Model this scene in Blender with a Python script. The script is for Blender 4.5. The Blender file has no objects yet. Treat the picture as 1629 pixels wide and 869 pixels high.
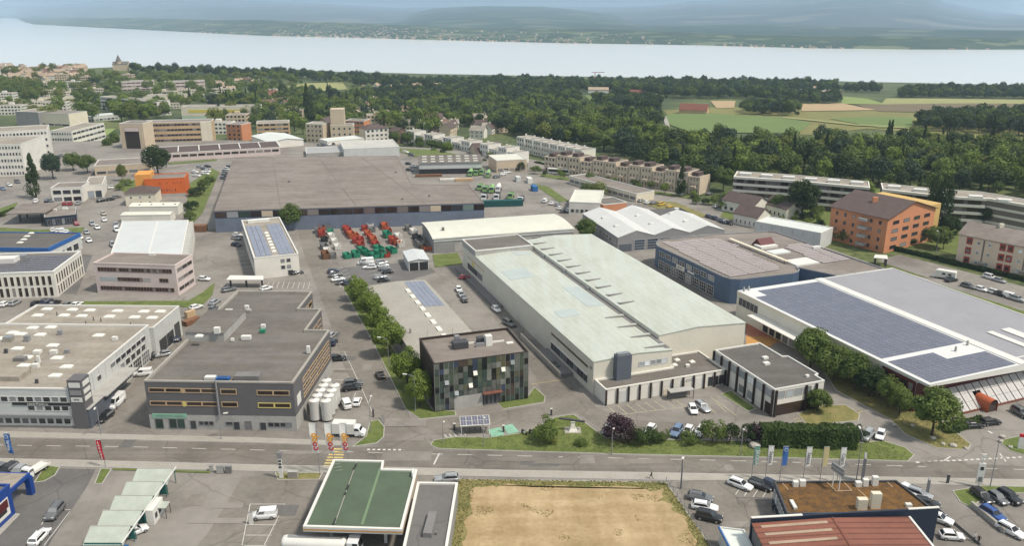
import bpy,bmesh,math,random
from mathutils import Vector,Matrix,noise as mnoise
R = math.radians
random.seed(7)
scene = bpy.context.scene
# ------------------------------------------------------------------ camera
CAM_H,FPX,CX,CY,PITCH = 85.0,1310.0,814.5,434.5,R(17.86)
cam_data = bpy.data.cameras.new('camera')
cam_data.sensor_width = 36.0
cam_data.lens = 36.0 * FPX / 1629.0
cam_data.clip_start = 1.0
cam_data.clip_end = 90000.0
cam = bpy.data.objects.new('camera',cam_data)
scene.collection.objects.link(cam)
cam.location = (0,0,CAM_H)
cam.rotation_euler = (math.pi / 2 - PITCH,0,0)
scene.camera = cam
# ------------------------------------------------------------------ light
SUN_EL,SUN_AZ = R(56),R(114)          # azimuth: clockwise from the view direction (+Y), i.e. light from the right
world = bpy.data.worlds.new('World')
scene.world = world
world.use_nodes = True
wn = world.node_tree
wn.nodes.clear()
sky = wn.nodes.new('ShaderNodeTexSky')
sky.sky_type = 'NISHITA'
sky.sun_disc = False
sky.sun_elevation = SUN_EL
sky.sun_rotation = SUN_AZ
sky.altitude = 400
sky.air_density = 1.0
sky.dust_density = 3.5
sky.ozone_density = 1.0
# thin bright cloud layer over the Nishita sky, the same all round
tc = wn.nodes.new('ShaderNodeTexCoord')
mp = wn.nodes.new('ShaderNodeMapping'); mp.inputs['Scale'].default_value = (1,1,3.2)
nz = wn.nodes.new('ShaderNodeTexNoise'); nz.inputs['Scale'].default_value = 3.0; nz.inputs['Detail'].default_value = 7; nz.inputs['Roughness'].default_value = 0.6
cr = wn.nodes.new('ShaderNodeValToRGB')
cr.color_ramp.elements[0].position = 0.34; cr.color_ramp.elements[0].color = (0.55,) * 3 + (1,)
cr.color_ramp.elements[1].position = 0.66; cr.color_ramp.elements[1].color = (1.0,) * 3 + (1,)
mx = wn.nodes.new('ShaderNodeMix'); mx.data_type = 'RGBA'
mx.inputs[7].default_value = (10.6,10.3,9.9,1)
bg = wn.nodes.new('ShaderNodeBackground'); bg.inputs['Strength'].default_value = 0.062
wo = wn.nodes.new('ShaderNodeOutputWorld')
L = wn.links.new
L(tc.outputs['Generated'],mp.inputs['Vector']); L(mp.outputs[0],nz.inputs['Vector'])
L(nz.outputs['Fac'],cr.inputs['Fac']); L(cr.outputs['Color'],mx.inputs[0])
L(sky.outputs['Color'],mx.inputs[6]); L(mx.outputs[2],bg.inputs['Color']); L(bg.outputs[0],wo.inputs['Surface'])
sun_data = bpy.data.lights.new('sun','SUN')
sun_data.energy = 5.0
sun_data.angle = R(6)
sun_data.color = (1.0,0.92,0.80)
sun = bpy.data.objects.new('sun',sun_data)
scene.collection.objects.link(sun)
sun.location = (200,100,400)
sdir = Vector((math.sin(SUN_AZ) * math.cos(SUN_EL),math.cos(SUN_AZ) * math.cos(SUN_EL),math.sin(SUN_EL)))
sun.rotation_euler = sdir.to_track_quat('Z','Y').to_euler()
scene.view_settings.view_transform = 'Standard'
scene.view_settings.look = 'None'
scene.view_settings.exposure = 0.16
scene.view_settings.gamma = 1.0
scene.render.engine = 'CYCLES'
scene.cycles.max_bounces = 6
scene.cycles.diffuse_bounces = 3
scene.cycles.glossy_bounces = 3
scene.cycles.transmission_bounces = 3
scene.cycles.transparent_max_bounces = 6
scene.cycles.volume_bounces = 1
# ------------------------------------------------------------------ pixels -> places
SP,CP = math.sin(PITCH),math.cos(PITCH)
LAKE_Z = -62.0
def ray(px,py):
 u = (px - CX) / FPX; v = -(py - CY) / FPX
 return u,CP + v * SP,-SP + v * CP
def G(px,py,z=0.0):
 """the place where the pixel's line of sight meets the level z"""
 d = ray(px,py); t = (z - CAM_H) / d[2]
 return Vector((d[0] * t,d[1] * t))
def smooth(a,b,x):
 t = min(1,max(0,(x - a) / (b - a))); return t * t * (3 - 2 * t)
def shore_y(x,y):
 u = x / max(y,1.0)
 return 1950 - 420 * u
def terrain(x,y):
 s = shore_y(x,y)
 t = (y - 440) / (s - 440)
 if t <= 0: return -0.06
 z = LAKE_Z * (t if t < 1 else 1 + (t - 1) * 1.6)
 k = smooth(0,0.12,t)
 n = mnoise.noise(Vector((x * 0.004,y * 0.004,3.1))) * 5 * k * (1 - smooth(0.8,1,t))
 hill = 25 * math.exp(-((x + 640) / 260) ** 2 - ((y - 1500) / 380) ** 2)
 return z + n + hill - 0.06 - 0.4 * k
def GT(px,py,dz=0.0):
 """the place where the pixel's line of sight meets the land"""
 d = ray(px,py); t = 150.0
 while t < 3200:
  x,y,z = d[0] * t,d[1] * t,CAM_H + d[2] * t
  if z <= terrain(x,y) + dz: break
  t += 4 if t > 430 else 8
 lo,hi = t - 8,t
 for _ in range(12):
  m = (lo + hi) / 2
  if CAM_H + d[2] * m <= terrain(d[0] * m,d[1] * m) + dz: hi = m
  else: lo = m
 return Vector((d[0] * hi,d[1] * hi,terrain(d[0] * hi,d[1] * hi)))
def proj(x,y,z):
 dz = z - CAM_H
 fw = y * CP - dz * SP; up = y * SP + dz * CP
 return CX + FPX * x / fw,CY - FPX * up / fw
# ------------------------------------------------------------------ materials
MATS = {}
def mat(name,col=(0.5,0.5,0.5),rough=0.8,var=0.12,scale=0.25,metal=0.0,kind='noise',col2=None,bump=0.0,spec=0.4,trans=0.0,detail_scale=None,coat=0.0):
 """a procedural surface: base colour broken up by coarse stains and fine grain in object space"""
 if name in MATS: return MATS[name]
 m = bpy.data.materials.new(name); m.use_nodes = True
 nt = m.node_tree; b = nt.nodes['Principled BSDF']
 b.inputs['Roughness'].default_value = rough
 b.inputs['Metallic'].default_value = metal
 b.inputs['Specular IOR Level'].default_value = spec
 if coat: b.inputs['Coat Weight'].default_value = coat; b.inputs['Coat Roughness'].default_value = 0.08
 lk = nt.links.new
 c2 = col2 or tuple(max(0,c * (1 - 2.2 * var)) for c in col)
 if var > 0 or col2:
  geo = nt.nodes.new('ShaderNodeNewGeometry')
  n1 = nt.nodes.new('ShaderNodeTexNoise'); n1.inputs['Scale'].default_value = scale; n1.inputs['Detail'].default_value = 6; n1.inputs['Roughness'].default_value = 0.62
  n2 = nt.nodes.new('ShaderNodeTexNoise'); n2.inputs['Scale'].default_value = detail_scale or scale * 9; n2.inputs['Detail'].default_value = 4
  lk(geo.outputs['Position'],n1.inputs['Vector']); lk(geo.outputs['Position'],n2.inputs['Vector'])
  a = nt.nodes.new('ShaderNodeMath'); a.operation = 'MULTIPLY_ADD'; a.inputs[1].default_value = 0.35
  lk(n2.outputs['Fac'],a.inputs[0])
  s = nt.nodes.new('ShaderNodeMath'); s.operation = 'MULTIPLY'; s.inputs[1].default_value = 0.65
  lk(n1.outputs['Fac'],s.inputs[0]); lk(s.outputs[0],a.inputs[2])
  rmp = nt.nodes.new('ShaderNodeValToRGB')
  rmp.color_ramp.elements[0].position = 0.36; rmp.color_ramp.elements[0].color = (*c2,1)
  rmp.color_ramp.elements[1].position = 0.60; rmp.color_ramp.elements[1].color = (*col,1)
  lk(a.outputs[0],rmp.inputs['Fac']); lk(rmp.outputs['Color'],b.inputs['Base Color'])
  if bump:
   bp = nt.nodes.new('ShaderNodeBump'); bp.inputs['Strength'].default_value = bump; bp.inputs['Distance'].default_value = 0.05
   lk(n2.outputs['Fac'],bp.inputs['Height']); lk(bp.outputs[0],b.inputs['Normal'])
 else:
  b.inputs['Base Color'].default_value = (*col,1)
 MATS[name] = m
 return m
def ribbed(name,col,rough=0.6,scale=2.2,depth=0.25,var=0.08,angle=0.0,metal=0.0,dark=0.75,vertical=False):
 """sheet metal: standing seams as a wave in world space, turned by angle"""
 if name in MATS: return MATS[name]
 m = mat(name,col,rough,var,0.12,metal)
 nt = m.node_tree; b = nt.nodes['Principled BSDF']; lk = nt.links.new
 geo = nt.nodes.new('ShaderNodeNewGeometry')
 mpn = nt.nodes.new('ShaderNodeMapping'); mpn.inputs['Rotation'].default_value = (0,0,angle)
 wv = nt.nodes.new('ShaderNodeTexWave'); wv.wave_type = 'BANDS'; wv.bands_direction = 'Z' if vertical else 'X'
 wv.inputs['Scale'].default_value = scale
 lk(geo.outputs['Position'],mpn.inputs['Vector']); lk(mpn.outputs[0],wv.inputs['Vector'])
 rmp = nt.nodes.new('ShaderNodeValToRGB')
 rmp.color_ramp.elements[0].position = 0.0; rmp.color_ramp.elements[0].color = (dark,dark,dark,1)
 rmp.color_ramp.elements[1].position = 0.25; rmp.color_ramp.elements[1].color = (1,1,1,1)
 lk(wv.outputs['Fac'],rmp.inputs['Fac'])
 mixn = nt.nodes.new('ShaderNodeMix'); mixn.data_type = 'RGBA'; mixn.blend_type = 'MULTIPLY'; mixn.inputs[0].default_value = 1
 src = b.inputs['Base Color'].links[0].from_socket if b.inputs['Base Color'].links else None
 if src: lk(src,mixn.inputs[6])
 else: mixn.inputs[6].default_value = (*col,1)
 lk(rmp.outputs['Color'],mixn.inputs[7]); lk(mixn.outputs[2],b.inputs['Base Color'])
 bp = nt.nodes.new('ShaderNodeBump'); bp.inputs['Strength'].default_value = depth; bp.inputs['Distance'].default_value = 0.06
 lk(wv.outputs['Fac'],bp.inputs['Height']); lk(bp.outputs[0],b.inputs['Normal'])
 return m
def brick_mat(name,col,col2,mortar,w=0.5,h=0.25,rough=0.85,angle=0.0,msize=0.02):
 if name in MATS: return MATS[name]
 m = bpy.data.materials.new(name); m.use_nodes = True; nt = m.node_tree; b = nt.nodes['Principled BSDF']; lk = nt.links.new
 geo = nt.nodes.new('ShaderNodeNewGeometry'); mpn = nt.nodes.new('ShaderNodeMapping'); mpn.inputs['Rotation'].default_value = (0,0,angle)
 br = nt.nodes.new('ShaderNodeTexBrick'); br.inputs['Color1'].default_value = (*col,1); br.inputs['Color2'].default_value = (*col2,1); br.inputs['Mortar'].default_value = (*mortar,1)
 br.inputs['Scale'].default_value = 1; br.inputs['Brick Width'].default_value = w; br.inputs['Row Height'].default_value = h; br.inputs['Mortar Size'].default_value = msize
 lk(geo.outputs['Position'],mpn.inputs['Vector']); lk(mpn.outputs[0],br.inputs['Vector']); lk(br.outputs['Color'],b.inputs['Base Color'])
 b.inputs['Roughness'].default_value = rough
 MATS[name] = m
 return m
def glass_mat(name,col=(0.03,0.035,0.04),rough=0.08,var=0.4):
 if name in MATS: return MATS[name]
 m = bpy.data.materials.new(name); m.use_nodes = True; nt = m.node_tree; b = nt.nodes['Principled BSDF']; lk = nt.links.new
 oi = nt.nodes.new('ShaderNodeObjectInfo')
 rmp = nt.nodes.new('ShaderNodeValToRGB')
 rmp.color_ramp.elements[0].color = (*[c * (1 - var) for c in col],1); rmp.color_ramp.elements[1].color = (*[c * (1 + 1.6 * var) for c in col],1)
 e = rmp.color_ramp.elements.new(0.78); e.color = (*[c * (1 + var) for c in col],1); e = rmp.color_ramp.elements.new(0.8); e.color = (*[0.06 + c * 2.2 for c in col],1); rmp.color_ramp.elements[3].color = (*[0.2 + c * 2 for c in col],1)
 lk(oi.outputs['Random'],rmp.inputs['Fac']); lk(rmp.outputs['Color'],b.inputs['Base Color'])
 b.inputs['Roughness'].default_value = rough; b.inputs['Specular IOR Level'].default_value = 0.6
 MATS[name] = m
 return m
# ------------------------------------------------------------------ objects
COL = scene.collection
def put(name,data,parent=None,loc=(0,0,0),rz=0.0):
 o = bpy.data.objects.new(name,data); COL.objects.link(o)
 o.location = loc
 if rz: o.rotation_euler = (0,0,rz)
 if parent: o.parent = parent
 return o
def tag(o,label,cat,group=None):
 o['label'] = label; o['category'] = cat
 if group: o['group'] = group
 return o
def thing(name,label,cat,loc=(0,0,0),rz=0.0,group=None):
 o = put(name,None,None,loc,rz); o.empty_display_size = 0.5
 return tag(o,label,cat,group)
def struct(o,kind='structure'):
 o['kind'] = kind; return o
def copy_tree(o,parent=None):
 c = o.copy(); COL.objects.link(c)
 if parent: c.parent = parent
 for ch in list(o.children): copy_tree(ch,c)
 return c
class MB:
 """collects faces into one mesh"""
 def __init__(s): s.v = []; s.f = []; s.m = []; s.sm = []
 def add(s,vs,fs,mi=0,smooth=False):
  k = len(s.v); s.v += [tuple(v) for v in vs]
  for f in fs: s.f.append([i + k for i in f]); s.m.append(mi); s.sm.append(smooth)
  return s
 def box(s,x0,x1,y0,y1,z0,z1,mi=0,M=None):
  vs = [(x0,y0,z0),(x1,y0,z0),(x1,y1,z0),(x0,y1,z0),(x0,y0,z1),(x1,y0,z1),(x1,y1,z1),(x0,y1,z1)]
  if M: vs = [M @ Vector(v) for v in vs]
  return s.add(vs,[(0,3,2,1),(4,5,6,7),(0,1,5,4),(1,2,6,5),(2,3,7,6),(3,0,4,7)],mi)
 def prism(s,poly,z0,z1,mi=0,top=True,bottom=False):
  n = len(poly); vs = [(p[0],p[1],z0) for p in poly] + [(p[0],p[1],z1) for p in poly]
  fs = [(i,(i + 1) % n,(i + 1) % n + n,i + n) for i in range(n)]
  if top: fs.append(tuple(range(n,2 * n)))
  if bottom: fs.append(tuple(range(n - 1,-1,-1)))
  return s.add(vs,fs,mi)
 def bar(s,a,b,w=0.1,h=None,mi=0):
  a = Vector(a); b = Vector(b); d = (b - a)
  if d.length < 1e-5: return s
  d.normalize(); h = h or w
  up = Vector((0,0,1)) if abs(d.z) < 0.95 else Vector((1,0,0))
  sx = d.cross(up).normalized() * w / 2; sy = sx.cross(d).normalized() * h / 2
  vs = [a - sx - sy,a + sx - sy,a + sx + sy,a - sx + sy,b - sx - sy,b + sx - sy,b + sx + sy,b - sx + sy]
  return s.add(vs,[(3,2,1,0),(4,5,6,7),(0,1,5,4),(1,2,6,5),(2,3,7,6),(3,0,4,7)],mi)
 def tube(s,a,b,r0,r1=None,n=8,mi=0,cap=True):
  a = Vector(a); b = Vector(b); d = (b - a).normalized(); r1 = r0 if r1 is None else r1
  up = Vector((0,0,1)) if abs(d.z) < 0.95 else Vector((1,0,0))
  x = d.cross(up).normalized(); y = x.cross(d).normalized(); vs = []
  for q,r in ((a,r0),(b,r1)):
   for i in range(n):
    t = 2 * math.pi * i / n; vs.append(q + x * math.cos(t) * r - y * math.sin(t) * r)
  fs = [(i,(i + 1) % n,(i + 1) % n + n,i + n) for i in range(n)]
  s.add(vs,fs,mi,True)
  if cap: s.add(vs,[tuple(range(n - 1,-1,-1)),tuple(range(n,2 * n))],mi)
  return s
 def mesh(s,name,mats):
  me = bpy.data.meshes.new(name); me.from_pydata(s.v,[],s.f)
  for m in (mats if isinstance(mats,(list,tuple)) else [mats]): me.materials.append(m)
  me.polygons.foreach_set('material_index',s.m); me.polygons.foreach_set('use_smooth',s.sm)
  me.update(); return me
 def build(s,name,mats,parent=None,loc=(0,0,0),rz=0.0,ccw=True):
  o = put(name,s.mesh(name,mats),parent,loc,rz); return o
def area2(poly): return sum(poly[i][0] * poly[(i + 1) % len(poly)][1] - poly[(i + 1) % len(poly)][0] * poly[i][1] for i in range(len(poly))) / 2
def ccw(poly): return list(poly) if area2(poly) > 0 else list(reversed(poly))
def inset(poly,d):
 """move every edge of a counter-clockwise outline inwards by d"""
 n = len(poly); out = []
 for i in range(n):
  p0,p1,p2 = Vector(poly[i - 1][:2]),Vector(poly[i][:2]),Vector(poly[(i + 1) % n][:2])
  e0 = (p1 - p0).normalized(); e1 = (p2 - p1).normalized()
  n0 = Vector((-e0.y,e0.x)); n1 = Vector((-e1.y,e1.x))
  k = 1 + n0.dot(n1); k = max(k,0.25)
  out.append(p1 + (n0 + n1) * d / k)
 return out
def rect(p0,p1,p2,z=0.0,ext0=0.0,ext1=0.0,back=0.0):
 """roof pixels p0-p1 along the front edge, p2 a back corner behind p1 -> a true rectangle (front A,B, back C,D)"""
 A,B,C = G(*p0,z),G(*p1,z),G(*p2,z)
 e = (B - A).normalized(); n = Vector((-e.y,e.x))
 d = (C - B).dot(n)
 if d < 0: n = -n; d = -d
 d += back; A = A - e * ext0; B = B + e * ext1
 return [A,B,B + n * d,A + n * d]
def rmat(a): return Matrix.Rotation(a,4,'Z')
# shared window meshes: x along the wall, y outwards, z up; frame stands proud of the pane
WCACHE = {}
def window_mesh(w,h,frame,pane,bars=0,hbars=0,fw=0.09):
 key = (round(w,2),round(h,2),frame.name,pane.name,bars,hbars,fw)
 if key in WCACHE: return WCACHE[key]
 b = MB(); fw = min(fw,w * 0.2,h * 0.2)
 b.box(-w / 2,w / 2,0.01,0.09,0,fw,0); b.box(-w / 2,w / 2,0.01,0.09,h - fw,h,0)
 b.box(-w / 2,-w / 2 + fw,0.01,0.088,fw,h - fw,0); b.box(w / 2 - fw,w / 2,0.01,0.088,fw,h - fw,0)
 for i in range(bars):
  x = -w / 2 + w * (i + 1) / (bars + 1); b.box(x - fw / 3,x + fw / 3,0.03,0.08,fw,h - fw,0)
 for i in range(hbars):
  z = h * (i + 1) / (hbars + 1); b.box(-w / 2 + fw,w / 2 - fw,0.031,0.078,z - fw / 3,z + fw / 3,0)
 b.add([(-w / 2 + fw,0.035,fw),(w / 2 - fw,0.035,fw),(w / 2 - fw,0.035,h - fw),(-w / 2 + fw,0.035,h - fw)],[(3,2,1,0)],1)
 WCACHE[key] = b.mesh('window',[frame,pane]); return WCACHE[key]
def pane_mesh(w,h,pane,fw):
 key = ('pane',round(w,2),round(h,2),pane.name,fw)
 if key not in WCACHE: fw = min(fw,w * 0.2,h * 0.2) * 0.9; WCACHE[key] = MB().box(-w / 2 + fw,w / 2 - fw,0.036,0.042,fw,h - fw).mesh('pane',pane)
 return WCACHE[key]
def wall_frame(A,B,inside):
 """unit vector along the wall, outward normal, so that the outward normal points away from inside"""
 A = Vector(A[:2]); B = Vector(B[:2]); e = (B - A).normalized(); n = Vector((e.y,-e.x))
 if (Vector(inside[:2]) - A).dot(n) > 0: n = -n
 return A,B,e,n
class Bld:
 """a building: an Empty at its base, walls, parapet, roof deck and whatever is fixed to them"""
 def __init__(s,name,label,cat,poly,h,z0=0.0,wall=None,roof=None,rim=None,parapet=0.45,pw=0.35,group=None,flat=True,wall_name='wall'):
  poly = ccw([Vector(p[:2]) for p in poly])
  c = sum(poly,Vector((0,0))) / len(poly)
  s.c = c; s.poly = poly; s.h = h; s.z0 = z0
  s.o = thing(name,label,cat,(c.x,c.y,z0),0,group)
  s.loc = [p - c for p in poly]; H_ = h
  deep = 0.3 if z0 == 0 else 4.0
  s.wall = MB().prism(s.loc,-deep,H_,top=False).build(wall_name,wall,s.o)
  if flat:
   inn = inset(s.loc,pw); n = len(inn); out = inset(s.loc,-0.06)
   deck = MB(); deck.add([(p[0],p[1],H_ - parapet) for p in inset(s.loc,pw * 0.6)],[tuple(range(n))])
   s.roof = deck.build('roof',roof,s.o)
   if rim:
    b = MB(); vs = []
    for q,z in ((out,H_ - 0.3),(out,H_ + 0.04),(inn,H_ + 0.04),(inn,H_ - parapet - 0.02)): vs += [(p[0],p[1],z) for p in q]
    fs = []
    for k in range(3):
     for i in range(n): j = (i + 1) % n; fs.append((k * n + i,k * n + j,k * n + n + j,k * n + n + i))
    b.add(vs,fs); b.build('parapet',rim,s.o)
 def edge(s,a,b): return a,b
 def L(s,x,y,z=0.0): return (x - s.c.x,y - s.c.y,z)
 def windows(s,A,B,rows,n,frame,pane,m0=0.0,m1=0.0,gap=0.3,bars=0,hbars=0,name='window',skip=(),fw=0.09,w=None,out=0.0):
  """n windows per row between A and B (margins m0, m1 metres); rows = [(z bottom, z top)]"""
  A,B,e,nn = wall_frame(A,B,s.c); ln = (B - A).length - m0 - m1; cell = ln / n; ww = w or cell - gap
  ang = math.atan2(nn.y,nn.x) - math.pi / 2; outl = []
  for r,(za,zb) in enumerate(rows):
   me = window_mesh(ww,zb - za,frame,pane,bars,hbars,fw)
   for i in range(n):
    if (r,i) in skip: continue
    p = A + e * (m0 + cell * (i + 0.5)) + nn * out - s.c
    o = put(name,me,s.o,(p.x,p.y,za),ang); outl.append(o)
    if s.c.y < 235: put('pane',pane_mesh(ww,zb - za,pane,fw),o)
  return outl
 def onwall(s,A,B,px,py):
  """pixel -> metres along the wall from A, and height"""
  A,B,e,nn = wall_frame(A,B,s.c); d = ray(px,py); t = A.dot(nn) / (d[0] * nn.x + d[1] * nn.y)
  return (Vector((d[0] * t,d[1] * t)) - A).dot(e),CAM_H + d[2] * t - s.z0
 def wpx(s,A,B,x0,y0,x1,y1,n,frame,pane,gap=0.12,**k):
  """windows from a pixel box on the wall"""
  a,za = s.onwall(A,B,x0,y0); b,zb = s.onwall(A,B,x1,y1); ln = (Vector(B[:2]) - Vector(A[:2])).length
  a,b = min(a,b),max(a,b); za,zb = min(za,zb),max(za,zb)
  return s.windows(A,B,[(max(0.05,za),zb)],n,frame,pane,a,ln - b,gap,**k)
 def panel(s,A,B,s0,s1,z0,z1,m,name='panel',depth=0.12,out=0.0):
  """a slab on the wall"""
  A,B,e,nn = wall_frame(A,B,s.c); p = A + e * s0 + nn * out - s.c; ang = math.atan2(nn.y,nn.x) - math.pi / 2
  sgn = 1 if (e.x * math.cos(ang) + e.y * math.sin(ang)) > 0 else -1; w = (s1 - s0) * sgn
  return MB().box(min(0,w),max(0,w),-0.02,depth,z0,z1).build(name,m,s.o,(p.x,p.y,0),ang)
 def roofbox(s,px,py,w,d,h,m,name='roof_unit',rz=0.0,base=None,bevel=0):
  """a unit standing on the roof deck, at the roof pixel"""
  zb = (s.h - 0.45) if base is None else base
  p = G(px,py,s.z0 + zb) - s.c
  b = MB().box(-w / 2,w / 2,-d / 2,d / 2,0,h)
  return b.build(name,m,s.o,(p.x,p.y,zb),rz)
 def skylight(s,px,py,w=2.0,d=1.3,rz=0.0,base=None,mats=None):
  zb = (s.h - 0.45) if base is None else base
  p = G(px,py,s.z0 + zb) - s.c
  return put('skylight',skylight_mesh(w,d),s.o,(p.x,p.y,zb),rz)
def skylight_mesh(w,d):
 key = ('sky',w,d)
 if key in WCACHE: return WCACHE[key]
 b = MB(); b.box(-w / 2,w / 2,-d / 2,d / 2,-0.02,0.3,0)
 k = 0.06; t = 0.55
 vs = [(-w / 2 + k,-d / 2 + k,0.3),(w / 2 - k,-d / 2 + k,0.3),(w / 2 - k,d / 2 - k,0.3),(-w / 2 + k,d / 2 - k,0.3),
          (-w / 4,-d / 4,t),(w / 4,-d / 4,t),(w / 4,d / 4,t),(-w / 4,d / 4,t)]
 b.add(vs,[(0,1,5,4),(1,2,6,5),(2,3,7,6),(3,0,4,7),(4,5,6,7)],1)
 WCACHE[key] = b.mesh('skylight',[M_('white_sheet'),M_('skylight_dome')]); return WCACHE[key]
def lerp(a,b,t): return a + (b - a) * t
def text_mesh(txt,size,m,depth=0.01,align='CENTER',spacing=1.0,bold=0.0):
 cu = bpy.data.curves.new('text','FONT'); cu.body = txt; cu.size = size; cu.extrude = depth; cu.align_x = align; cu.align_y = 'CENTER'; cu.space_character = spacing; cu.resolution_u = 2; cu.offset = bold
 o = bpy.data.objects.new('text',cu); COL.objects.link(o)
 dg = bpy.context.evaluated_depsgraph_get(); me = bpy.data.meshes.new_from_object(o.evaluated_get(dg))
 bpy.data.objects.remove(o); bpy.data.curves.remove(cu)
 me.materials.clear(); me.materials.append(m); return me
# ------------------------------------------------------------------ palette
def M_(n): return MATS[n]
mat('asphalt_pale',(0.258,0.237,0.213),0.92,0.10,0.06,bump=0.1)
mat('asphalt_road',(0.2,0.183,0.163),0.9,0.08,0.12,bump=0.1)
mat('asphalt_dark',(0.15,0.143,0.138),0.9,0.08,0.15,bump=0.1)
mat('asphalt_worn',(0.225,0.203,0.176),0.92,0.14,0.10,bump=0.1)
mat('pavement',(0.36,0.335,0.295),0.92,0.08,0.2)
mat('kerb_stone',(0.42,0.4,0.37),0.9,0.08,0.6)
mat('paint_white',(0.62,0.6,0.56),0.7,0.12,0.8)
mat('paint_yellow',(0.62,0.48,0.18),0.7,0.12,0.8)
mat('paint_yellow_pale',(0.58,0.52,0.34),0.7,0.14,0.8)
mat('paint_green',(0.24,0.46,0.33),0.8,0.10,0.5)
mat('paint_red',(0.42,0.16,0.1),0.8,0.10,0.3)
mat('paint_orange',(0.5,0.26,0.08),0.8,0.10,0.3)
mat('grass',(0.14,0.17,0.045),0.95,0.2,0.35,col2=(0.07,0.1,0.022),bump=0.6)
mat('grass_dry',(0.24,0.20,0.08),0.95,0.2,0.3,col2=(0.11,0.125,0.035),bump=0.6)
mat('dry_field',(0.47,0.355,0.21),0.97,0.2,0.12,col2=(0.33,0.245,0.125),bump=0.8,detail_scale=1.4)
def streaks(name,sx,sy,lo,angle=0.0):
 """long worn streaks (tracks, runs of water) multiplied over a material"""
 m = MATS[name]; nt = m.node_tree; b = nt.nodes['Principled BSDF']; lk = nt.links.new
 geo = nt.nodes.new('ShaderNodeNewGeometry'); mpn = nt.nodes.new('ShaderNodeMapping'); mpn.inputs['Rotation'].default_value = (0,0,angle); mpn.inputs['Scale'].default_value = (sx,sy,0.3); lk(geo.outputs['Position'],mpn.inputs['Vector'])
 n = nt.nodes.new('ShaderNodeTexNoise'); n.inputs['Scale'].default_value = 1; n.inputs['Detail'].default_value = 5; lk(mpn.outputs[0],n.inputs['Vector'])
 r = nt.nodes.new('ShaderNodeValToRGB'); r.color_ramp.elements[0].position = 0.4; r.color_ramp.elements[0].color = (lo,lo * 0.97,lo * 0.93,1); r.color_ramp.elements[1].position = 0.6; lk(n.outputs['Fac'],r.inputs['Fac'])
 mm = nt.nodes.new('ShaderNodeMix'); mm.data_type = 'RGBA'; mm.blend_type = 'MULTIPLY'; mm.inputs[0].default_value = 1; lk(b.inputs['Base Color'].links[0].from_socket,mm.inputs[6]); lk(r.outputs['Color'],mm.inputs[7]); lk(mm.outputs[2],b.inputs['Base Color'])
streaks('dry_field',0.07,0.4,0.85,0.08); streaks('dry_field',0.35,0.08,0.88,0.3); streaks('asphalt_road',0.02,0.9,0.88,0.02)
mat('plaster_white',(0.72,0.69,0.62),0.8,0.07,0.25)
mat('plaster_cream',(0.68,0.62,0.49),0.8,0.05,0.2)
mat('plaster_beige',(0.55,0.45,0.33),0.85,0.07,0.2)
mat('plaster_tan',(0.52,0.37,0.22),0.85,0.07,0.2)
mat('plaster_pink',(0.60,0.50,0.47),0.85,0.06,0.2)
mat('plaster_salmon',(0.55,0.235,0.12),0.85,0.06,0.2)
mat('plaster_ochre',(0.56,0.38,0.14),0.85,0.06,0.2)
mat('plaster_orange',(0.6,0.13,0.025),0.8,0.05,0.3)
mat('plaster_orange_light',(0.66,0.30,0.07),0.8,0.05,0.3)
mat('concrete',(0.40,0.385,0.36),0.9,0.1,0.3)
mat('concrete_dark',(0.2,0.19,0.185),0.9,0.1,0.3)
mat('cladding_grey',(0.125,0.118,0.122),0.7,0.05,0.3)
mat('cladding_slate',(0.10,0.115,0.14),0.7,0.06,0.3)
mat('cladding_blue',(0.075,0.115,0.185),0.6,0.06,0.3)
mat('cladding_navy',(0.02,0.03,0.055),0.5,0.06,0.3)
mat('cladding_midgrey',(0.27,0.265,0.265),0.7,0.06,0.3)
mat('cladding_pale',(0.56,0.57,0.55),0.6,0.06,0.3)
mat('roof_gravel',(0.35,0.315,0.268),0.95,0.14,0.09,bump=0.2)
mat('roof_bitumen',(0.175,0.16,0.145),0.93,0.12,0.09,bump=0.2)
mat('roof_bitumen_dark',(0.135,0.125,0.117),0.93,0.12,0.12,bump=0.2)
mat('roof_taupe',(0.255,0.222,0.198),0.9,0.13,0.045)
mat('roof_brown',(0.105,0.075,0.068),0.85,0.12,0.5,bump=0.3)
mat('roof_moss',(0.17,0.085,0.022),0.97,0.2,0.5,col2=(0.055,0.035,0.02),bump=0.8,detail_scale=3.0)
mat('tile_red',(0.2,0.075,0.05),0.85,0.15,0.6,bump=0.4)
mat('tile_brown',(0.17,0.105,0.08),0.85,0.15,0.6,bump=0.4)
mat('tile_pale',(0.40,0.30,0.22),0.85,0.12,0.4,bump=0.4)
mat('white_sheet',(0.68,0.665,0.62),0.5,0.04,0.4)
mat('white_frame',(0.68,0.67,0.64),0.5,0.0)
mat('grey_frame',(0.22,0.22,0.23),0.5,0.0)
mat('dark_frame',(0.05,0.05,0.055),0.5,0.0)
mat('wood_frame',(0.5,0.36,0.22),0.7,0.1,1.0)
mat('yellow_frame',(0.62,0.52,0.16),0.6,0.0)
mat('skylight_dome',(0.72,0.7,0.62),0.25,0.0)
mat('dark_metal',(0.06,0.06,0.065),0.5,0.05,1.0)
mat('grey_metal',(0.30,0.30,0.31),0.45,0.06,1.0,metal=0.3)
mat('steel',(0.55,0.55,0.54),0.3,0.06,0.8,metal=0.9)
mat('rubber',(0.018,0.018,0.018),0.8,0.0)
mat('blue_paint',(0.01,0.05,0.24),0.35,0.03,0.5)
mat('blue_fascia',(0.03,0.12,0.35),0.45,0.05,0.5)
mat('bin_red',(0.36,0.055,0.035),0.6,0.12,0.8)
mat('bin_orange',(0.48,0.12,0.05),0.6,0.12,0.8)
mat('bin_green',(0.03,0.25,0.15),0.6,0.12,0.8)
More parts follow.
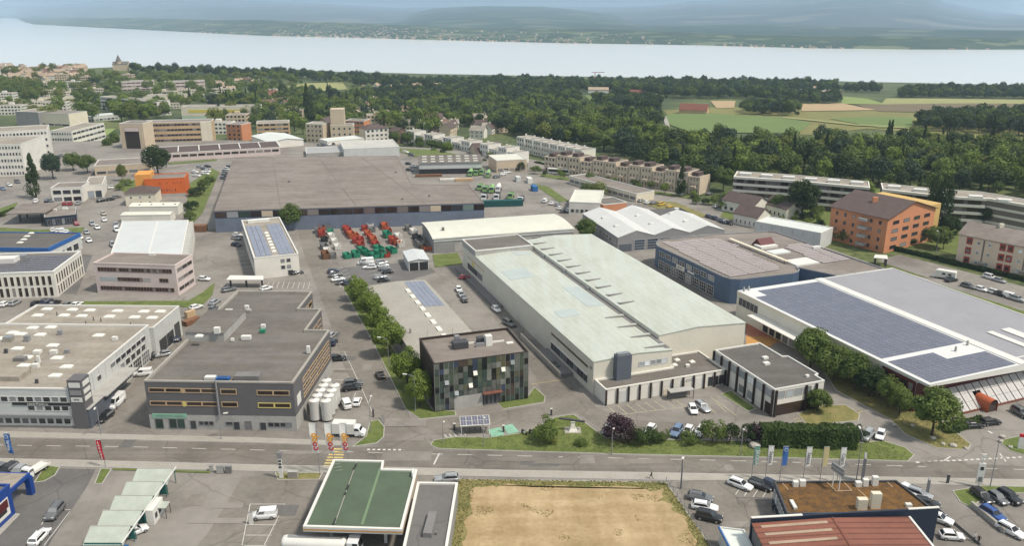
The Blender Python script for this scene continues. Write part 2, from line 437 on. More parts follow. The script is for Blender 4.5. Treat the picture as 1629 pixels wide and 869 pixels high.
mat('bin_blue',(0.03,0.14,0.36),0.6,0.12,0.8)
mat('bin_grey',(0.2,0.2,0.2),0.6,0.12,0.8)
mat('bin_black',(0.03,0.03,0.032),0.6,0.12,0.8)
mat('truck_green',(0.25,0.42,0.12),0.5,0.05,0.8)
mat('container_teal',(0.012,0.085,0.085),0.6,0.1,0.8)
mat('rust',(0.22,0.11,0.06),0.9,0.15,0.8)
mat('bark',(0.075,0.058,0.042),0.95,0.15,1.5)
mat('stone',(0.46,0.43,0.38),0.9,0.15,0.8)
mat('earth',(0.26,0.18,0.1),0.95,0.15,0.4)
def overlay(name,w,h,dark=0.93,angle=0.0,msize=0.03,crack=0.0):
 """sheet joints (and cracks) multiplied over a material"""
 m = MATS[name]; nt = m.node_tree; b = nt.nodes['Principled BSDF']; lk = nt.links.new
 geo = nt.nodes.new('ShaderNodeNewGeometry'); mpn = nt.nodes.new('ShaderNodeMapping'); mpn.inputs['Rotation'].default_value = (0,0,angle); lk(geo.outputs['Position'],mpn.inputs['Vector'])
 br = nt.nodes.new('ShaderNodeTexBrick'); d2 = (1 + dark) / 2 + 0.02
 for k,v in (('Color1',1.0),('Color2',d2),('Mortar',dark * 0.94)): br.inputs[k].default_value = (v,v,v,1)
 br.inputs['Scale'].default_value = 1; br.inputs['Brick Width'].default_value = w; br.inputs['Row Height'].default_value = h; br.inputs['Mortar Size'].default_value = msize
 lk(mpn.outputs[0],br.inputs['Vector']); out = br.outputs['Color']
 if crack:
  nz_ = nt.nodes.new('ShaderNodeTexNoise'); nz_.inputs['Scale'].default_value = 0.25; lk(geo.outputs['Position'],nz_.inputs['Vector'])
  ad = nt.nodes.new('ShaderNodeMix'); ad.data_type = 'RGBA'; ad.blend_type = 'LINEAR_LIGHT'; ad.inputs[0].default_value = 0.9; lk(geo.outputs['Position'],ad.inputs[6]); lk(nz_.outputs['Color'],ad.inputs[7])
  vo = nt.nodes.new('ShaderNodeTexVoronoi'); vo.feature = 'DISTANCE_TO_EDGE'; vo.inputs['Scale'].default_value = crack; lk(ad.outputs[2],vo.inputs['Vector'])
  rp = nt.nodes.new('ShaderNodeValToRGB'); rp.color_ramp.elements[0].color = (0.72,0.72,0.72,1); rp.color_ramp.elements[1].position = 0.012; lk(vo.outputs['Distance'],rp.inputs['Fac'])
  n3 = nt.nodes.new('ShaderNodeTexNoise'); n3.inputs['Scale'].default_value = 0.03; n3.inputs['Detail'].default_value = 8; n3.inputs['Roughness'].default_value = 0.7; lk(geo.outputs['Position'],n3.inputs['Vector'])
  r3 = nt.nodes.new('ShaderNodeValToRGB'); r3.color_ramp.elements[0].position = 0.35; r3.color_ramp.elements[0].color = (0.74,0.73,0.72,1); r3.color_ramp.elements[1].position = 0.55; lk(n3.outputs['Fac'],r3.inputs['Fac'])
  for src in (rp.outputs['Color'],r3.outputs['Color']):
   mm = nt.nodes.new('ShaderNodeMix'); mm.data_type = 'RGBA'; mm.blend_type = 'MULTIPLY'; mm.inputs[0].default_value = 1; lk(out,mm.inputs[6]); lk(src,mm.inputs[7]); out = mm.outputs[2]
 mx_ = nt.nodes.new('ShaderNodeMix'); mx_.data_type = 'RGBA'; mx_.blend_type = 'MULTIPLY'; mx_.inputs[0].default_value = 1
 lk(b.inputs['Base Color'].links[0].from_socket,mx_.inputs[6]); lk(out,mx_.inputs[7]); lk(mx_.outputs[2],b.inputs['Base Color'])
for n_ in ('asphalt_pale','asphalt_road','asphalt_worn','asphalt_dark'): overlay(n_,17,11,0.93,0.35,0.02,0.06)
overlay('pavement',2.2,1.1,0.92); overlay('roof_gravel',9,1.6,0.93); overlay('roof_bitumen',10,1.1,0.88); overlay('roof_bitumen_dark',10,1.1,0.86); overlay('roof_taupe',14,1.6,0.93,0.15); overlay('concrete',3,2.7,0.92); overlay('plaster_cream',30,3.2,0.97)
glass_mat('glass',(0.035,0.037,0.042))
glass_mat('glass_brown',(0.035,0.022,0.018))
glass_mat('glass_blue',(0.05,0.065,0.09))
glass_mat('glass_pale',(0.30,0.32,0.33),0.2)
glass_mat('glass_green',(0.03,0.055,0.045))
ribbed('sheet_white',(0.64,0.67,0.63),0.5,0.55,0.1,0.05,dark=0.93)
ribbed('sheet_cream',(0.66,0.66,0.58),0.5,0.5,0.1,0.05,dark=0.93)
ribbed('sheet_pale_grey',(0.56,0.58,0.575),0.5,0.5,0.12,0.05,dark=0.92)
ribbed('sheet_grey',(0.36,0.36,0.355),0.5,0.6,0.15,0.06,dark=0.88)
ribbed('sheet_shed',(0.50,0.485,0.44),0.6,0.5,0.15,0.07,dark=0.92)
ribbed('sheet_bluegrey',(0.30,0.295,0.315),0.5,0.5,0.1,0.05,dark=0.93)
def solar_mat():
 m = bpy.data.materials.new('solar_cell'); m.use_nodes = True; nt = m.node_tree; b = nt.nodes['Principled BSDF']; lk = nt.links.new
 oi = nt.nodes.new('ShaderNodeObjectInfo'); geo = nt.nodes.new('ShaderNodeNewGeometry')
 nz_ = nt.nodes.new('ShaderNodeTexNoise'); nz_.inputs['Scale'].default_value = 0.5; lk(geo.outputs['Position'],nz_.inputs['Vector'])
 ad = nt.nodes.new('ShaderNodeMath'); ad.operation = 'MULTIPLY_ADD'; ad.inputs[1].default_value = 0.5; lk(oi.outputs['Random'],ad.inputs[0]);
 h = nt.nodes.new('ShaderNodeMath'); h.operation = 'MULTIPLY'; h.inputs[1].default_value = 0.5; lk(nz_.outputs['Fac'],h.inputs[0]); lk(h.outputs[0],ad.inputs[2])
 r = nt.nodes.new('ShaderNodeValToRGB'); r.color_ramp.elements[0].color = (0.07,0.073,0.108,1); r.color_ramp.elements[1].color = (0.12,0.122,0.165,1)
 lk(ad.outputs[0],r.inputs['Fac']); lk(r.outputs['Color'],b.inputs['Base Color'])
 b.inputs['Roughness'].default_value = 0.22; b.inputs['Specular IOR Level'].default_value = 0.6
 MATS['solar_cell'] = m
solar_mat()
mat('solar_cell_pale',(0.24,0.26,0.33),0.25,0.1,0.3)
mat('tank_white',(0.62,0.61,0.58),0.35,0.05,0.6,metal=0.2)
for n_,a_ in (('roof_gravel',0),('roof_bitumen',0),('roof_taupe',0.15),('roof_bitumen_dark',0.35)): streaks(n_,0.05,0.35,0.86,a_)
mat('solar_frame',(0.3,0.3,0.34),0.45,0.0,metal=0.3)
# ================================================================== SETTING: land, lake, far shore
def land_mat():
 m = bpy.data.materials.new('land'); m.use_nodes = True; nt = m.node_tree; b = nt.nodes['Principled BSDF']; lk = nt.links.new
 geo = nt.nodes.new('ShaderNodeNewGeometry')
 n1 = nt.nodes.new('ShaderNodeTexNoise'); n1.inputs['Scale'].default_value = 0.012; n1.inputs['Detail'].default_value = 5
 n2 = nt.nodes.new('ShaderNodeTexNoise'); n2.inputs['Scale'].default_value = 0.35; n2.inputs['Detail'].default_value = 6
 lk(geo.outputs['Position'],n1.inputs['Vector']); lk(geo.outputs['Position'],n2.inputs['Vector'])
 a = nt.nodes.new('ShaderNodeMath'); a.operation = 'ADD'; lk(n1.outputs['Fac'],a.inputs[0]); lk(n2.outputs['Fac'],a.inputs[1])
 r = nt.nodes.new('ShaderNodeValToRGB'); r.color_ramp.elements[0].position = 0.42; r.color_ramp.elements[0].color = (0.03,0.05,0.014,1)
 r.color_ramp.elements[1].position = 0.62; r.color_ramp.elements[1].color = (0.13,0.15,0.045,1)
 h = nt.nodes.new('ShaderNodeMath'); h.operation = 'MULTIPLY'; h.inputs[1].default_value = 0.5; lk(a.outputs[0],h.inputs[0])
 lk(h.outputs[0],r.inputs['Fac']); lk(r.outputs['Color'],b.inputs['Base Color']); b.inputs['Roughness'].default_value = 0.97
 MATS['land'] = m
land_mat()
ys = [20,60,100,200,300,400,435,460,490]
while ys[-1] < 2700: ys.append(ys[-1] + 18 + (ys[-1] - 490) * 0.02)
NX = 90; vs = []; fs = []
for y in ys:
 for i in range(NX + 1):
  x = (i / NX - 0.5) * 2 * (0.95 * y + 160); vs.append((x,y,max(terrain(x,y),LAKE_Z - 4)))
for j in range(len(ys) - 1):
 for i in range(NX):
  k = j * (NX + 1) + i; fs.append((k,k + 1,k + NX + 2,k + NX + 1))
b = MB(); b.add(vs,fs,0,True); struct(b.build('ground',MATS['land']))
SHEETS = 0
def sheet(name,pts,z,m,world=False):
 """a level sheet from ground pixels"""
 global SHEETS
 SHEETS += 1; z = z + SHEETS * 0.0006 if z < 0.1 and SHEETS > 1 else z
 P = [Vector(p) for p in pts] if world else [G(*p,z) for p in pts]
 P = ccw(P)
 bm = bmesh.new(); vv = [bm.verts.new((p.x,p.y,z)) for p in P]; f = bm.faces.new(vv); f.normal_update()
 bmesh.ops.triangulate(bm,faces=[f]); me = bpy.data.meshes.new(name); bm.to_mesh(me); bm.free(); me.materials.append(M_(m))
 return struct(put(name,me))
def island(name,pts,m,h=0.11,kerb=True,world=False):
 """a raised bed with a kerb round it"""
 P = ccw([Vector(p) for p in pts] if world else [G(*p,0) for p in pts]); c = sum(P,Vector((0,0))) / len(P)
 P = [p - c for p in P]
 bm = bmesh.new(); Q = inset(P,0.18) if kerb else P
 vv = [bm.verts.new((p.x,p.y,h + 0.015)) for p in Q]; f = bm.faces.new(vv); f.normal_update(); bmesh.ops.triangulate(bm,faces=[f])
 me = bpy.data.meshes.new(name); bm.to_mesh(me); bm.free(); me.materials.append(M_(m)); o = struct(put(name,me,None,(c.x,c.y,0)))
 if kerb:
  k = MB(); n = len(P); vs = [(p.x,p.y,-0.05) for p in P] + [(p.x,p.y,h) for p in P] + [(p.x,p.y,h) for p in Q] + [(p.x,p.y,0) for p in Q]
  k.add(vs,[(r * n + i,r * n + (i + 1) % n,r * n + n + (i + 1) % n,r * n + n + i) for r in range(3) for i in range(n)])
  k.build('kerb',M_('kerb_stone'),o)
 return o
Z_YARD,Z_LOT,Z_ROAD,Z_MARK = 0.0,0.006,0.022,0.04
sheet('yard',[(-260,940),(1890,940),(1760,520),(1629,478),(1410,428),(1180,345),(1060,300),(900,262),(760,240),(640,233),(480,226),(330,222),(190,222),(-90,236)],Z_YARD,'asphalt_pale')
# road along the front
ROAD_TOP = [(-200,692),(0,697),(140,700),(400,706),(560,711),(690,715),(860,721),(1000,725),(1220,730),(1450,736),(1629,742),(1850,749)]
ROAD_BOT = [(-200,725),(0,730),(170,734),(400,740),(700,746),(810,749),(1000,752),(1220,756),(1629,764),(1850,770)]
sheet('road',ROAD_TOP + ROAD_BOT[::-1],Z_ROAD,'asphalt_road')
island('pavement',ROAD_BOT[1:] + [(1850,780),(1629,775),(1220,765),(1062,765),(720,758),(430,751),(170,745),(0,741)],'pavement',0.1)
island('pavement',[(-200,692),(0,696),(140,699),(400,705),(552,710),(548,703),(400,697),(140,691),(0,687),(-200,683)],'pavement',0.1)
# side road beside the row of trees
sheet('side_road',[(470,352),(482,400),(497,440),(520,500),(548,585),(585,655),(606,690),(600,713),(690,715),(655,668),(622,605),(592,545),(560,490),(536,440),(506,385),(488,350)],Z_LOT,'asphalt_worn')
sheet('car_park',[(520,428),(545,456),(640,450),(694,433),(682,424),(640,418)],Z_LOT,'asphalt_dark')
sheet('car_park',[(62,745),(152,747),(140,772),(30,940),(-200,940),(-200,800)],Z_LOT,'asphalt_dark')
sheet('service_lane',[(90,468),(112,430),(122,404),(147,406),(122,468)],Z_LOT,'asphalt_dark')
sheet('forecourt',[(385,760),(520,745),(720,762),(705,940),(250,940),(330,850)],Z_LOT,'asphalt_worn')
sheet('alley',[(168,690),(235,688),(245,640),(330,490),(300,490),(190,640)],Z_LOT,'asphalt_worn')
sheet('access_road',[(655,669),(730,664),(800,655),(868,642),(852,600),(760,470),(722,427),(745,420),(860,560),(950,650),(1010,668),(1290,690),(1300,699),(968,690),(916,656),(880,662),(845,680),(780,690),(700,694)],Z_LOT,'asphalt_worn')
sheet('car_park',[(1150,760),(1225,762),(1230,850),(1200,940),(1150,940),(1075,768)],Z_LOT,'asphalt_worn')
sheet('loading_bay',[(1187,512),(1262,528),(1262,545),(1187,545)],Z_LOT,'paint_red')
sheet('loading_bay',[(1187,535),(1245,538),(1225,552),(1187,553)],Z_MARK,'paint_orange')
for q in ([(776,684),(796,680),(803,692),(783,696)],[(800,678),(815,675),(826,688),(808,691)]): sheet('charging_bay',q,Z_MARK,'paint_green')
# lawns and beds
island('lawn',[(684,709),(690,701),(725,696),(778,697),(828,690),(850,682),(884,664),(913,660),(965,698),(1100,701),(1360,706),(1405,702),(1440,713),(1455,725),(1445,735),(1220,729),(1000,724),(860,720),(697,715)],'grass')
island('verge',[(545,458),(560,455),(600,510),(640,580),(688,652),(725,655),(726,662),(668,668),(645,652),(620,600),(592,543),(565,495)],'grass')
island('lawn',[(790,641),(838,633),(850,616),(868,632),(866,641),(800,652)],'grass')
island('lawn',[(588,672),(602,668),(612,680),(611,696),(600,706),(560,712),(582,695)],'grass')
island('lawn',[(1268,660),(1300,645),(1345,645),(1368,660),(1366,670),(1285,678)],'grass_dry')
island('lawn',[(1146,628),(1163,622),(1203,651),(1190,656)],'grass')
island('lawn',[(1310,592),(1350,598),(1480,655),(1545,708),(1540,717),(1490,714),(1440,692),(1415,668),(1330,622)],'grass_dry')
island('lawn',[(1588,702),(1640,690),(1700,720),(1640,728),(1605,718)],'grass')
island('lawn',[(1515,782),(1560,774),(1700,776),(1700,786),(1580,786),(1545,808),(1527,800)],'grass')
island('lawn',[(72,741),(96,744),(88,757),(70,767),(54,769)],'grass')
island('lawn',[(160,746),(178,747),(163,771),(150,771)],'grass')
island('lawn',[(180,746),(335,751),(335,754),(180,749)],'grass',kerb=False)
island('lawn',[(437,753),(514,753),(508,764),(442,765)],'grass_dry')
island('lawn',[(124,480),(200,480),(300,479),(322,466),(342,450),(338,470),(316,492),(292,489),(126,487)],'grass',kerb=False)
island('lawn',[(688,406),(728,403),(736,420),(692,426)],'grass',kerb=False)
island('lawn',[(846,292),(872,297),(905,320),(890,322)],'grass',kerb=False)
island('lawn',[(1010,318),(1075,322),(1130,345),(1085,348)],'grass_dry',kerb=False)
island('lawn',[(620,236),(690,238),(735,247),(660,250)],'grass',kerb=False)
island('lawn',[(0,372),(0,362),(60,366),(135,362),(130,370)],'grass',kerb=False)
for q in ([(302,292),(338,268),(349,274),(322,340),(300,362),(296,330)],[(190,301),(214,286),(226,294),(202,309)],[(268,259),(345,253),(345,256),(269,262)],[(0,332),(28,322),(26,328),(0,342)],[(860,276),(1100,313),(1105,318),(860,281)]): island('lawn',q,'grass',kerb=False)
island('railway_verge',[(1408,428),(1470,445),(1629,496),(1800,555),(1800,580),(1629,512),(1470,462),(1410,440)],'grass',kerb=False)
island('residential_lawn',[(1145,345),(1175,300),(1400,300),(1800,380),(1800,470),(1629,440),(1500,400),(1440,392),(1300,390)],'grass',h=0.05,kerb=False)
island('field',[(728,763),(1060,768),(1152,900),(1160,940),(695,940),(705,890)],'grass_dry',h=0.08)
ragged = []; edge = [(757,776),(800,773),(1010,776),(1052,781),(1090,830),(1125,940),(722,940),(733,860)]
for i,(a,c) in enumerate(zip(edge,edge[1:] + edge[:1])):
 for k in range(30): t = k / 30; ragged.append((lerp(a[0],c[0],t) + 14 * mnoise.noise(Vector((i * 9 + t * 5,0.3,1))) + 4 * mnoise.noise(Vector((i * 9 + t * 23,0.7,1))),lerp(a[1],c[1],t) + 4.5 * mnoise.noise(Vector((i * 9 + t * 6,5.1,2))) + 1.5 * mnoise.noise(Vector((i * 9 + t * 27,3,2)))))
sheet('dry_field',ragged,0.135,'dry_field')
# street on the far left, railway, paths
sheet('road',[(-80,320),(60,290),(130,255),(190,215),(210,215),(172,262),(110,300),(-80,350)],Z_LOT,'asphalt_pale')
sheet('car_park',[(285,262),(372,262),(350,310),(325,330),(290,300)],Z_LOT,'asphalt_pale')
sheet('street',[(1395,415),(1430,405),(1800,500),(1800,535),(1629,490),(1470,440)],Z_LOT,'asphalt_pale')
sheet('ballast',[(1400,440),(1480,465),(1629,514),(1800,580),(1800,592),(1629,523),(1480,472),(1400,446)],Z_ROAD,'earth')
rl = MB()
for dx in (0,5):
 P = [G(x,y + dx * 0.75,0) for x,y in ((1400,441),(1480,466),(1629,515.5),(1800,582))]
 for a,c in zip(P,P[1:]): rl.bar((a.x,a.y,0.12),(c.x,c.y,0.12),0.12,0.22)
struct(rl.build('railway_rails',M_('rust')))
# painted markings
def strip(mb,a,c,w=0.14,z=Z_MARK):
 d = (c - a);
 if d.length < 1e-4: return
 d.normalize(); n = Vector((-d.y,d.x)) * w / 2
 mb.add([(a - n).to_3d() + Vector((0,0,z)),(c - n).to_3d() + Vector((0,0,z)),(c + n).to_3d() + Vector((0,0,z)),(a + n).to_3d() + Vector((0,0,z))],[(3,2,1,0)] if False else [(0,1,2,3)])
def dashes(name,pts,on,off,w,m):
 b = MB(); P = [G(*p) for p in pts]; carry = 0.0;
 for a,c in zip(P,P[1:]):
  ln = (c - a).length; d = (c - a) / ln; s = -carry
  while s < ln:
   if s + on > 0: strip(b,a + d * max(s,0),a + d * min(s + on,ln),w)
   s += on + off
  carry = ln - (s - on - off)
 return struct(b.build(name,M_(m)))
dashes('centre_line',[(-200,705),(0,709),(200,711.5),(420,717),(560,720),(860,727),(1000,730),(1220,735),(1400,741),(1629,748)],3.0,3.0,0.16,'paint_white')
dashes('give_way_line',[(584,716),(642,716.5)],0.6,0.45,0.5,'paint_white')
dashes('give_way_line',[(1457,736.5),(1630,728)],0.7,0.55,0.5,'paint_white')
cw = MB()
for i in range(9):
 t = i / 8; a = G(lerp(527,510,t),lerp(715,751,t)); c = G(lerp(549,540,t),lerp(715.5,751.5,t)); strip(cw,a,c,0.5)
struct(cw.build('pedestrian_crossing',M_('paint_yellow')))
def lines(name,segs,m='paint_white',w=0.13):
 b = MB()
 for x0,y0,x1,y1 in segs: strip(b,G(x0,y0),G(x1,y1),w)
 return struct(b.build(name,M_(m)))
def fan(a0,a1,c0,c1,n):
 """n+1 lines between the edge a0-a1 and the edge c0-c1"""
 return [(lerp(a0[0],a1[0],i / n),lerp(a0[1],a1[1],i / n),lerp(c0[0],c1[0],i / n),lerp(c0[1],c1[1],i / n)) for i in range(n + 1)]
lines('parking_lines',fan((968,648),(1070,635),(982,661),(1092,648),7) + [(982,661,1092,648)],'paint_yellow_pale')
lines('parking_lines',fan((1095,648),(1140,642),(1105,664),(1155,656),3) + [(1130,632,1172,662),(1140,630,1146,634)],'paint_yellow_pale')
lines('parking_lines',[(522,548,545,548),(524,560,556,560),(524,577,556,577),(526,588,560,588),(533,605,575,605),(535,622,575,624),(556,577,592,655),(548,560,556,577),(558,645,566,625),(586,645,590,632)],'paint_white')
lines('parking_lines',fan((398,803),(388,869),(453,803),(425,869),4) + [(453,803,420,869),(398,803,385,869)],'paint_white')
lines('parking_lines',[(70,869,111,815),(100,812,113,812),(70,828,66,836),(78,852,82,846)],'paint_white')
lines('parking_lines',fan((1180,773),(1222,778),(1170,788),(1212,794),3) + fan((1235,850),(1265,880),(1260,850),(1290,880),1),'paint_white')
lines('parking_lines',fan((415,458),(490,460),(420,448),(493,450),9),'paint_white')
lines('parking_lines',fan((527,432),(542,456),(548,425),(566,449),5) + fan((577,430),(600,447),(602,424),(624,440),4) + [(520,428,543,458)],'paint_white')
lines('parking_lines',fan((369,382),(386,432),(388,380),(404,430),8),'paint_white',0.16)
lines('parking_lines',fan((1262,668),(1275,680),(1280,664),(1292,674),3) + [(1340,648,1372,655),(1372,655,1360,660)],'paint_yellow')
lines('parking_lines',fan((707,692),(737,688),(711,697),(741,693),4),'paint_white',0.2)
lines('parking_lines',[(845,612,898,604)],'paint_yellow')
lines('lane_line',[(690,740,699,722),(1500,735,1512,727),(1590,722,1600,735)],'paint_white',0.3)
# ------------------------------------------------------------------ farmland beyond the wood (sheets laid on the slope)
def landsheet(name,pts,m,dz=0.25,n=14):
 P = [GT(*p) for p in pts]; bm = bmesh.new(); f = bm.faces.new([bm.verts.new((p.x,p.y,0)) for p in P]); f.normal_update()
 bmesh.ops.triangulate(bm,faces=[f]);
 for _ in range(4): bmesh.ops.subdivide_edges(bm,edges=[e for e in bm.edges if e.calc_length() > 14],cuts=1,use_grid_fill=False); bmesh.ops.triangulate(bm,faces=bm.faces[:])
 for v in bm.verts: v.co.z = terrain(v.co.x,v.co.y) + dz
 bm.normal_update()
 for f in bm.faces:
  if f.normal.z < 0: f.normal_flip()
 me = bpy.data.meshes.new(name); bm.to_mesh(me); bm.free(); me.materials.append(M_(m)); return struct(put(name,me))
mat('crop_green',(0.135,0.19,0.055),0.95,0.06,0.03)
mat('crop_olive',(0.2,0.19,0.06),0.95,0.1,0.03)
mat('crop_pale',(0.3,0.3,0.12),0.95,0.1,0.03)
mat('crop_straw',(0.40,0.29,0.165),0.95,0.05,0.03)
mat('crop_brown',(0.16,0.125,0.07),0.95,0.08,0.03)
mat('crop_bright',(0.21,0.27,0.08),0.95,0.06,0.03)
landsheet('meadow',[(1056,176),(1150,170),(1629,172),(1629,232),(1380,205),(1290,215),(1100,210)],'crop_olive',0.3)
landsheet('crop_field',[(1060,182),(1110,180),(1240,187),(1290,196),(1270,213),(1100,212),(1062,198)],'crop_green',0.7)
landsheet('crop_field',[(1320,190),(1400,186),(1452,188),(1450,203),(1400,205)],'crop_green',0.7)
landsheet('crop_field',[(1275,166),(1340,165),(1395,176),(1275,178)],'crop_straw',0.9)
landsheet('crop_field',[(1360,167),(1629,166),(1629,178),(1500,180),(1400,178)],'crop_brown',0.8)
landsheet('crop_field',[(1340,154),(1380,158),(1410,167),(1338,166)],'crop_bright',0.9)
landsheet('crop_field',[(1410,157),(1629,159),(1629,167),(1400,168)],'crop_pale',0.7)
landsheet('crop_field',[(930,152),(1000,150),(1010,160),(940,166)],'crop_green',0.7)
landsheet('crop_field',[(1130,161),(1170,161),(1168,172),(1140,173)],'crop_straw',0.7)
landsheet('meadow',[(485,133),(545,131),(552,142),(500,146),(440,148),(430,140)],'crop_pale',0.5)
landsheet('track',[(1055,186),(1060,186),(1066,203),(1058,201)],'pavement',0.9)
landsheet('track',[(1245,187),(1360,199),(1450,205),(1450,206.5),(1360,201),(1245,189)],'crop_pale',1.0)
landsheet('lawn',[(95,245),(165,205),(185,205),(120,252)],'crop_bright',0.4)
# ------------------------------------------------------------------ lake
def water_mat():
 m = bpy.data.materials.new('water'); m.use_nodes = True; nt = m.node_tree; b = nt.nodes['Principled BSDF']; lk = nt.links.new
 b.inputs['Base Color'].default_value = (0.78,0.76,0.71,1); b.inputs['Roughness'].default_value = 0.14; b.inputs['IOR'].default_value = 1.33  # near-white base: bright sky reflection put into the water's colour
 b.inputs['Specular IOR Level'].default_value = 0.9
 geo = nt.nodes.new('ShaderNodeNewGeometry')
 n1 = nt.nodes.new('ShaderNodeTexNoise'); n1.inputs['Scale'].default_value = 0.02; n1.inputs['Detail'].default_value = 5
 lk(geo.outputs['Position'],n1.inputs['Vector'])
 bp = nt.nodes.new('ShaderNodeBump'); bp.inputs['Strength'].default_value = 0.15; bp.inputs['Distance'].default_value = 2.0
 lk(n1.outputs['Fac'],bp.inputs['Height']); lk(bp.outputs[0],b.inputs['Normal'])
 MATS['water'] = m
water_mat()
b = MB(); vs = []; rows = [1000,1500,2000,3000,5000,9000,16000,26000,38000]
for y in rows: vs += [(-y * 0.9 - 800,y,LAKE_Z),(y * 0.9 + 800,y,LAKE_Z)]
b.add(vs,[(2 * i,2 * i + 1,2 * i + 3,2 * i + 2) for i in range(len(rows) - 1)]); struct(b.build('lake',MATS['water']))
# ------------------------------------------------------------------ far shore, hill and mountains
def interp(tab,x):
 if x <= tab[0][0]: return tab[0][1]
 for (a,va),(c,vc) in zip(tab,tab[1:]):
  if x <= c: return va + (vc - va) * (x - a) / (c - a)
 return tab[-1][1]
SHORE = [(-400,26),(40,29),(46,38),(120,42),(240,48),(420,57),(560,60),(700,64),(900,69),(1100,72),(1300,77),(1450,79),(1629,79),(2000,80)]
CREST1 = [(-400,20),(30,27),(60,31),(140,28),(300,30),(420,32),(560,36),(640,40),(740,45),(900,45),(1000,47),(1100,52),(1250,57),(1400,60),(1629,63),(2000,64)]
HILL = [(-400,18),(200,20),(420,24),(560,26),(640,24),(690,13),(760,9.5),(860,10),(930,17),(990,24),(1080,32),(1180,36),(1300,41),(1500,48),(1700,50),(2000,52)]
MOUNT = [(-400,3),(-40,6),(60,10),(160,2),(300,-3),(480,3),(640,12),(800,9),(960,11),(1040,8),(1100,1),(1160,-1),(1250,-8),(1380,-24),(1470,-12),(1490,1),(1530,10),(1570,17),(1620,24),(1700,30),(2000,36)]
def crest_z(px,py,D):
 d = ray(px,py); return CAM_H + d[2] * (D / d[1])
def shore_dist(px): d = ray(px,interp(SHORE,px)); return d[1] * (LAKE_Z - 1.0 - CAM_H) / d[2]
def ridge(name,k0,k1,crest,m,rows=14,step=12,rough=0.06,far=None):
 """land between k0 and k1 times the distance of the far shore, crest where its outline shows"""
 b = MB(); vs = []; fs = []; cols = list(range(-400,2001,step)); n = rows + 4
 for px in cols:
  S = shore_dist(px); Y0 = S * k0; sl = -ray(px,interp(crest,px))[2] / ray(px,interp(crest,px))[1]; D = min(far(px) if far else S * k1,(CAM_H - LAKE_Z - 30) / sl if sl > 0 else 1e9); D = max(D,Y0 * 1.1); d = ray(px,60); u = d[0] / d[1]; ct = max(crest_z(px,interp(crest,px),D),LAKE_Z + 6); base = LAKE_Z - 1.0
  for j in range(n):
   f = j / rows
   if f <= 1: Y = lerp(Y0,D,f); z = lerp(base,ct,f ** 0.8)
   else: Y = D * (1 + (f - 1) * 0.5); z = ct - (f - 1) * (ct - LAKE_Z) * 1.2
   nn = mnoise.fractal(Vector((u * Y * 0.0016,Y * 0.0016,k1)),0.9,2.1,6); amp = (ct - LAKE_Z) * rough * (f if f < 1 else 0.6)
   vs.append((u * Y,Y,max(z + nn * amp * 1.6,LAKE_Z - 1.5)))
 for i in range(len(cols) - 1):
  for j in range(n - 1): k = i * n + j; fs.append((k,k + n,k + n + 1,k + 1))
 b.add(vs,fs,0,True); return struct(b.build(name,m))
def far_land(name,ca,cb,cc,s1=0.0016,s2=0.006):
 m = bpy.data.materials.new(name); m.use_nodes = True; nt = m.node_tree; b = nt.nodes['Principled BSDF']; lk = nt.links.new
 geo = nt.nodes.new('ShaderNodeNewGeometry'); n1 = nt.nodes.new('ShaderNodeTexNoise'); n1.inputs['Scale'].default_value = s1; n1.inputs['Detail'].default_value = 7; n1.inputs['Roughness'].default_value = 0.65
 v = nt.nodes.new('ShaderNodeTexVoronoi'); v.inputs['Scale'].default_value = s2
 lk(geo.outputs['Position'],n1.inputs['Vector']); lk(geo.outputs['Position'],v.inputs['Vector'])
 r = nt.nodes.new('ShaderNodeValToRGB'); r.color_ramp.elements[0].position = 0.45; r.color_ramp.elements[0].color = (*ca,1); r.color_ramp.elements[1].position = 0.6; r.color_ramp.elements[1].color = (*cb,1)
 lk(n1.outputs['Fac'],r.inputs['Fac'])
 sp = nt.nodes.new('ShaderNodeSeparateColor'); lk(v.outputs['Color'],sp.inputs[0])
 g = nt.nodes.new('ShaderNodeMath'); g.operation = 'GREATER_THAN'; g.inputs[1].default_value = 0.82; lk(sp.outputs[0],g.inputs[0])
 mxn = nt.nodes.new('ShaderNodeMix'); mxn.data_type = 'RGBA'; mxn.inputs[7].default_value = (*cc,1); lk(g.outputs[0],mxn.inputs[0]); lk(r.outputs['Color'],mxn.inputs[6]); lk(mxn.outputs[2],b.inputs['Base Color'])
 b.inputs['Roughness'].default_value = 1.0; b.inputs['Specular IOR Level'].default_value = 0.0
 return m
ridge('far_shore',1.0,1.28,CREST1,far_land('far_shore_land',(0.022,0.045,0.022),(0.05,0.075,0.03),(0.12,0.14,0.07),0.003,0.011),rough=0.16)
ridge('hill',1.2,3.2,HILL,far_land('hill_land',(0.03,0.055,0.045),(0.05,0.075,0.06),(0.10,0.125,0.09),0.0012,0.004),rough=0.05)  # bluish hill colours have some distance haze mixed in
ridge('mountain',1.7,4.0,MOUNT,far_land('mountain_land',(0.06,0.085,0.1),(0.09,0.115,0.125),(0.14,0.155,0.15),0.0006,0.0018),rough=0.07,far=lambda px: 27000)  # pale blue albedo: aerial haze painted into the mountain colours
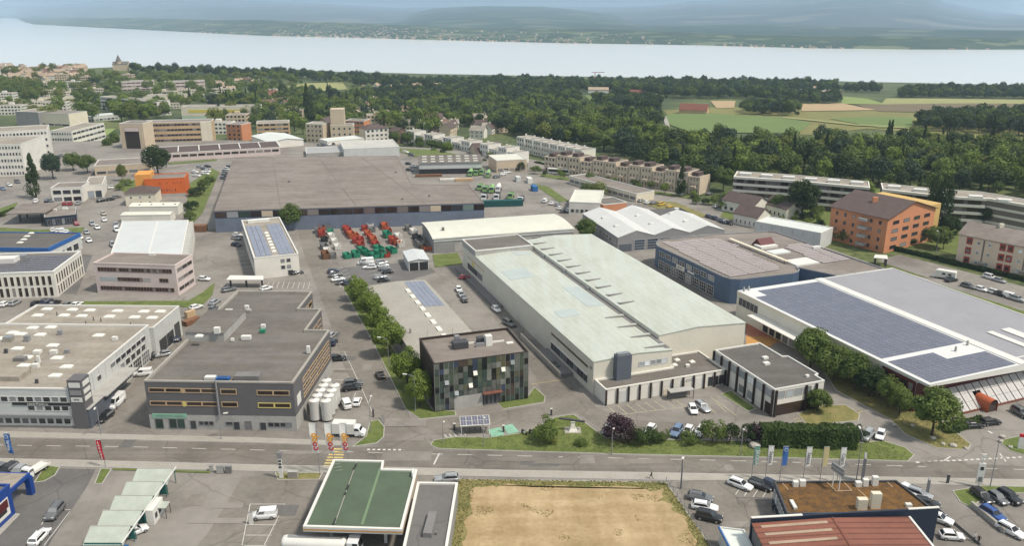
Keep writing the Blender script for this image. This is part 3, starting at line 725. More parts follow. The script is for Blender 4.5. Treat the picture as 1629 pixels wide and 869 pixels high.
# villages along the far shore: too many and too small to count
vb = MB(); rr = random.Random(5)
for _ in range(650):
 px = rr.choice([rr.uniform(120,1629),rr.gauss(720,110),rr.gauss(1240,60),rr.gauss(560,60)]); S = shore_dist(px); f = rr.random() ** 1.6 * 0.7; D = S * 1.28
 d = ray(px,60); Y = lerp(S,D,f); ct = max(crest_z(px,interp(CREST1,px),D),LAKE_Z + 6); w = rr.uniform(2.5,4); l = rr.uniform(3,7); h = rr.uniform(3,7)
 vb.box(-l,l,-w,w,-9,h,rr.choice([0,1,1]),Matrix.Translation((d[0] / d[1] * Y,Y,lerp(LAKE_Z,ct,f ** 0.8))) @ rmat(rr.uniform(0,3)))
struct(vb.build('far_village',[M_('plaster_beige'),M_('tile_pale')]),'stuff')
# air
hz = bpy.data.materials.new('haze'); hz.use_nodes = True; nt = hz.node_tree; nt.nodes.remove(nt.nodes['Principled BSDF'])
pv = nt.nodes.new('ShaderNodeVolumePrincipled'); pv.inputs['Color'].default_value = (0.56,0.76,0.98,1); pv.inputs['Density'].default_value = 1e-4; pv.inputs['Anisotropy'].default_value = 0.2
nt.links.new(pv.outputs[0],nt.nodes['Material Output'].inputs['Volume'])
b = MB().box(-42000,42000,-6000,60000,LAKE_Z - 8,2600); struct(b.build('haze',hz),'stuff')
# ================================================================== VEHICLES
def paint(name,col,metal=0.0): return mat('paint_' + name,col,0.28,0.0,metal=metal,coat=0.6)
PAINT = {'white': paint('car_white',(0.74,0.74,0.73)),'silver': paint('car_silver',(0.42,0.43,0.44),0.4),'grey': paint('car_grey',(0.14,0.145,0.15),0.2),'black': paint('car_black',(0.014,0.014,0.016)),
         'blue': paint('car_blue',(0.02,0.07,0.26)),'dark blue': paint('car_navy',(0.018,0.026,0.055)),'red': paint('car_red',(0.3,0.02,0.025)),'pale blue': paint('car_pale_blue',(0.13,0.19,0.30)),
         'yellow': paint('car_yellow',(0.6,0.4,0.05)),'beige': paint('car_beige',(0.42,0.38,0.31)),'green': paint('car_green',(0.22,0.4,0.13)),'teal': paint('car_teal',(0.02,0.2,0.2))}
glass_mat('car_glass',(0.02,0.022,0.025),0.05)
mat('headlamp',(0.75,0.75,0.72),0.15,0.0); mat('tail_lamp',(0.25,0.015,0.01),0.25,0.0); mat('rim',(0.45,0.45,0.46),0.3,0.0,metal=0.8)
def loft(mb,rings,mi=0,smooth=True,caps=True):
 n = len(rings[0]); vs = [p for r in rings for p in r]
 mb.add(vs,[(k * n + i,k * n + (i + 1) % n,(k + 1) * n + (i + 1) % n,(k + 1) * n + i) for k in range(len(rings) - 1) for i in range(n)],mi,smooth)
 if caps: mb.add(rings[0],[tuple(range(n - 1,-1,-1))],mi); mb.add(rings[-1],[tuple(range(n))],mi)
def section(x,zl,zb,hw):
 return [(x,-hw * 0.90,zl),(x,-hw,zl + 0.12),(x,-hw,zb - 0.22),(x,-hw * 0.95,zb - 0.04),(x,-hw * 0.84,zb),(x,hw * 0.84,zb),(x,hw * 0.95,zb - 0.04),(x,hw,zb - 0.22),(x,hw,zl + 0.12),(x,hw * 0.90,zl)]
KIND = {  # length, width, height, belt, hood height, windscreen foot, windscreen top, rear top, rear foot (fractions of half length)
 'hatchback': (4.0,1.76,1.48,0.93,0.82,0.42,0.08,-0.72,-0.94),'saloon': (4.6,1.8,1.45,0.93,0.82,0.38,0.06,-0.48,-0.72),'estate car': (4.7,1.82,1.5,0.95,0.83,0.42,0.10,-0.80,-0.95),
 'off-road car': (4.65,1.88,1.72,1.08,1.0,0.42,0.14,-0.84,-0.95),'small van': (4.4,1.82,1.86,1.12,0.98,0.62,0.34,-0.94,-0.98),'van': (5.6,2.02,2.45,1.35,1.15,0.76,0.54,-0.96,-0.985)}
def car_parts(kind,colour):
 l,w,h,belt,hood,wf,wt,rt,rf = KIND[kind]; a = l / 2; hw = w / 2; parts = []
 b = MB(); van = kind in ('van','small van')
 rb = belt if kind != 'saloon' else belt - 0.02
 loft(b,[section(-a,0.42,rb - 0.12,hw * 0.86),section(-a + 0.1,0.3,rb,hw * 0.96),section(-a * 0.6,0.22,belt,hw),section(a * wf,0.22,belt,hw),section(a * 0.72,0.24,hood + 0.03,hw * 0.98),section(a - 0.22,0.26,hood - 0.06,hw * 0.93),section(a,0.4,hood - 0.26,hw * 0.78)])
 hb,ht = hw * 0.90,hw * (0.74 if not van else 0.86)
 zt = h; zs = h - 0.05
 B4 = [(a * wf,-hb,belt - 0.05),(a * wf,hb,belt - 0.05),(a * rf,hb,belt - 0.05),(a * rf,-hb,belt - 0.05)]
 T4 = [(a * wt,-ht,zs),(a * wt,ht,zs),(a * rt,ht,zs),(a * rt,-ht,zs)]
 k = 0.90; cx = a * (wt + rt) / 2; U4 = [(cx + (p[0] - cx) * 0.93,p[1] * k,zt) for p in T4]
 b.add(B4 + T4 + U4,[(1,0,4,5),(2,1,5,6),(3,2,6,7),(0,3,7,4),(5,4,8,9),(6,5,9,10),(7,6,10,11),(4,7,11,8),(9,8,11,10)][0:9],0,False)
 parts.append(('body',b,[PAINT[colour]]))
 def pane(name,q,i0,i1,j0,j1,off=0.014):
  q = [Vector(p) for p in q]; n = (q[1] - q[0]).cross(q[3] - q[0]).normalized()
  c = sum(q,Vector()) / 4
  if n.dot(c - Vector((cx,0,belt))) < 0: n = -n
  def P(u,v): return q[0].lerp(q[1],u).lerp(q[3].lerp(q[2],u),v) + n * off
  m = MB(); m.add([P(i0,j0),P(i1,j0),P(i1,j1),P(i0,j1)],[(0,1,2,3)]); parts.append((name,m,[M_('car_glass')]))
 pane('windscreen',[B4[0],B4[1],T4[1],T4[0]],0.05,0.95,0.10,0.94)
 pane('rear_window',[B4[2],B4[3],T4[3],T4[2]],0.08,0.92,0.2 if not van else 0.45,0.9)
 e = 0.62 if kind in ('van','small van') else 0.06
 pane('side_window',[B4[3],B4[0],T4[0],T4[3]],e,0.95,0.18,0.9); pane('side_window',[B4[2],B4[1],T4[1],T4[2]],e,0.95,0.18,0.9)
 r = 0.32 if h < 1.6 else 0.36
 for sx in (-0.60,0.62):
  for sy in (-1,1):
   m = MB(); x = a * sx; y0 = sy * (hw - 0.2); y1 = sy * (hw + 0.012)
   m.tube((x,y0,r),(x,y1,r),r,r,14,0); parts.append(('wheel',m,[M_('rubber')])); parts.append(('rim',MB().tube((x,y1,r),(x,y1 + sy * 0.006,r),r * 0.62,r * 0.58,10),[M_('rim')]))
 for sy in (-1,1):
  m = MB(); m.box(a - 0.2,a - 0.07,sy * hw * 0.66 - 0.17,sy * hw * 0.66 + 0.17,hood - 0.26,hood - 0.12); parts.append(('headlight',m,[M_('headlamp')]))
  m = MB(); m.box(-a - 0.012,-a + 0.08,sy * hw * 0.72 - 0.13,sy * hw * 0.72 + 0.13,belt - 0.32,belt - 0.14); parts.append(('tail_light',m,[M_('tail_lamp')]))
  m = MB(); m.box(a * wf - 0.28,a * wf - 0.12,sy * (hw + 0.09) - 0.09,sy * (hw + 0.09) + 0.09,belt - 0.02,belt + 0.14); parts.append(('mirror',m,[PAINT[colour]]))
 if kind == 'estate car' or kind == 'off-road car':
  for sy in (-1,1): m = MB(); m.bar((a * rt * 0.85,sy * ht * 0.86,h + 0.035),(a * wt * 0.6,sy * ht * 0.86,h + 0.035),0.05,0.06); parts.append(('roof_rail',m,[M_('dark_metal')]))
 return parts
def truck_parts(kind,colour):
 parts = []; P = PAINT['white'] if kind != 'mixer lorry' and kind != 'tipper lorry' else PAINT[colour]
 def wheels(xs,hw,r=0.45):
  for x in xs:
   for sy in (-1,1):
    m = MB(); m.tube((x,sy * (hw - 0.3),r),(x,sy * hw,r),r,r,14,0); parts.append(('wheel',m,[M_('rubber')])); parts.append(('rim',MB().tube((x,sy * hw,r),(x,sy * (hw + 0.01),r),r * 0.55,r * 0.5,10),[M_('rim')]))
 def cab(x0,x1,hw,z0,z1,nose=0.0,P=P):
  b = MB(); zb = lerp(z0,z1,0.5); k = 0.25 + nose
  ring = lambda x,t,q: [(x,-hw * q,z0),(x,-hw * q,t - 0.12),(x,-hw * q * 0.9,t),(x,hw * q * 0.9,t),(x,hw * q,t - 0.12),(x,hw * q,z0)]
  if nose: loft(b,[ring(x0,z1,0.98),ring(x1 - nose - 0.5,z1,1),ring(x1 - nose,zb + 0.15,1),ring(x1 - 0.15,zb - 0.15,0.97),ring(x1,zb - 0.4,0.85)],0,False)
  else: loft(b,[ring(x0,z1,0.98),ring(x1 - 0.3,z1,1),ring(x1,zb,0.98),ring(x1 + 0.04,z0 + 0.3,0.95)],0,False)
  parts.append(('cab',b,[P]))
  m = MB(); xa,xb,za,zc = (x1 - nose - 0.46,x1 - nose - 0.02,z1 - 0.14,zb + 0.22) if nose else (x1 - 0.28,x1 - 0.005,z1 - 0.12,zb + 0.05)
  m.add([(xb + 0.03,-hw * 0.86,zc),(xb + 0.03,hw * 0.86,zc),(xa + 0.03,hw * 0.82,za),(xa + 0.03,-hw * 0.82,za)],[(0,1,2,3)]); parts.append(('windscreen',m,[M_('car_glass')]))
  for sy in (-1,1):
   m = MB(); m.add([(xa - 0.9,sy * (hw + 0.012),zc),(xb - 0.15,sy * (hw + 0.012),zc),(xa - 0.1,sy * (hw + 0.008),za - 0.05),(xa - 0.9,sy * (hw + 0.008),za - 0.05)],[(0,1,2,3)]); parts.append(('side_window',m,[M_('car_glass')]))
   m = MB(); m.box(x1 - 0.1,x1 + 0.045,sy * hw * 0.7 - 0.15,sy * hw * 0.7 + 0.15,z0 + 0.25,z0 + 0.42); parts.append(('headlight',m,[M_('headlamp')]))
 def chassis(x0,x1,hw,z): m = MB(); m.box(x0,x1,-hw,hw,z - 0.22,z); parts.append(('chassis',m,[M_('dark_metal')]))
 if kind == 'box lorry':
  chassis(-3.4,2.4,0.5,0.75); cab(1.3,3.35,0.98,0.35,2.25,0.75); m = MB(); m.box(-3.4,1.25,-1.1,1.1,0.8,3.1); parts.append(('cargo_box',m,[M_('white_sheet')])); m = MB(); m.box(-3.43,-3.41,-1.0,1.0,0.95,3.0); parts.append(('rear_door',m,[M_('white_frame')])); wheels((-1.9,2.35),0.98,0.38)
 elif kind == 'flatbed van':
  chassis(-2.9,2.0,0.5,0.7); cab(0.9,3.0,0.98,0.35,2.2,0.8); m = MB(); m.box(-3.0,0.8,-1.02,1.02,0.78,0.9); m.box(-3.0,0.8,-1.02,-0.97,0.9,1.25); m.box(-3.0,0.8,0.97,1.02,0.9,1.25); m.box(-3.0,-2.95,-0.97,0.97,0.9,1.25); m.box(0.75,0.8,-0.97,0.97,0.9,1.8); parts.append(('load_bed',m,[M_('white_sheet')])); wheels((-1.8,2.1),0.98,0.36)
 elif kind == 'tanker lorry':
  chassis(-8.0,2.6,0.5,1.15); cab(2.9,5.0,1.2,0.5,3.2); m = MB(); prev = None; rings = []
  for x,s in ((-8.0,0.55),(-7.8,0.92),(-7.4,1),(2.0,1),(2.4,0.92),(2.6,0.55)): rings.append([(x,1.2 * s * math.cos(t * math.pi / 9),2.2 + 1.0 * s * math.sin(t * math.pi / 9)) for t in range(18)])
  loft(m,rings); parts.append(('tank',m,[M_('white_sheet')])); m = MB(); m.box(-7,2,-0.3,0.3,3.18,3.28); parts.append(('walkway',m,[M_('grey_metal')])); wheels((-7.0,-5.7,-4.4,1.2,4.0),1.2,0.5)
 elif kind == 'semi trailer':
  chassis(-7,2,0.5,1.1); cab(3.6,5.6,1.2,0.5,3.2); m = MB(); m.box(-7.2,3.4,-1.25,1.25,1.15,3.7); parts.append(('trailer_box',m,[M_('white_sheet')])); wheels((-6.2,-4.9,-3.6,2.6,4.7),1.22,0.5)
 elif kind == 'mixer lorry':
  chassis(-4.2,2.0,0.5,1.1); cab(2.3,4.2,1.2,0.5,2.9); m = MB(); rings = []
  for x,s,z in ((-3.6,0.5,2.9),(-2.2,1.0,2.5),(-0.6,1.25,2.3),(0.8,1.1,2.1),(1.6,0.6,2.0)): rings.append([(x,s * math.cos(t * math.pi / 7),z + s * math.sin(t * math.pi / 7)) for t in range(14)])
  loft(m,rings); parts.append(('drum',m,[PAINT['green'] if colour == 'green' else M_('white_sheet')])); wheels((-2.8,-1.4,1.6,3.2),1.2,0.5)
 elif kind == 'tipper lorry':
  chassis(-3.6,2.0,0.5,1.1); cab(2.3,4.2,1.2,0.5,2.9); m = MB()
  for q in ((-3.8,2.0,-1.2,-1.12,1.15,2.3),(-3.8,2.0,1.12,1.2,1.15,2.3),(1.92,2.0,-1.12,1.12,1.15,2.6),(-3.8,-3.72,-1.12,1.12,1.15,2.2),(-3.72,1.92,-1.12,1.12,1.15,1.25)): m.box(*q)
  parts.append(('tipper_body',m,[PAINT['green'] if colour == 'green' else M_('bin_grey')])); wheels((-2.6,-1.2,3.2),1.2,0.5)
 elif kind == 'motorhome':
  chassis(-3.2,2.0,0.5,0.7); cab(1.6,3.4,1.0,0.35,2.2,0.7); m = MB(); loft(m,[[(x,y * 1.1,z) for y,z in ((-1,0.6),(-1,zt - 0.2),(-0.85,zt),(0.85,zt),(1,zt - 0.2),(1,0.6))] for x,zt in ((-3.4,2.9),(-3.2,3.0),(2.0,3.0),(2.6,2.75))],0,False); parts.append(('living_box',m,[M_('white_sheet')]))
  for sy in (-1,1):
   for x in (-2.2,-0.4): m = MB(); m.box(x,x + 1.0,sy * 1.105 - 0.01,sy * 1.105 + 0.01,1.6,2.2); parts.append(('side_window',m,[M_('car_glass')]))
  wheels((-2.0,2.2),1.0,0.38)
 elif kind == 'bus':
  b = MB(); loft(b,[[(x,y * 1.25 * q,z) for y,z in ((-1,0.4),(-1,2.9),(-0.9,3.1),(0.9,3.1),(1,2.9),(1,0.4))] for x,q in ((-6,0.97),(-5.8,1),(5.8,1),(6,0.96))],0,False); parts.append(('body',b,[M_('white_sheet')]))
  for sy in (-1,1): m = MB(); m.box(-5.6,5.5,sy * 1.255 - 0.01,sy * 1.255 + 0.01,1.3,2.6); parts.append(('side_window',m,[M_('car_glass')]))
  m = MB(); m.box(6.0,6.02,-1.1,1.1,1.2,2.7); parts.append(('windscreen',m,[M_('car_glass')])); wheels((-3.6,3.8),1.25,0.5)
 return parts
VCACHE = {}
def vehicle(kind,colour,x0,y0,x1,y1,label,group=None,name=None,cat=None):
 """rear pixel (x0, y0) to front pixel (x1, y1) of the ground under it"""
 a,c = G(x0,y0),G(x1,y1); p = (a + c) / 2; ang = math.atan2(c.y - a.y,c.x - a.x); z = 0.024
 small = p.y > 255
 key = (kind,colour,small)
 if key not in VCACHE:
  pr = car_parts(kind,colour) if kind in KIND else truck_parts(kind,colour)
  if small:
   m = MB(); mats = []
   for nm,b,ms in pr:
    idx = []
    for q in ms:
     if q not in mats: mats.append(q)
     idx.append(mats.index(q))
    k = len(m.v); m.v += b.v; m.f += [[i + k for i in f] for f in b.f]; m.m += [idx[i] for i in b.m]; m.sm += b.sm
   VCACHE[key] = [('body',m.mesh('body',mats))]
  else: VCACHE[key] = [(nm,b.mesh(nm,ms)) for nm,b,ms in pr]
 nm = name or {'van': 'van','small van': 'van','box lorry': 'lorry','flatbed van': 'flatbed_van','tanker lorry': 'tanker_lorry','semi trailer': 'articulated_lorry','mixer lorry': 'mixer_lorry','tipper lorry': 'tipper_lorry','motorhome': 'motorhome','bus': 'bus'}.get(kind,'car')
 ct = cat or {'car': 'car','van': 'van','lorry': 'lorry','flatbed_van': 'van','motorhome': 'motorhome','bus': 'bus'}.get(nm,'lorry')
 if small:
  o = put(nm,VCACHE[key][0][1],None,(p.x,p.y,z),ang); tag(o,label,ct,group)
 else:
  o = thing(nm,label,ct,(p.x,p.y,z),ang,group)
  for n_,me in VCACHE[key]:
   if n_ != 'rim': last = put(n_,me,o)
   else: put('rim',me,last)
 return o
V = vehicle
ords = ['first','second','third','fourth','fifth','sixth','seventh','eighth','ninth','tenth','eleventh','twelfth','thirteenth','fourteenth']
H_,S_,E_,O_,SV,VN = 'hatchback','saloon','estate car','off-road car','small van','van'
# bottom left
V(O_,'grey',98,808,78,832,'grey boxy off-road car parked on dark tarmac left of the car wash')
V(E_,'white',52,872,76,846,'white estate car at bottom left below the grey boxy off-road car')
V('flatbed van','white',67,748,43,763,'white flatbed van parked beside the blue showroom')
V(H_,'silver',38,748,20,762,'silver car between the flatbed van and blue showroom')
V(O_,'black',22,748,4,760,'black car behind the blue showroom, next to the silver car')
V(H_,'grey',8,746,-12,758,'grey car at left frame edge behind the blue showroom')
V(SV,'white',441,823,401,826,'small white van parked in marked bays beside the filling station')
V(H_,'white',208,853,226,846,'white car inside the nearest open car wash bay')
V('tanker lorry','white',446,880,610,886,'white fuel tanker lorry standing under the green filling station canopy')
V(E_,'silver',728,765,694,767,'silver estate car behind the filling station shop')
V('box lorry','white',530,692,583,694,'white box lorry parked by the flags beside the dark grey block')
# beside the grey block
V(SV,'white',553,651,549,643,'white small van behind the steel tanks, nearest the side road'); V(H_,'white',566,650,571,636,'white hatchback beside the white small van behind the tanks')
V(E_,'black',548,622,572,619,'black estate car parked broadside beside the tanks'); V(E_,'grey',552,614,572,612,'dark grey car parked just behind the black estate by the tanks')
V(E_,'black',525,575,549,573,'black car alone in its marked bay beside the grey block'); V(H_,'dark blue',527,553,534,543,'dark blue car at the far end of bays beside the grey block'); V(H_,'silver',524,540,532,533,'silver car behind the dark blue one beside the grey block')
V(H_,'black',608,605,602,596,'small black car driving along the side road')
V(H_,'white',786,492,793,498,'white car parked along the left wall of big white warehouse'); V(H_,'black',878,583,889,592,'black car parked at the loading ramp of big white warehouse')
V(O_,'grey',806,516,814,520,'dark grey car by the pipe on the left wall of big white warehouse')
V(H_,'white',1099,649,1105,662,'white car parked in front of white annex, left of two'); V(E_,'silver',1109,645,1126,658,'silver car parked in front of white annex, right of two')
for i,(x,y,k,c,l) in enumerate([(966,690,H_,'silver','silver car half hidden behind the purple shrub'),(1033,690,H_,'white','white car behind the low bush right of the purple shrub'),(1075,693,O_,'pale blue','pale blue car parked head-in behind the lawn'),(1093,692,H_,'white','white car parked between the pale blue car and a second white car'),(1113,692,E_,'white','white estate car parked beside the tall leafy bush')]):
 V(k,c,x + 5,y - 8,x - 3,y + 4,l,'cars parked behind the front lawn')
V(O_,'silver',1384,692,1374,703,'silver car parked at the end of the clipped hedge'); V(H_,'white',1403,689,1397,704,'white car parked on the lane right of the clipped hedge')
V(S_,'black',1538,681,1557,680,'black car at the kerb below slanted glass front, left of two'); V(E_,'black',1562,677,1588,674,'black car at the kerb below slanted glass front, right of two'); V(O_,'grey',1615,656,1632,666,'grey car at right frame edge in front of slanted glass front')
# right dealer
V(E_,'grey',1096,793,1131,799,'dark grey car in the row beside the dry field, farthest of three','cars parked along the field fence'); V(E_,'white',1103,808,1139,814,'white car in the row beside the dry field','cars parked along the field fence'); V(O_,'black',1108,823,1147,832,'black car in the row beside the dry field, nearest of three','cars parked along the field fence')
V(E_,'white',1163,770,1192,781,'white car at the pavement beside the moss roofed showroom'); V(E_,'black',1196,772,1222,781,'black car next to the white one at the pavement'); V(H_,'dark blue',1218,772,1236,781,'dark blue car behind the corner of the moss roofed showroom')
V(H_,'white',1494,856,1533,859,'white hatchback broadside beside the navy wall at bottom right'); V(E_,'white',1478,824,1508,835,'white car behind the navy wall of the showroom'); V(E_,'black',1458,803,1488,808,'black car right of the moss roof'); V(E_,'silver',1448,786,1474,795,'silver car at the right edge of the moss roof'); V(H_,'white',1436,780,1456,790,'white car at the far right corner of the moss roof')
V(E_,'black',1550,785,1573,803,'black estate car on the grass verge behind the tall white totem','cars on the right hand display lot'); V(H_,'grey',1577,791,1596,804,'dark grey car between two black cars on the display lot','cars on the right hand display lot'); V(O_,'black',1594,790,1616,803,'black car farthest right on the display lot','cars on the right hand display lot')
V(O_,'blue',1563,815,1594,834,'bright blue car behind the concrete kerb wall at lower right'); V(E_,'white',1592,841,1622,857,'white car at the lower right frame edge behind the blue car')
# left alley
V(VN,'white',195,637,176,654,'white delivery van parked along the slate wall in the alley'); V(E_,'black',178,660,158,675,'black car in front of the white delivery van in the alley')
V(SV,'white',240,597,216,599,'white small van squeezed in the alley beside the grey block'); V(H_,'silver',270,565,250,569,'silver car parked in the alley along the pale workshop'); V(H_,'dark blue',285,543,268,547,'dark blue car in the alley by the scrap heap'); V(SV,'black',250,565,236,575,'black van in the shade of pale workshop wall') ; V(H_,'black',262,552,246,560,'black car in the alley shade, behind the black van')
V(H_,'white',305,494,320,489,'white car at the lawn corner behind the grey block'); V(H_,'grey',333,499,346,489,'dark grey car at the corner behind the grey block'); V(E_,'silver',335,488,349,479,'silver car behind the dark grey one at the lawn corner')
V(E_,'grey',353,466,376,461,'dark grey car parked near the open shelter behind the grey block'); V(H_,'white',418,463,430,460,'white car under the edge of the bays behind the grey block')
V(E_,'black',463,438,481,435,'black car in the bay before the white solar roofed block'); V(H_,'white',316,446,334,447,'white car stopped with its door open right of pink office block')
for i,(x,y,c) in enumerate([(8,486,'white'),(24,484,'silver'),(58,485,'black'),(74,483,'dark blue'),(88,484,'black'),(108,487,'grey'),(122,487,'white')]): V([H_,E_,H_,O_,H_,H_,S_][i],c,x - 6,y + 4,x + 7,y - 3,f'{c} car in the row behind the pale workshop roof, {ords[i] if i < 6 else "last"} from the left','cars behind the pale workshop') if 'ords' in globals() else None
# ================================================================== BUILDINGS, near
def Fr(ox,oy,deg):
 a = R(deg); e1 = Vector((math.cos(a),math.sin(a))); e2 = Vector((-math.sin(a),math.cos(a))); O = Vector((ox,oy))
 return lambda u,v: O + e1 * u + e2 * v
def rectf(F,a0,a1,b0,b1): return [F(a0,b0),F(a1,b0),F(a1,b1),F(a0,b1)]
def slab(B,pts,t,m,name='roof'):
 """a plate with thickness through four or more points (x, y world; z above the building base)"""
 P = [Vector((p[0] - B.c.x,p[1] - B.c.y,p[2])) for p in pts]; n = len(P)
 b = MB(); b.add(P + [p - Vector((0,0,t)) for p in P],[tuple(range(n)),tuple(range(2 * n - 1,n - 1,-1))] + [(i,i + n,(i + 1) % n + n,(i + 1) % n) for i in range(n)])
 return b.build(name,m,B.o)
def gable(B,F,a0,a1,b0,b1,ze,zr,m,wall,along='b',over=0.3,t=0.18,mid=None):
 """two roof slopes and the two gable triangles; ridge runs along b (or a)"""
 G2 = F if along == 'b' else (lambda u,v: F(v,u))
 if along != 'b': a0,a1,b0,b1 = b0,b1,a0,a1
 am = (a0 + a1) / 2 if mid is None else mid; k = (zr - ze) / (am - a0) * over
 def P(u,v,z): p = G2(u,v); return (p.x,p.y,z)
 r1 = slab(B,[P(a0 - over,b0 - over,ze - k + t),P(am,b0 - over,zr + t),P(am,b1 + over,zr + t),P(a0 - over,b1 + over,ze - k + t)],t,m)
 k = (zr - ze) / (a1 - am) * over
 r2 = slab(B,[P(am,b0 - over,zr + t),P(a1 + over,b0 - over,ze - k + t),P(a1 + over,b1 + over,ze - k + t),P(am,b1 + over,zr + t)],t,m)
 for v in (b0,b1): MB().add([(Vector(P(u,v,z)) - Vector((B.c.x,B.c.y,0))) for u,z in ((a0,ze - 0.02),(a1,ze - 0.02),(am,zr))],[(0,1,2)]).build('gable',wall,B.o)
 return r1,r2
def hip(B,P4,ze,zr,m,inset_=None,over=0.5):
 """a hipped roof on a rectangle A,B (long), C, D"""
 A,Bq,C,D = [Vector(p[:2]) for p in P4]
 if (Bq - A).length < (C - Bq).length: A,Bq,C,D = Bq,C,D,A
 e = (Bq - A).normalized(); n = (D - A).normalized(); A = A - e * over - n * over; Bq = Bq + e * over - n * over; C = C + e * over + n * over; D = D - e * over + n * over
 w = (D - A).length; q = inset_ if inset_ is not None else w / 2; r0 = (A + D) / 2 + e * q; r1 = (Bq + C) / 2 - e * q
 b = MB(); z = ze - 0.05; L = lambda p,zz: (p.x - B.c.x,p.y - B.c.y,zz)
 b.add([L(A,z),L(Bq,z),L(C,z),L(D,z),L(r0,zr),L(r1,zr)],[(0,1,5,4),(1,2,5),(2,3,4,5),(3,0,4),(3,2,1,0)])
 return b.build('roof',m,B.o)
SOLAR = {}
def solar_mesh(w,d,nx=1,ny=1,m='solar_cell'):
 key = (round(w,2),round(d,2),nx,ny,m)
 if key not in SOLAR:
  b = MB(); b.box(-w / 2,w / 2,-d / 2,d / 2,0,0.05,0); g = 0.045
  for i in range(nx):
   for j in range(ny):
    x0 = -w / 2 + w * i / nx + g; x1 = -w / 2 + w * (i + 1) / nx - g; y0 = -d / 2 + d * j / ny + g; y1 = -d / 2 + d * (j + 1) / ny - g
    b.add([(x0,y0,0.056),(x1,y0,0.056),(x1,y1,0.056),(x0,y1,0.056)],[(0,1,2,3)],1)
  SOLAR[key] = b.mesh('solar_panel',[M_('solar_frame'),M_(m)])
 return SOLAR[key]
def fascia(B,A,Bp,z0,z1,m,out=0.08,name='fascia'):
 return B.panel(A,Bp,0,(Vector(Bp[:2]) - Vector(A[:2])).length,z0,z1,m,name,out)
# ---------------------------------------------------------------- pale workshop, left
Fw = Fr(-92.2,156.3,-1.5)
PA = rectf(Fw,-50,0,0,36.5)
A = Bld('workshop_building','pale workshop building with white skylights and corner sign tower, left of the alley','building',PA,9.2,0,M_('cladding_pale'),M_('roof_gravel'),M_('white_sheet'))
PB = rectf(Fw,-38,1.0,36.6,52.5)
bw = MB().prism([p - A.c for p in PB],-0.3,8.4,top=False); bw.build('wall',M_('cladding_pale'),A.o)
inn = inset([p - A.c for p in ccw(PB)],0.3); MB().add([(p.x,p.y,8.0) for p in inn],[(0,1,2,3)]).build('roof',M_('roof_gravel'),A.o)
pr = MB(); o_,i_ = inset([p - A.c for p in ccw(PB)],-0.06),inn
pr.add([(p.x,p.y,8.15) for p in o_] + [(p.x,p.y,8.46) for p in o_] + [(p.x,p.y,8.46) for p in i_] + [(p.x,p.y,7.98) for p in i_],[(r * 4 + i,r * 4 + (i + 1) % 4,r * 4 + 4 + (i + 1) % 4,r * 4 + 4 + i) for r in range(3) for i in range(4)]); pr.build('parapet',M_('white_sheet'),A.o)
f0,f1 = PA[0],PA[1]; r0,r1 = PA[1],PA[2]
n_ = 26
A.windows(f0,f1,[(0.9,2.3)],n_,M_('white_frame'),M_('glass'),2,1.0,0.25)
A.windows(f0,f1,[(4.0,5.2)],n_,M_('white_frame'),M_('glass'),2,1.0,0.2,skip=[(0,i) for i in range(0,n_ - 5)])
A.windows(f0,f1,[(6.0,7.3)],n_,M_('white_frame'),M_('glass'),2,1.0,0.2)
A.panel(f0,f1,0,49.5,2.7,3.2,M_('grey_metal'),'ledge',0.6)
A.panel(f0,f1,37,49.5,5.3,5.9,M_('bin_black'),'sign_band',0.15)
t_ = text_mesh('Löwen Prunel s.a.',0.62,M_('white_frame'),0.02); p = Fw(-7.5,-0.19) - A.c; o = put('lettering',t_,A.o,(p.x,p.y,5.6)); o.rotation_euler = (math.pi / 2,0,R(-1.5))
A.panel(f0,f1,0,50,0.02,0.5,M_('concrete_dark'),'plinth',0.1)
# right-hand side wall: panels, ribbon windows, big glazed doors
for z0,z1,a0,a1,n in ((6.2,7.5,16,34,7),(6.2,7.3,3.2,7.5,2),(5.9,7.2,10,12,1)): A.windows(r0,r1,[(z0,z1)],n,M_('white_frame'),M_('glass'),a0,36.5 - a1,0.15)
A.windows(r0,r1,[(0.3,3.6)],4,M_('white_frame'),M_('glass'),17,1.5,0.4,bars=3,hbars=2,name='glazed_door')
A.windows(r0,r1,[(4.0,5.6)],5,M_('white_frame'),M_('glass'),20,3,0.5)
s0,s1 = PB[1],PB[2]
A.windows(s0,s1,[(0.4,3.9)],2,M_('dark_frame'),M_('glass'),2.0,5.2,0.3,bars=3,hbars=2,name='glazed_door'); A.panel(s0,s1,11.4,14.6,0.05,4.6,M_('glass'),'gate',0.1)
for i in range(13): A.panel(r0,r1,i * 2.8 + 0.02,i * 2.8 + 0.1,0.4,8.8,M_('concrete'),'joint',0.03)
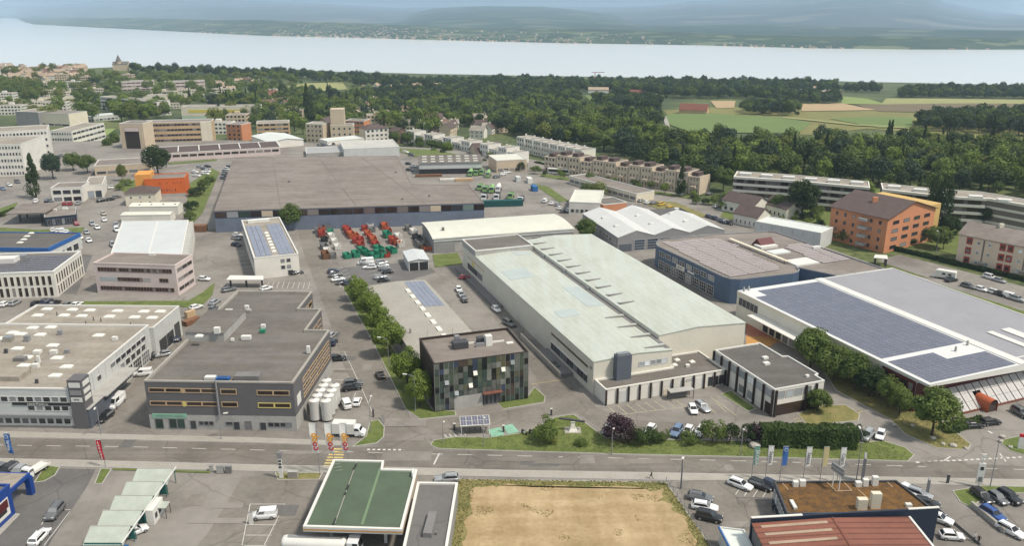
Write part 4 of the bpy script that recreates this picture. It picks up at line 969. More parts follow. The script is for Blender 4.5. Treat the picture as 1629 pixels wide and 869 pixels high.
# slate corner block and sign tower
ps = [p - A.c for p in rectf(Fw,-0.05,3.1,-0.1,10.8)]
MB().prism(ps,-0.3,4.4).build('side_block',M_('cladding_slate'),A.o); MB().prism([p - A.c for p in rectf(Fw,0.0,4.0,6.0,21)],4.42,4.62,bottom=True).build('canopy',M_('concrete'),A.o); MB().prism([p - A.c for p in rectf(Fw,-0.05,3.3,-0.2,6.0)],4.41,4.55,bottom=True).build('coping',M_('concrete'),A.o)
tw = MB().prism([p - A.c for p in rectf(Fw,-0.4,2.6,-0.35,2.9)],0.0,11.3); tw.build('sign_tower',M_('cladding_grey'),A.o)
for i,(z0,z1) in enumerate(((9.6,10.7),(7.9,8.9),(6.3,7.3))):
 q = [p - A.c for p in rectf(Fw,-0.1,2.3,-0.42,-0.3)]; MB().prism(q,z0,z1,bottom=True).build('sign_plate',M_('white_sheet' if i != 1 else 'cladding_midgrey'),A.o)
 q = [p - A.c for p in rectf(Fw,2.55,2.67,0.1,2.6)]; MB().prism(q,z0,z1,bottom=True).build('sign_plate',M_('white_sheet'),A.o)
o = put('lettering',text_mesh('PPPS',0.62,M_('dark_frame'),0.01),A.o); p = Fw(1.1,-0.44) - A.c; o.location = (p.x,p.y,6.8); o.rotation_euler = (math.pi / 2,0,R(-1.5))
for (x,y) in ((20,531),(52,523),(81,522),(3,540),(33,533),(64,534),(28,556),(84,551),(42,570),(91,571),(38,583),(106,585),(88,599),(157,535)): A.skylight(x,y,2.5,1.7,R(-1.5))
for (x,y) in ((115,494),(143,495),(187,496),(229,497),(255,497),(60,503),(102,503),(130,504),(174,505),(214,506),(242,507),(75,493)): A.skylight(x,y,2.6,1.7,R(-1.5),base=8.0)
for i,(x,y,w,d,h,m) in enumerate(((14,543,2,1.4,1.2,'steel'),(44,543,1.1,1.1,1.5,'grey_metal'),(60,562,1.6,1.3,0.7,'white_sheet'),(86,563,1.5,1,0.9,'white_sheet'),(33,574,2.6,1.4,0.9,'concrete_dark'),(57,585,1.4,1,0.9,'white_sheet'),(62,577,0.6,0.6,1.6,'white_sheet'),(96,533,1.0,0.8,1.2,'grey_metal'),(183,541,1.2,0.9,0.8,'white_sheet'),(107,562,1,0.7,0.9,'grey_metal'),(59,610,0.5,0.5,0.9,'dark_metal'),(10,562,0.6,0.6,1.0,'dark_metal'))): A.roofbox(x,y,w,d,h,M_(m))
A.roofbox(8,600,9,4.5,1.1,M_('roof_gravel'),'roof_hatch',R(-1.5))
for (x,y) in ((149,510),(161,512),(91,502),(137,517),(208,519)):
 p = G(x,y,8.0) - A.c; MB().tube((0,0,0),(0,0,1.0),0.14,0.1,6).build('vent_pipe',M_('dark_metal'),A.o,(p.x,p.y,8.0))
# ---------------------------------------------------------------- grey block
K = Bld('grey_block','long dark grey flat roofed block with ribbon windows behind the orange lettered flags','building',[(-76.5,156.0),(-45.3,155.1),(-43.9,184.4),(-49.6,184.6),(-49.1,199.0),(-55.0,199.3),(-54.6,212.6),(-75.3,213.2)],11.2,0,M_('cladding_grey'),M_('roof_bitumen'),M_('pavement'),parapet=0.6,pw=0.45)
kf0,kf1 = (-76.5,156.0),(-45.3,155.1); kr0,kr1 = (-45.3,155.1),(-43.9,184.4)
W_,Y_ = M_('wood_frame'),M_('yellow_frame'); gb = M_('glass_brown')
for (x0,x1,y0,y1,fr,n) in ((236,289,617,625,W_,2),(293,346,618,626,W_,2),(350,377,619,628,W_,1),(408,461,621,630,W_,2),(238,291,638,646,W_,2),(296,347,639,647,W_,2),(352,379,639.5,648.5,W_,1),(410,463,641,650,Y_,2)): K.wpx(kf0,kf1,x0,y0,x1,y1,n,fr,gb,0.0,fw=0.16)
for (x0,x1,y0,y1,m) in ((289.4,292.6,618,626,'plaster_tan'),(291.6,295.4,639,647,'yellow_frame')):
 a,za = K.onwall(kf0,kf1,x0,y1); b_,zb = K.onwall(kf0,kf1,x1,y0); K.panel(kf0,kf1,a,b_,za,zb,M_(m),'colour_panel',0.09)
fascia(K,kf0,kf1,0.02,3.35,M_('concrete'),0.05,'ground_floor_band'); fascia(K,kr0,kr1,0.02,3.35,M_('concrete'),0.05,'ground_floor_band')
for (x0,x1,y0,y1,n,m,nm) in ((246,262,666,682,1,'glass_green','shop_door'),(268,296,666,682,2,'glass_green','shop_window'),(302,314,669,683,1,'glass','door'),(316,341,670,677,3,'glass','window'),(359,371,671,677,1,'glass','window'),(371,383,671,685,1,'glass','door'),(389,402,670,684,1,'concrete_dark','door'),(413,425,672,686,1,'glass','door'),(426,465,672,680,4,'glass','window')):
 for o in K.wpx(kf0,kf1,x0,y0,x1,y1,n,M_('grey_frame'),M_(m),0.05,name=nm): o.location.y -= 0.05
a,za = K.onwall(kf0,kf1,243,665); b_,zb = K.onwall(kf0,kf1,297,659); K.panel(kf0,kf1,a,b_,za,zb,M_('paint_green'),'shop_sign',0.12)
o = put('lettering',text_mesh('INTERSYSTEM AUDIO',0.62,M_('glass_green'),0.01),K.o); p = lerp(Vector(kf0),Vector(kf1),(a + b_) / 2 / 31.2) - K.c; o.location = (p.x,p.y - 0.14,(za + zb) / 2); o.rotation_euler = (math.pi / 2,0,R(-1.65))
a,_z = K.onwall(kf0,kf1,347.5,640); pp = lerp(Vector(kf0),Vector(kf1),a / 31.2) - K.c; MB().tube((0,0,3.3),(0,0,11.6),0.22,0.22,8).build('drain_pipe',M_('grey_metal'),K.o,(pp.x,pp.y - 0.28,0))
for i,(z0,z1) in enumerate(((4.6,5.6),(6.4,7.4),(8.2,9.2))): K.windows(kr0,kr1,[(z0,z1)],4,W_,gb,6,1.5,0.2,bars=2,fw=0.2)
K.panel(kr0,kr1,1.6,4.2,4.9,7.3,M_('white_sheet'),'banner',0.06)
# roof gear and the penthouse on the left edge
q = [p - K.c for p in rectf(Fr(-76.4,178.6,-1.5),0.1,9.2,0,15)]; MB().prism(q,10.4,12.9,top=False).build('penthouse_wall',M_('concrete'),K.o); MB().add([(p.x,p.y,12.9) for p in inset(ccw(q),-0.2)],[(0,1,2,3)]).build('penthouse_roof',M_('roof_bitumen'),K.o)
K.skylight(317,536,1.7,1.2,0,base=12.9); K.roofbox(346,530,1.3,1.0,1.4,M_('white_sheet'),base=12.9)
for (x,y,w,d,h,m) in ((339,516,4.4,2.6,1.1,'concrete_dark'),(364,497,1.8,1.2,0.7,'white_sheet'),(381,499,2.6,1.2,0.8,'concrete'),(393,492,1.0,0.8,1.0,'white_sheet'),(396,496,1.2,0.9,0.6,'concrete'),(392,540,2.2,1.1,0.9,'white_sheet'),(418,529,1.2,1.0,0.8,'bin_green'),(419,522,1.0,0.8,0.9,'white_sheet'),(335,603,2.2,1.2,0.6,'white_sheet'),(395,603,5.2,2.2,1.1,'concrete_dark'),(491,562,0.7,0.7,1.7,'white_sheet'),(370,543,0.7,0.6,0.7,'white_sheet')): K.roofbox(x,y,w,d,h,M_(m))
for i in range(5): K.roofbox(347 + i * 4,604,0.7,1.2,0.5,M_('blue_fascia'),'solar_collector')
# wooden frames inside the two notches
for (P0,P1) in (((-49.6,184.6),(-49.1,199.0)),((-55.0,199.3),(-54.6,212.6))): K.windows(P0,P1,[(5.0,6.6),(7.6,9.2)],3,W_ if P0[0] > -50 else W_,gb,1,1,0.5,fw=0.2)
# steel tanks
TK = Fr(-44.4,157.8,87.3)
for i in range(5):
 for j in range(2):
  p = TK(2.0 + i * 2.5,-1.9 - j * 2.5); last = i == 4 and j == 1
  if last: continue
  o = thing('steel_tank',f'tall steel silo tank beside the grey block, {ords[i]} from the front in the {"inner" if j == 0 else "outer"} row','tank',(p.x,p.y,0),0,'steel tanks beside the grey block')
  MB().tube((0,0,0.5),(0,0,4.9),1.12,1.12,20).build('shell',M_('tank_white'),o); MB().tube((0,0,4.9),(0,0,5.3),1.12,0.25,20).build('dome',M_('white_sheet'),o)
  MB().tube((0,0,5.3),(0,0,5.55),0.28,0.28,8).build('hatch',M_('grey_metal'),o)
  for k in range(4): t = math.pi / 4 + k * math.pi / 2; MB().tube((math.cos(t) * 0.85,math.sin(t) * 0.85,0),(math.cos(t) * 0.85,math.sin(t) * 0.85,0.6),0.09,0.09,6).build('leg',M_('grey_metal'),o)
# ---------------------------------------------------------------- patchwork glass office
Fc = Fr(-16.9,163.4,18.0); C4 = rectf(Fc,0,21.6,0,15.2)
mat('cladding_umber',(0.035,0.022,0.018),0.6,0.1,0.5)
C = Bld('glass_office','dark cube office with patchwork glass front and brown side walls','building',C4,11.7,0,M_('cladding_umber'),M_('roof_taupe'),M_('cladding_umber'),parapet=0.5,pw=0.25)
pal = [('pg_black',(0.02,0.021,0.022)),('pg_grey',(0.15,0.155,0.14)),('pg_green',(0.085,0.105,0.075)),('pg_blue',(0.05,0.065,0.11)),('pg_teal',(0.06,0.085,0.075)),('pg_pale',(0.24,0.25,0.22)),('pg_brown',(0.08,0.055,0.042)),('pg_olive',(0.13,0.125,0.075))]
for n,c in pal: mat(n,c,0.12,0.2,0.6,spec=0.6)
rc = random.Random(4); NC,NR = 20,8; cw_ = 21.6 / NC; rh = 11.3 / NR
for i in range(NC):
 r = 0
 while r < NR:
  k = rc.choice([1,1,1,2]); k = min(k,NR - r); blocked = 4 <= i <= 13 and r < 2
  if blocked: r += 1; continue
  wts = [4,4,3.5,0.5 + (r > 5) * 2,3,0.5,0.8,1 + (r > 4)]; nm = rc.choices([q[0] for q in pal],wts)[0]
  p = Fc(cw_ * (i + 0.5),-0.02) - C.c; key = ('gp',nm,k)
  if key not in WCACHE: WCACHE[key] = MB().box(-cw_ / 2 + 0.03,cw_ / 2 - 0.03,-0.1,0.0,0.03,rh * k - 0.03).mesh('glass_panel',M_(nm))
  o = put('glass_panel',WCACHE[key],C.o,(p.x,p.y,0.3 + rh * r),R(18)); r += k
for i in range(NC + 1):
 if 5 <= i <= 13: continue
 p = Fc(cw_ * i,-0.16) - C.c; MB().box(-0.04,0.04,0.0,0.12,0.1,11.6).build('mullion',M_('grey_metal'),C.o,(p.x,p.y,0),R(18))
C.panel(C4[0],C4[1],cw_ * 4,cw_ * 10,0.02,3.1,M_('concrete'),'concrete_wall',0.14)
C.panel(C4[0],C4[1],cw_ * 10,cw_ * 14,0.02,3.1,M_('dark_frame'),'entrance_recess',0.05); C.windows(C4[0],C4[1],[(0.1,2.6)],3,M_('grey_frame'),M_('glass'),cw_ * 10.4,21.6 - cw_ * 13.2,0.1,name='entrance_door',out=0.05); C.panel(C4[0],C4[1],cw_ * 10,cw_ * 14.1,3.1,3.3,M_('tile_red'),'entrance_canopy',1.2)
for (i,r) in ((2,4),(8,5),(14,5),(16,6),(4,2),(7,3)):  # tilted open vents, sky reflection painted in as pale panes
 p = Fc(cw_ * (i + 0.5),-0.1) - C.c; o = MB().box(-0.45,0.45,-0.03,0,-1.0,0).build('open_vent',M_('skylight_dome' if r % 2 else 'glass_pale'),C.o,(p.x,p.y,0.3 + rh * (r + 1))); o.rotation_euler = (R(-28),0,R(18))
C.roofbox(732,553,3.4,2.3,1.6,M_('dark_metal'),'air_handling_unit',R(18),base=11.2); C.roofbox(727,547,1.1,1.1,2.0,M_('grey_metal'),'fan_unit',R(18),base=11.2)
for (x,y,w,d,h,m,nm) in ((769,551,3.6,0.5,0.9,'grey_metal','condenser_row'),(764,546,1.5,1.5,1.5,'dark_metal','fan_unit'),(777,549,1.5,1.5,2.4,'white_sheet','air_box'),(790,545,3.6,0.35,0.35,'white_sheet','duct'),(750,547,2.2,0.35,0.35,'white_sheet','duct'),(811,546,1.6,1.1,0.15,'white_sheet','roof_hatch')): C.roofbox(x,y,w,d,h,M_(m),nm,R(18),base=11.2)
for x,y in ((720,533),(680,536)): p = G(x,y,11.2) - C.c; MB().tube((0,0,0),(0,0,1.8),0.05,0.03,5).build('antenna',M_('grey_metal'),C.o,(p.x,p.y,11.2))
# ---------------------------------------------------------------- long low shed with strip of solar panels
Fh = Fr(-24.0,184.2,21.0); S4 = rectf(Fh,0,17.6,-4.0,54.0)
SH = Bld('storage_shed','long low pale shed with solar panels behind the glass office','shed',S4,5.0,0,M_('cladding_midgrey'),None,None,flat=False)
ribbed('sheet_shed_n',(0.36,0.335,0.29),0.6,0.35,0.15,0.07,angle=R(-21),dark=0.93)
gable(SH,Fh,0,17.6,-4,54,4.95,5.5,M_('sheet_shed_n'),M_('cladding_midgrey'),over=0.25)
ang = R(21)
for i in range(4):
 for j in range(22):
  p = Fh(11.6 + i * 1.5,52.4 - j * 1.06); zz = 5.5 - (11.6 + i * 1.5 - 8.8) * 0.0625 + 0.2
  o = put('solar_panel',solar_mesh(1.42,1.0,m='solar_cell_pale'),SH.o,(p.x - SH.c.x,p.y - SH.c.y,zz),ang); o.rotation_euler = (0,R(3.5),ang)
for j in range(24):
 p = Fh(13.9,28.6 - j * 1.2); o = MB().box(-2.9,2.9,-0.55,0.55,0,0.06).build('roof_sheet',M_('glass_pale'),SH.o,(p.x - SH.c.x,p.y - SH.c.y,5.38 - 0.11),ang); o.rotation_euler = (0,R(3.5),ang)
for j in range(8):
 p = Fh(9.9,44 - j * 5.4); MB().box(-0.6,0.6,-1.5,1.5,-0.1,0.35).build('skylight',M_('skylight_dome'),SH.o,(p.x - SH.c.x,p.y - SH.c.y,5.6),ang)
p = G(653,530,5.3) - SH.c; MB().tube((0,0,0),(0,0,1.3),0.25,0.25,8).build('flue',M_('grey_metal'),SH.o,(p.x,p.y,5.2))
# ---------------------------------------------------------------- big white warehouse
F2 = Fr(18.6,172.0,20.0); A20 = R(20)
mat('panel_cream',(0.64,0.605,0.51),0.7,0.05,0.15)
ribbed('sheet_wh',(0.49,0.525,0.47),0.5,0.16,0.08,0.05,angle=R(-20),dark=0.94)
overlay('sheet_wh',24,6,0.94,R(-20)); streaks('sheet_wh',0.4,0.04,0.95,R(-20)); WH = Bld('white_warehouse','huge white warehouse with pale low pitched roofs and dark roof light slits','warehouse',rectf(F2,0,20.4,0,103.7),8.2,0,M_('panel_cream'),None,None,flat=False)
gable(WH,F2,0,20.3,0,90,8.2,8.75,M_('sheet_wh'),M_('panel_cream'),over=0.12,mid=11)
MB().prism([p - WH.c for p in rectf(F2,20.42,45.1,6.4,97.2)],-0.3,9.4,top=False).build('wall',M_('panel_cream'),WH.o)
gable(WH,F2,20.5,45.1,6.4,97.2,9.4,10.2,M_('sheet_wh'),M_('panel_cream'),over=0.12,mid=31)
q = rectf(F2,-0.02,20.0,89,103.75); MB().prism([p - WH.c for p in q],8.0,10.2,top=False).build('plant_room_wall',M_('concrete'),WH.o); MB().add([(p.x - WH.c.x,p.y - WH.c.y,9.9) for p in q],[(0,1,2,3)]).build('plant_room_roof',M_('roof_bitumen'),WH.o)
qq = inset(ccw([p - WH.c for p in q]),0.3); q2 = inset(ccw([p - WH.c for p in q]),-0.08); pr = MB(); pr.add([(p.x,p.y,9.9) for p in q2] + [(p.x,p.y,10.26) for p in q2] + [(p.x,p.y,10.26) for p in qq] + [(p.x,p.y,9.88) for p in qq],[(r * 4 + i,r * 4 + (i + 1) % 4,r * 4 + 4 + (i + 1) % 4,r * 4 + 4 + i) for r in range(3) for i in range(4)]); pr.build('parapet',M_('white_sheet'),WH.o)
def on_roof(B,F,a,b,z): p = F(a,b); return (p.x - B.c.x,p.y - B.c.y,z)
for k in range(10):   # saw-cut roof lights, right hand roof, left slope
 b_ = 29 + k * 6.9; o = MB().box(-4.6,4.6,-0.3,0.45,-0.05,0.12).build('roof_light',M_('concrete_dark'),WH.o,on_roof(WH,F2,26.0,b_,9.86),A20); MB().box(-4.7,4.7,0.45,1.2,-0.2,0.16).build('roof_light_hood',M_('sheet_wh'),WH.o,on_roof(WH,F2,26.0,b_,9.86),A20)
for k in range(4):
 b_ = 2.2 + k * 7.0; MB().box(-4.2,4.2,-0.3,0.4,-0.05,0.12).build('roof_light',M_('concrete_dark'),WH.o,on_roof(WH,F2,15.6,b_,8.62),A20); MB().box(-4.3,4.3,0.4,1.1,-0.2,0.16).build('roof_light_hood',M_('sheet_wh'),WH.o,on_roof(WH,F2,15.6,b_,8.62),A20)
mat('roof_patch_grey',(0.42,0.47,0.46),0.5,0.05,0.2)
for (a,b_,w,d) in ((6.0,66,7.5,9),(16,41,5,17),(6.5,30,5.5,5),(15,86,6,4)): o = MB().box(-w / 2,w / 2,-d / 2,d / 2,0,0.04).build('roof_patch',M_('roof_patch_grey'),WH.o,on_roof(WH,F2,a,b_,8.2 + (a / 11 if a < 11 else (20.3 - a) / 9.3) * 0.55 + 0.2),A20); o.rotation_euler = (0,R(-2.86 if a < 11 else 3.4),A20)
for k in range(3): MB().tube((0,0,0),(0,0,0.9),0.7,0.6,12).build('roof_fan',M_('grey_metal'),WH.o,on_roof(WH,F2,20.2,46 + k * 17,8.3))
MB().box(-0.6,0.6,-45,44,0,0.12).build('gutter',M_('concrete_dark'),WH.o,on_roof(WH,F2,19.7,46,8.42),A20)
for a,b_ in ((0,0),): pass
l0,l1 = F2(0,0),F2(0,103.7)
for o in WH.windows(l0,l1,[(1.6,3.6)],11,M_('grey_frame'),M_('glass'),3.0,103.7 - 25,0.12,bars=1): pass
WH.panel(l0,l1,3,25,5.5,6.1,M_('glass_brown'),'high_window_band',0.04); WH.panel(l0,l1,3,25,3.65,3.8,M_('white_sheet'),'sill_band',0.3)
WH.windows(l0,l1,[(1.8,3.8)],6,M_('grey_frame'),M_('glass'),82,6,0.15,bars=2); WH.panel(l0,l1,80,98,5.6,6.1,M_('plaster_beige'),'high_window_band',0.04); WH.panel(l0,l1,90.5,93,3.9,5.4,M_('yellow_frame'),'yellow_hatch',0.05)
# loading ramp
rp = [F2(-0.1,11),F2(-3.2,11),F2(-3.2,27),F2(-0.1,27)]; MB().prism([p - WH.c for p in ccw(rp)],0,0.9).build('loading_ramp',M_('concrete_dark'),WH.o); MB().prism([p - WH.c for p in ccw([F2(-3.2,11),F2(-3.6,11),F2(-3.6,38),F2(-3.2,38)])],0,1.4).build('ramp_wall',M_('pavement'),WH.o); MB().prism([p - WH.c for p in ccw([F2(-0.05,62),F2(-2.8,62),F2(-2.8,103),F2(-0.05,103)])],0,0.6).build('loading_dock',M_('concrete_dark'),WH.o)
for b_ in (12,30,55): pass
WH.panel(F2(0,0),F2(20.4,0),11.5,19.2,5.2,6.6,M_('concrete'),'blind_window_band',0.03); WH.windows(F2(0,0),F2(20.4,0),[(5.3,6.5)],5,M_('white_frame'),M_('glass_pale'),11.6,1.3,0.1)
o = put('lettering',text_mesh('STELLA',0.9,M_('cladding_grey'),0.01),WH.o,on_roof(WH,F2,-0.06,1.3,6.3)); o.rotation_euler = (math.pi / 2,0,R(20 - 90)); o.scale = (0.45,1,1)
tq = [p - WH.c for p in rectf(F2,5.0,8.7,-1.9,-0.05)]; MB().prism(tq,3.5,9.6).build('service_tower',M_('cladding_slate'),WH.o); MB().prism(inset(ccw(tq),0.35),9.6,10.0).build('tower_vent',M_('steel'),WH.o)
# low annex with dark posts
AN = Bld('front_annex','low white annex with dark posts and grey flat roof before the white warehouse','building',[F2(0.4,-5.6),F2(31.8,-5.6),F2(31.8,6.2),F2(20.6,6.2),F2(20.6,-0.1),F2(0.4,-0.1)],3.9,0,M_('plaster_white'),M_('roof_bitumen'),M_('plaster_white'),parapet=0.35,pw=0.3)
a0,a1 = F2(0.4,-5.6),F2(31.8,-5.6)
for i in range(12): p = F2(0.5 + i * 2.82,-5.85) - AN.c; MB().box(-0.16,0.16,-0.18,0.2,0,3.75).build('post',M_('cladding_umber'),AN.o,(p.x,p.y,0),A20)
for i,(s0,s1,z1,m,nm) in enumerate(((3.4,6.0,2.9,'cladding_pale','garage_door'),(12.0,14.4,2.9,'plaster_white','garage_door'),(14.9,17.2,1.6,'plaster_cream','low_door'),(20.4,22.8,2.9,'plaster_white','garage_door'),(23.2,26.0,2.9,'white_sheet','garage_door'))): AN.panel(a0,a1,s0,s1,0.05,z1,M_(m),nm,0.06)
AN.windows(a0,a1,[(0.3,2.6)],3,M_('dark_frame'),M_('glass'),26.6,0.4,0.2,bars=1); AN.windows(a0,a1,[(2.4,2.9)],1,M_('dark_frame'),M_('glass'),20.6,8.6,0.1)
for (x,y) in ((1077,574),(1101,577),(1073,582)): AN.skylight(x,y,1.3,1.0,A20,base=3.55)
AN.roofbox(1094,584,0.9,0.9,0.6,M_('white_sheet'),base=3.55)
# white annex on stilts
A2 = Bld('stilt_annex','white two storey annex on dark posts with grey flat roof, right of the front annex','building',[F2(32.2,-23),F2(45.3,-23),F2(45.3,-20),F2(46.4,-19.6),F2(46.4,-9),F2(45,-8.6),F2(45,0),F2(32.2,0)],6.6,0,M_('plaster_white'),M_('roof_bitumen_dark'),M_('white_sheet'),parapet=0.3,pw=0.25)
A2.wall.hide_render = False
g0,g1 = F2(32.2,-23),F2(32.2,0); h0,h1 = F2(32.2,-23),F2(45.3,-23)
for i in range(8): p = F2(31.95,-22.8 + i * 3.25) - A2.c; MB().box(-0.2,0.2,-0.2,0.2,0,6.3).build('post',M_('cladding_umber'),A2.o,(p.x,p.y,0),A20)
for a in (32.6,40.5,43.2): p = F2(a,-23.25) - A2.c; MB().box(-0.2,0.2,-0.2,0.2,0,6.3).build('post',M_('cladding_umber'),A2.o,(p.x,p.y,0),A20)
A2.windows(g0,g1,[(4.1,5.9)],7,M_('concrete'),M_('glass_pale'),0.3,0.2,0.5,bars=1); A2.windows(g0,g1,[(0.6,2.4)],6,M_('concrete'),M_('glass_pale'),3.2,0.2,1.2,bars=1,skip=[(0,0),(0,3)])
A2.windows(h0,h1,[(4.1,5.9)],4,M_('concrete'),M_('glass_pale'),0.5,3.2,0.3); A2.panel(h0,h1,0.6,12.6,0.02,2.7,M_('glass_brown'),'undercroft_shade',0.03); A2.panel(g0,g1,0.2,2.8,0.02,2.7,M_('glass_brown'),'undercroft_shade',0.03)  # dark flat panels paint the shade of the open ground floor
for (x,y,w) in ((1217,571,1.3),(1219,580,1.4),(1284,600,0.8)): A2.roofbox(x,y,w,w * 0.8,0.5,M_('white_sheet'),'roof_vent',A20,base=6.3)
# bike shelter in front of the annex
p = G(1082,634); o = thing('bike_shelter','small flat roofed bike shelter on the parking lot before the front annex','shelter',(p.x,p.y,0),R(16)); MB().box(-3.0,3.0,-1.0,1.0,2.1,2.25).build('roof',M_('concrete'),o)
for sx in (-2.8,2.8):
 for sy in (-0.9,0.9): MB().box(sx - 0.06,sx + 0.06,sy - 0.06,sy + 0.06,0,2.1).build('post',M_('dark_metal'),o)
MB().box(-2.9,2.9,0.85,0.9,0.2,1.9).build('back_panel',M_('concrete_dark'),o)
# ---------------------------------------------------------------- solar hall
Fs = Fr(65.0,221.0,22.0); A22 = R(22)
mat('hall_white',(0.66,0.64,0.56),0.7,0.05,0.2); mat('hall_red',(0.10,0.016,0.016),0.5,0.06,0.3)
SO = Bld('solar_hall','wide white hall whose roof is covered in blue solar panels, with slanted glass front','hall',rectf(Fs,0,58,-62,1.5),8.0,0,M_('hall_white'),M_('sheet_bluegrey'),M_('white_sheet'),parapet=0.12,pw=0.3)
mat('hall_roof_white',(0.66,0.66,0.64),0.5,0.05,0.2)
q = rectf(Fs,-0.1,29.0,-65.2,1.4); MB().prism([p - SO.c for p in q],7.93,8.09,bottom=True).build('roof',M_('hall_roof_white'),SO.o)
q = rectf(Fs,27.6,30.2,-65.2,1.4); MB().prism([p - SO.c for p in q],8.1,8.28,bottom=True).build('ridge_cap',M_('white_sheet'),SO.o)
q = rectf(Fs,29.1,58,-65.2,-62.0); MB().prism([p - SO.c for p in q],7.6,7.97,bottom=True).build('roof_edge',M_('sheet_bluegrey'),SO.o)
for (a0,a1,b0,b1) in ((38,40,-62,-48),(43,46,-62,-48)): MB().prism([p - SO.c for p in rectf(Fs,a0,a1,b0,b1)],7.98,8.1,bottom=True).build('roof_strip',M_('white_sheet'),SO.o)
NPX,NPY = 13,23; pw_,pd_ = 26.0 / NPX,50.0 / NPY   # 299 modules, each a pair of cells
me = solar_mesh(pw_ - 0.06,pd_ - 0.06,2,2); cnt_p = 0
for i in range(NPX):
 for j in range(NPY):
  a = 1.0 + pw_ * (i + 0.5); b_ = -0.9 - pd_ * (j + 0.5) - 0.0
  if i < 2 and j < 2: continue
  put('solar_panel',me,SO.o,on_roof(SO,Fs,a,b_,8.10),A22)
me2 = solar_mesh(1.92,1.92,2,2); mbp = MB(); nn = 0
for i in range(13):
 for j in range(6):
  a = 1.0 + 2.0 * (i + 0.5); b_ = -52.6 - 2.0 * (j + 0.5)
  if a > 15 and j < 2: continue
  put('solar_panel',me2,SO.o,on_roof(SO,Fs,a,b_,8.10),A22)
for (a,b_) in ((26.2,-52.4),(20.5,-54.0),(1.2,0.2),(3.0,0.4)): MB().tube((0,0,0),(0,0,1.2),0.3,0.25,8).build('roof_vent',M_('concrete'),SO.o,on_roof(SO,Fs,a,b_,8.1))
w0,w1 = Fs(0,1.5),Fs(0,-62); SO.windows(w0,w1,[(4.2,6.4)],5,M_('grey_frame'),M_('glass'),1,54,0.2,bars=1); SO.panel(w0,w1,0,53.4,7.0,7.9,M_('plaster_cream'),'eave_band',0.1)
SO.windows(w0,w1,[(0.2,3.0)],8,M_('grey_frame'),M_('glass'),12,30,0.6,name='dock_door')
q = [p - SO.c for p in ccw([Fs(-0.02,-8),Fs(-3.6,-8),Fs(-3.6,-50),Fs(-0.02,-50)])]; MB().prism(q,4.2,4.4,bottom=True).build('dock_canopy',M_('white_sheet'),SO.o)
SO.panel(w0,w1,54,63.4,0.1,7.3,M_('hall_red'),'red_glazing',0.25); SO.windows(w0,w1,[(0.3,2.4),(2.6,4.6),(4.8,6.8)],5,M_('hall_red'),M_('glass_brown'),54.3,0.3,0.15,out=0.25,fw=0.14)
ff0,ff1 = Fs(0,-62),Fs(58,-62); SO.panel(ff0,ff1,0,58,0.1,7.0,M_('hall_red'),'red_front',0.1)
wd = MB(); P = lambda a,b_,z: on_roof(SO,Fs,a,b_,z)
wd.add([P(-0.1,-65.25,7.5),P(58,-65.25,5.4),P(58,-65.25,8.05),P(-0.1,-65.25,8.05),P(-0.1,-62.2,7.5),P(58,-62.2,5.4),P(58,-62.2,7.9),P(-0.1,-62.2,7.9)],[(0,1,2,3),(0,4,5,1),(3,7,4,0),(1,5,6,2)]); wd.build('fascia',M_('white_sheet'),SO.o)
# slanted glazing, bay by bay
mat('slant_glass',(0.52,0.5,0.48),0.18,0.06,0.3,spec=0.7)
sl = math.hypot(4.6,3.9); tilt = math.atan2(3.9,4.6)
GA0,GAW,GN = 2.5,2.35,16
for i in range(GN):
 for j in range(3):
  for k in range(2):
   if i in (5,6) and j < 2 and (i,k) in ((5,1),(6,0)): continue
   key = ('slant',)
   if key not in WCACHE: WCACHE[key] = MB().box(-GAW / 4 + 0.03,GAW / 4 - 0.03,0.02,sl / 3 - 0.04,-0.05,0.05).mesh('glass_pane',M_('slant_glass'))
   o = put('glass_pane',WCACHE[key],SO.o,P(GA0 + GAW * (i + 0.25 + 0.5 * k),-66.8 + 4.6 * j / 3,0.35 + 3.9 * j / 3)); o.rotation_euler = (tilt,0,A22)
for i in range(GN + 1):
 o = MB().box(-0.07,0.07,0,sl,-0.02,0.14).build('glazing_bar',M_('cladding_umber'),SO.o,P(GA0 + GAW * i,-66.8,0.35)); o.rotation_euler = (tilt,0,A22)
MB().prism([p - SO.c for p in rectf(Fs,GA0,GA0 + GAW * GN,-67.0,-66.7)],0,0.45).build('plinth',M_('tile_red'),SO.o)
q = MB(); q.add([P(GA0,-66.8,0.35),P(GA0,-62.2,0.35),P(GA0,-62.2,4.25)],[(0,1,2)]); q.build('end_cheek',M_('hall_red'),SO.o)
# red barrel-vaulted entrance porch
pb = MB(); rings = []
for b_ in (-64.6,-68.6):
 rings.append([P(GA0 + GAW * 6 + 1.35 * math.cos(t),b_,1.6 + 1.35 * math.sin(t)) for t in [math.pi * k / 10 for k in range(11)]])
pb.add(rings[0] + rings[1],[(k,k + 1,k + 12,k + 11) for k in range(10)],0,True)
for s in (1,-1): pb.add([P(GA0 + GAW * 6 + 1.35 * s,-64.6,1.6),P(GA0 + GAW * 6 + 1.35 * s,-68.6,1.6),P(GA0 + GAW * 6 + 1.35 * s,-68.6,0),P(GA0 + GAW * 6 + 1.35 * s,-64.6,0)],[(0,1,2,3)])
pb.build('entrance_vault',M_('bin_orange'),SO.o)
pb = MB(); pb.add([P(GA0 + GAW * 6 + 1.2 * math.cos(t),-68.4,1.6 + 1.2 * math.sin(t)) for t in [math.pi * k / 10 for k in range(11)]] + [P(GA0 + GAW * 6 - 1.2,-68.4,0),P(GA0 + GAW * 6 + 1.2,-68.4,0)],[tuple(range(13))]); pb.build('entrance_door',M_('glass_brown'),SO.o)
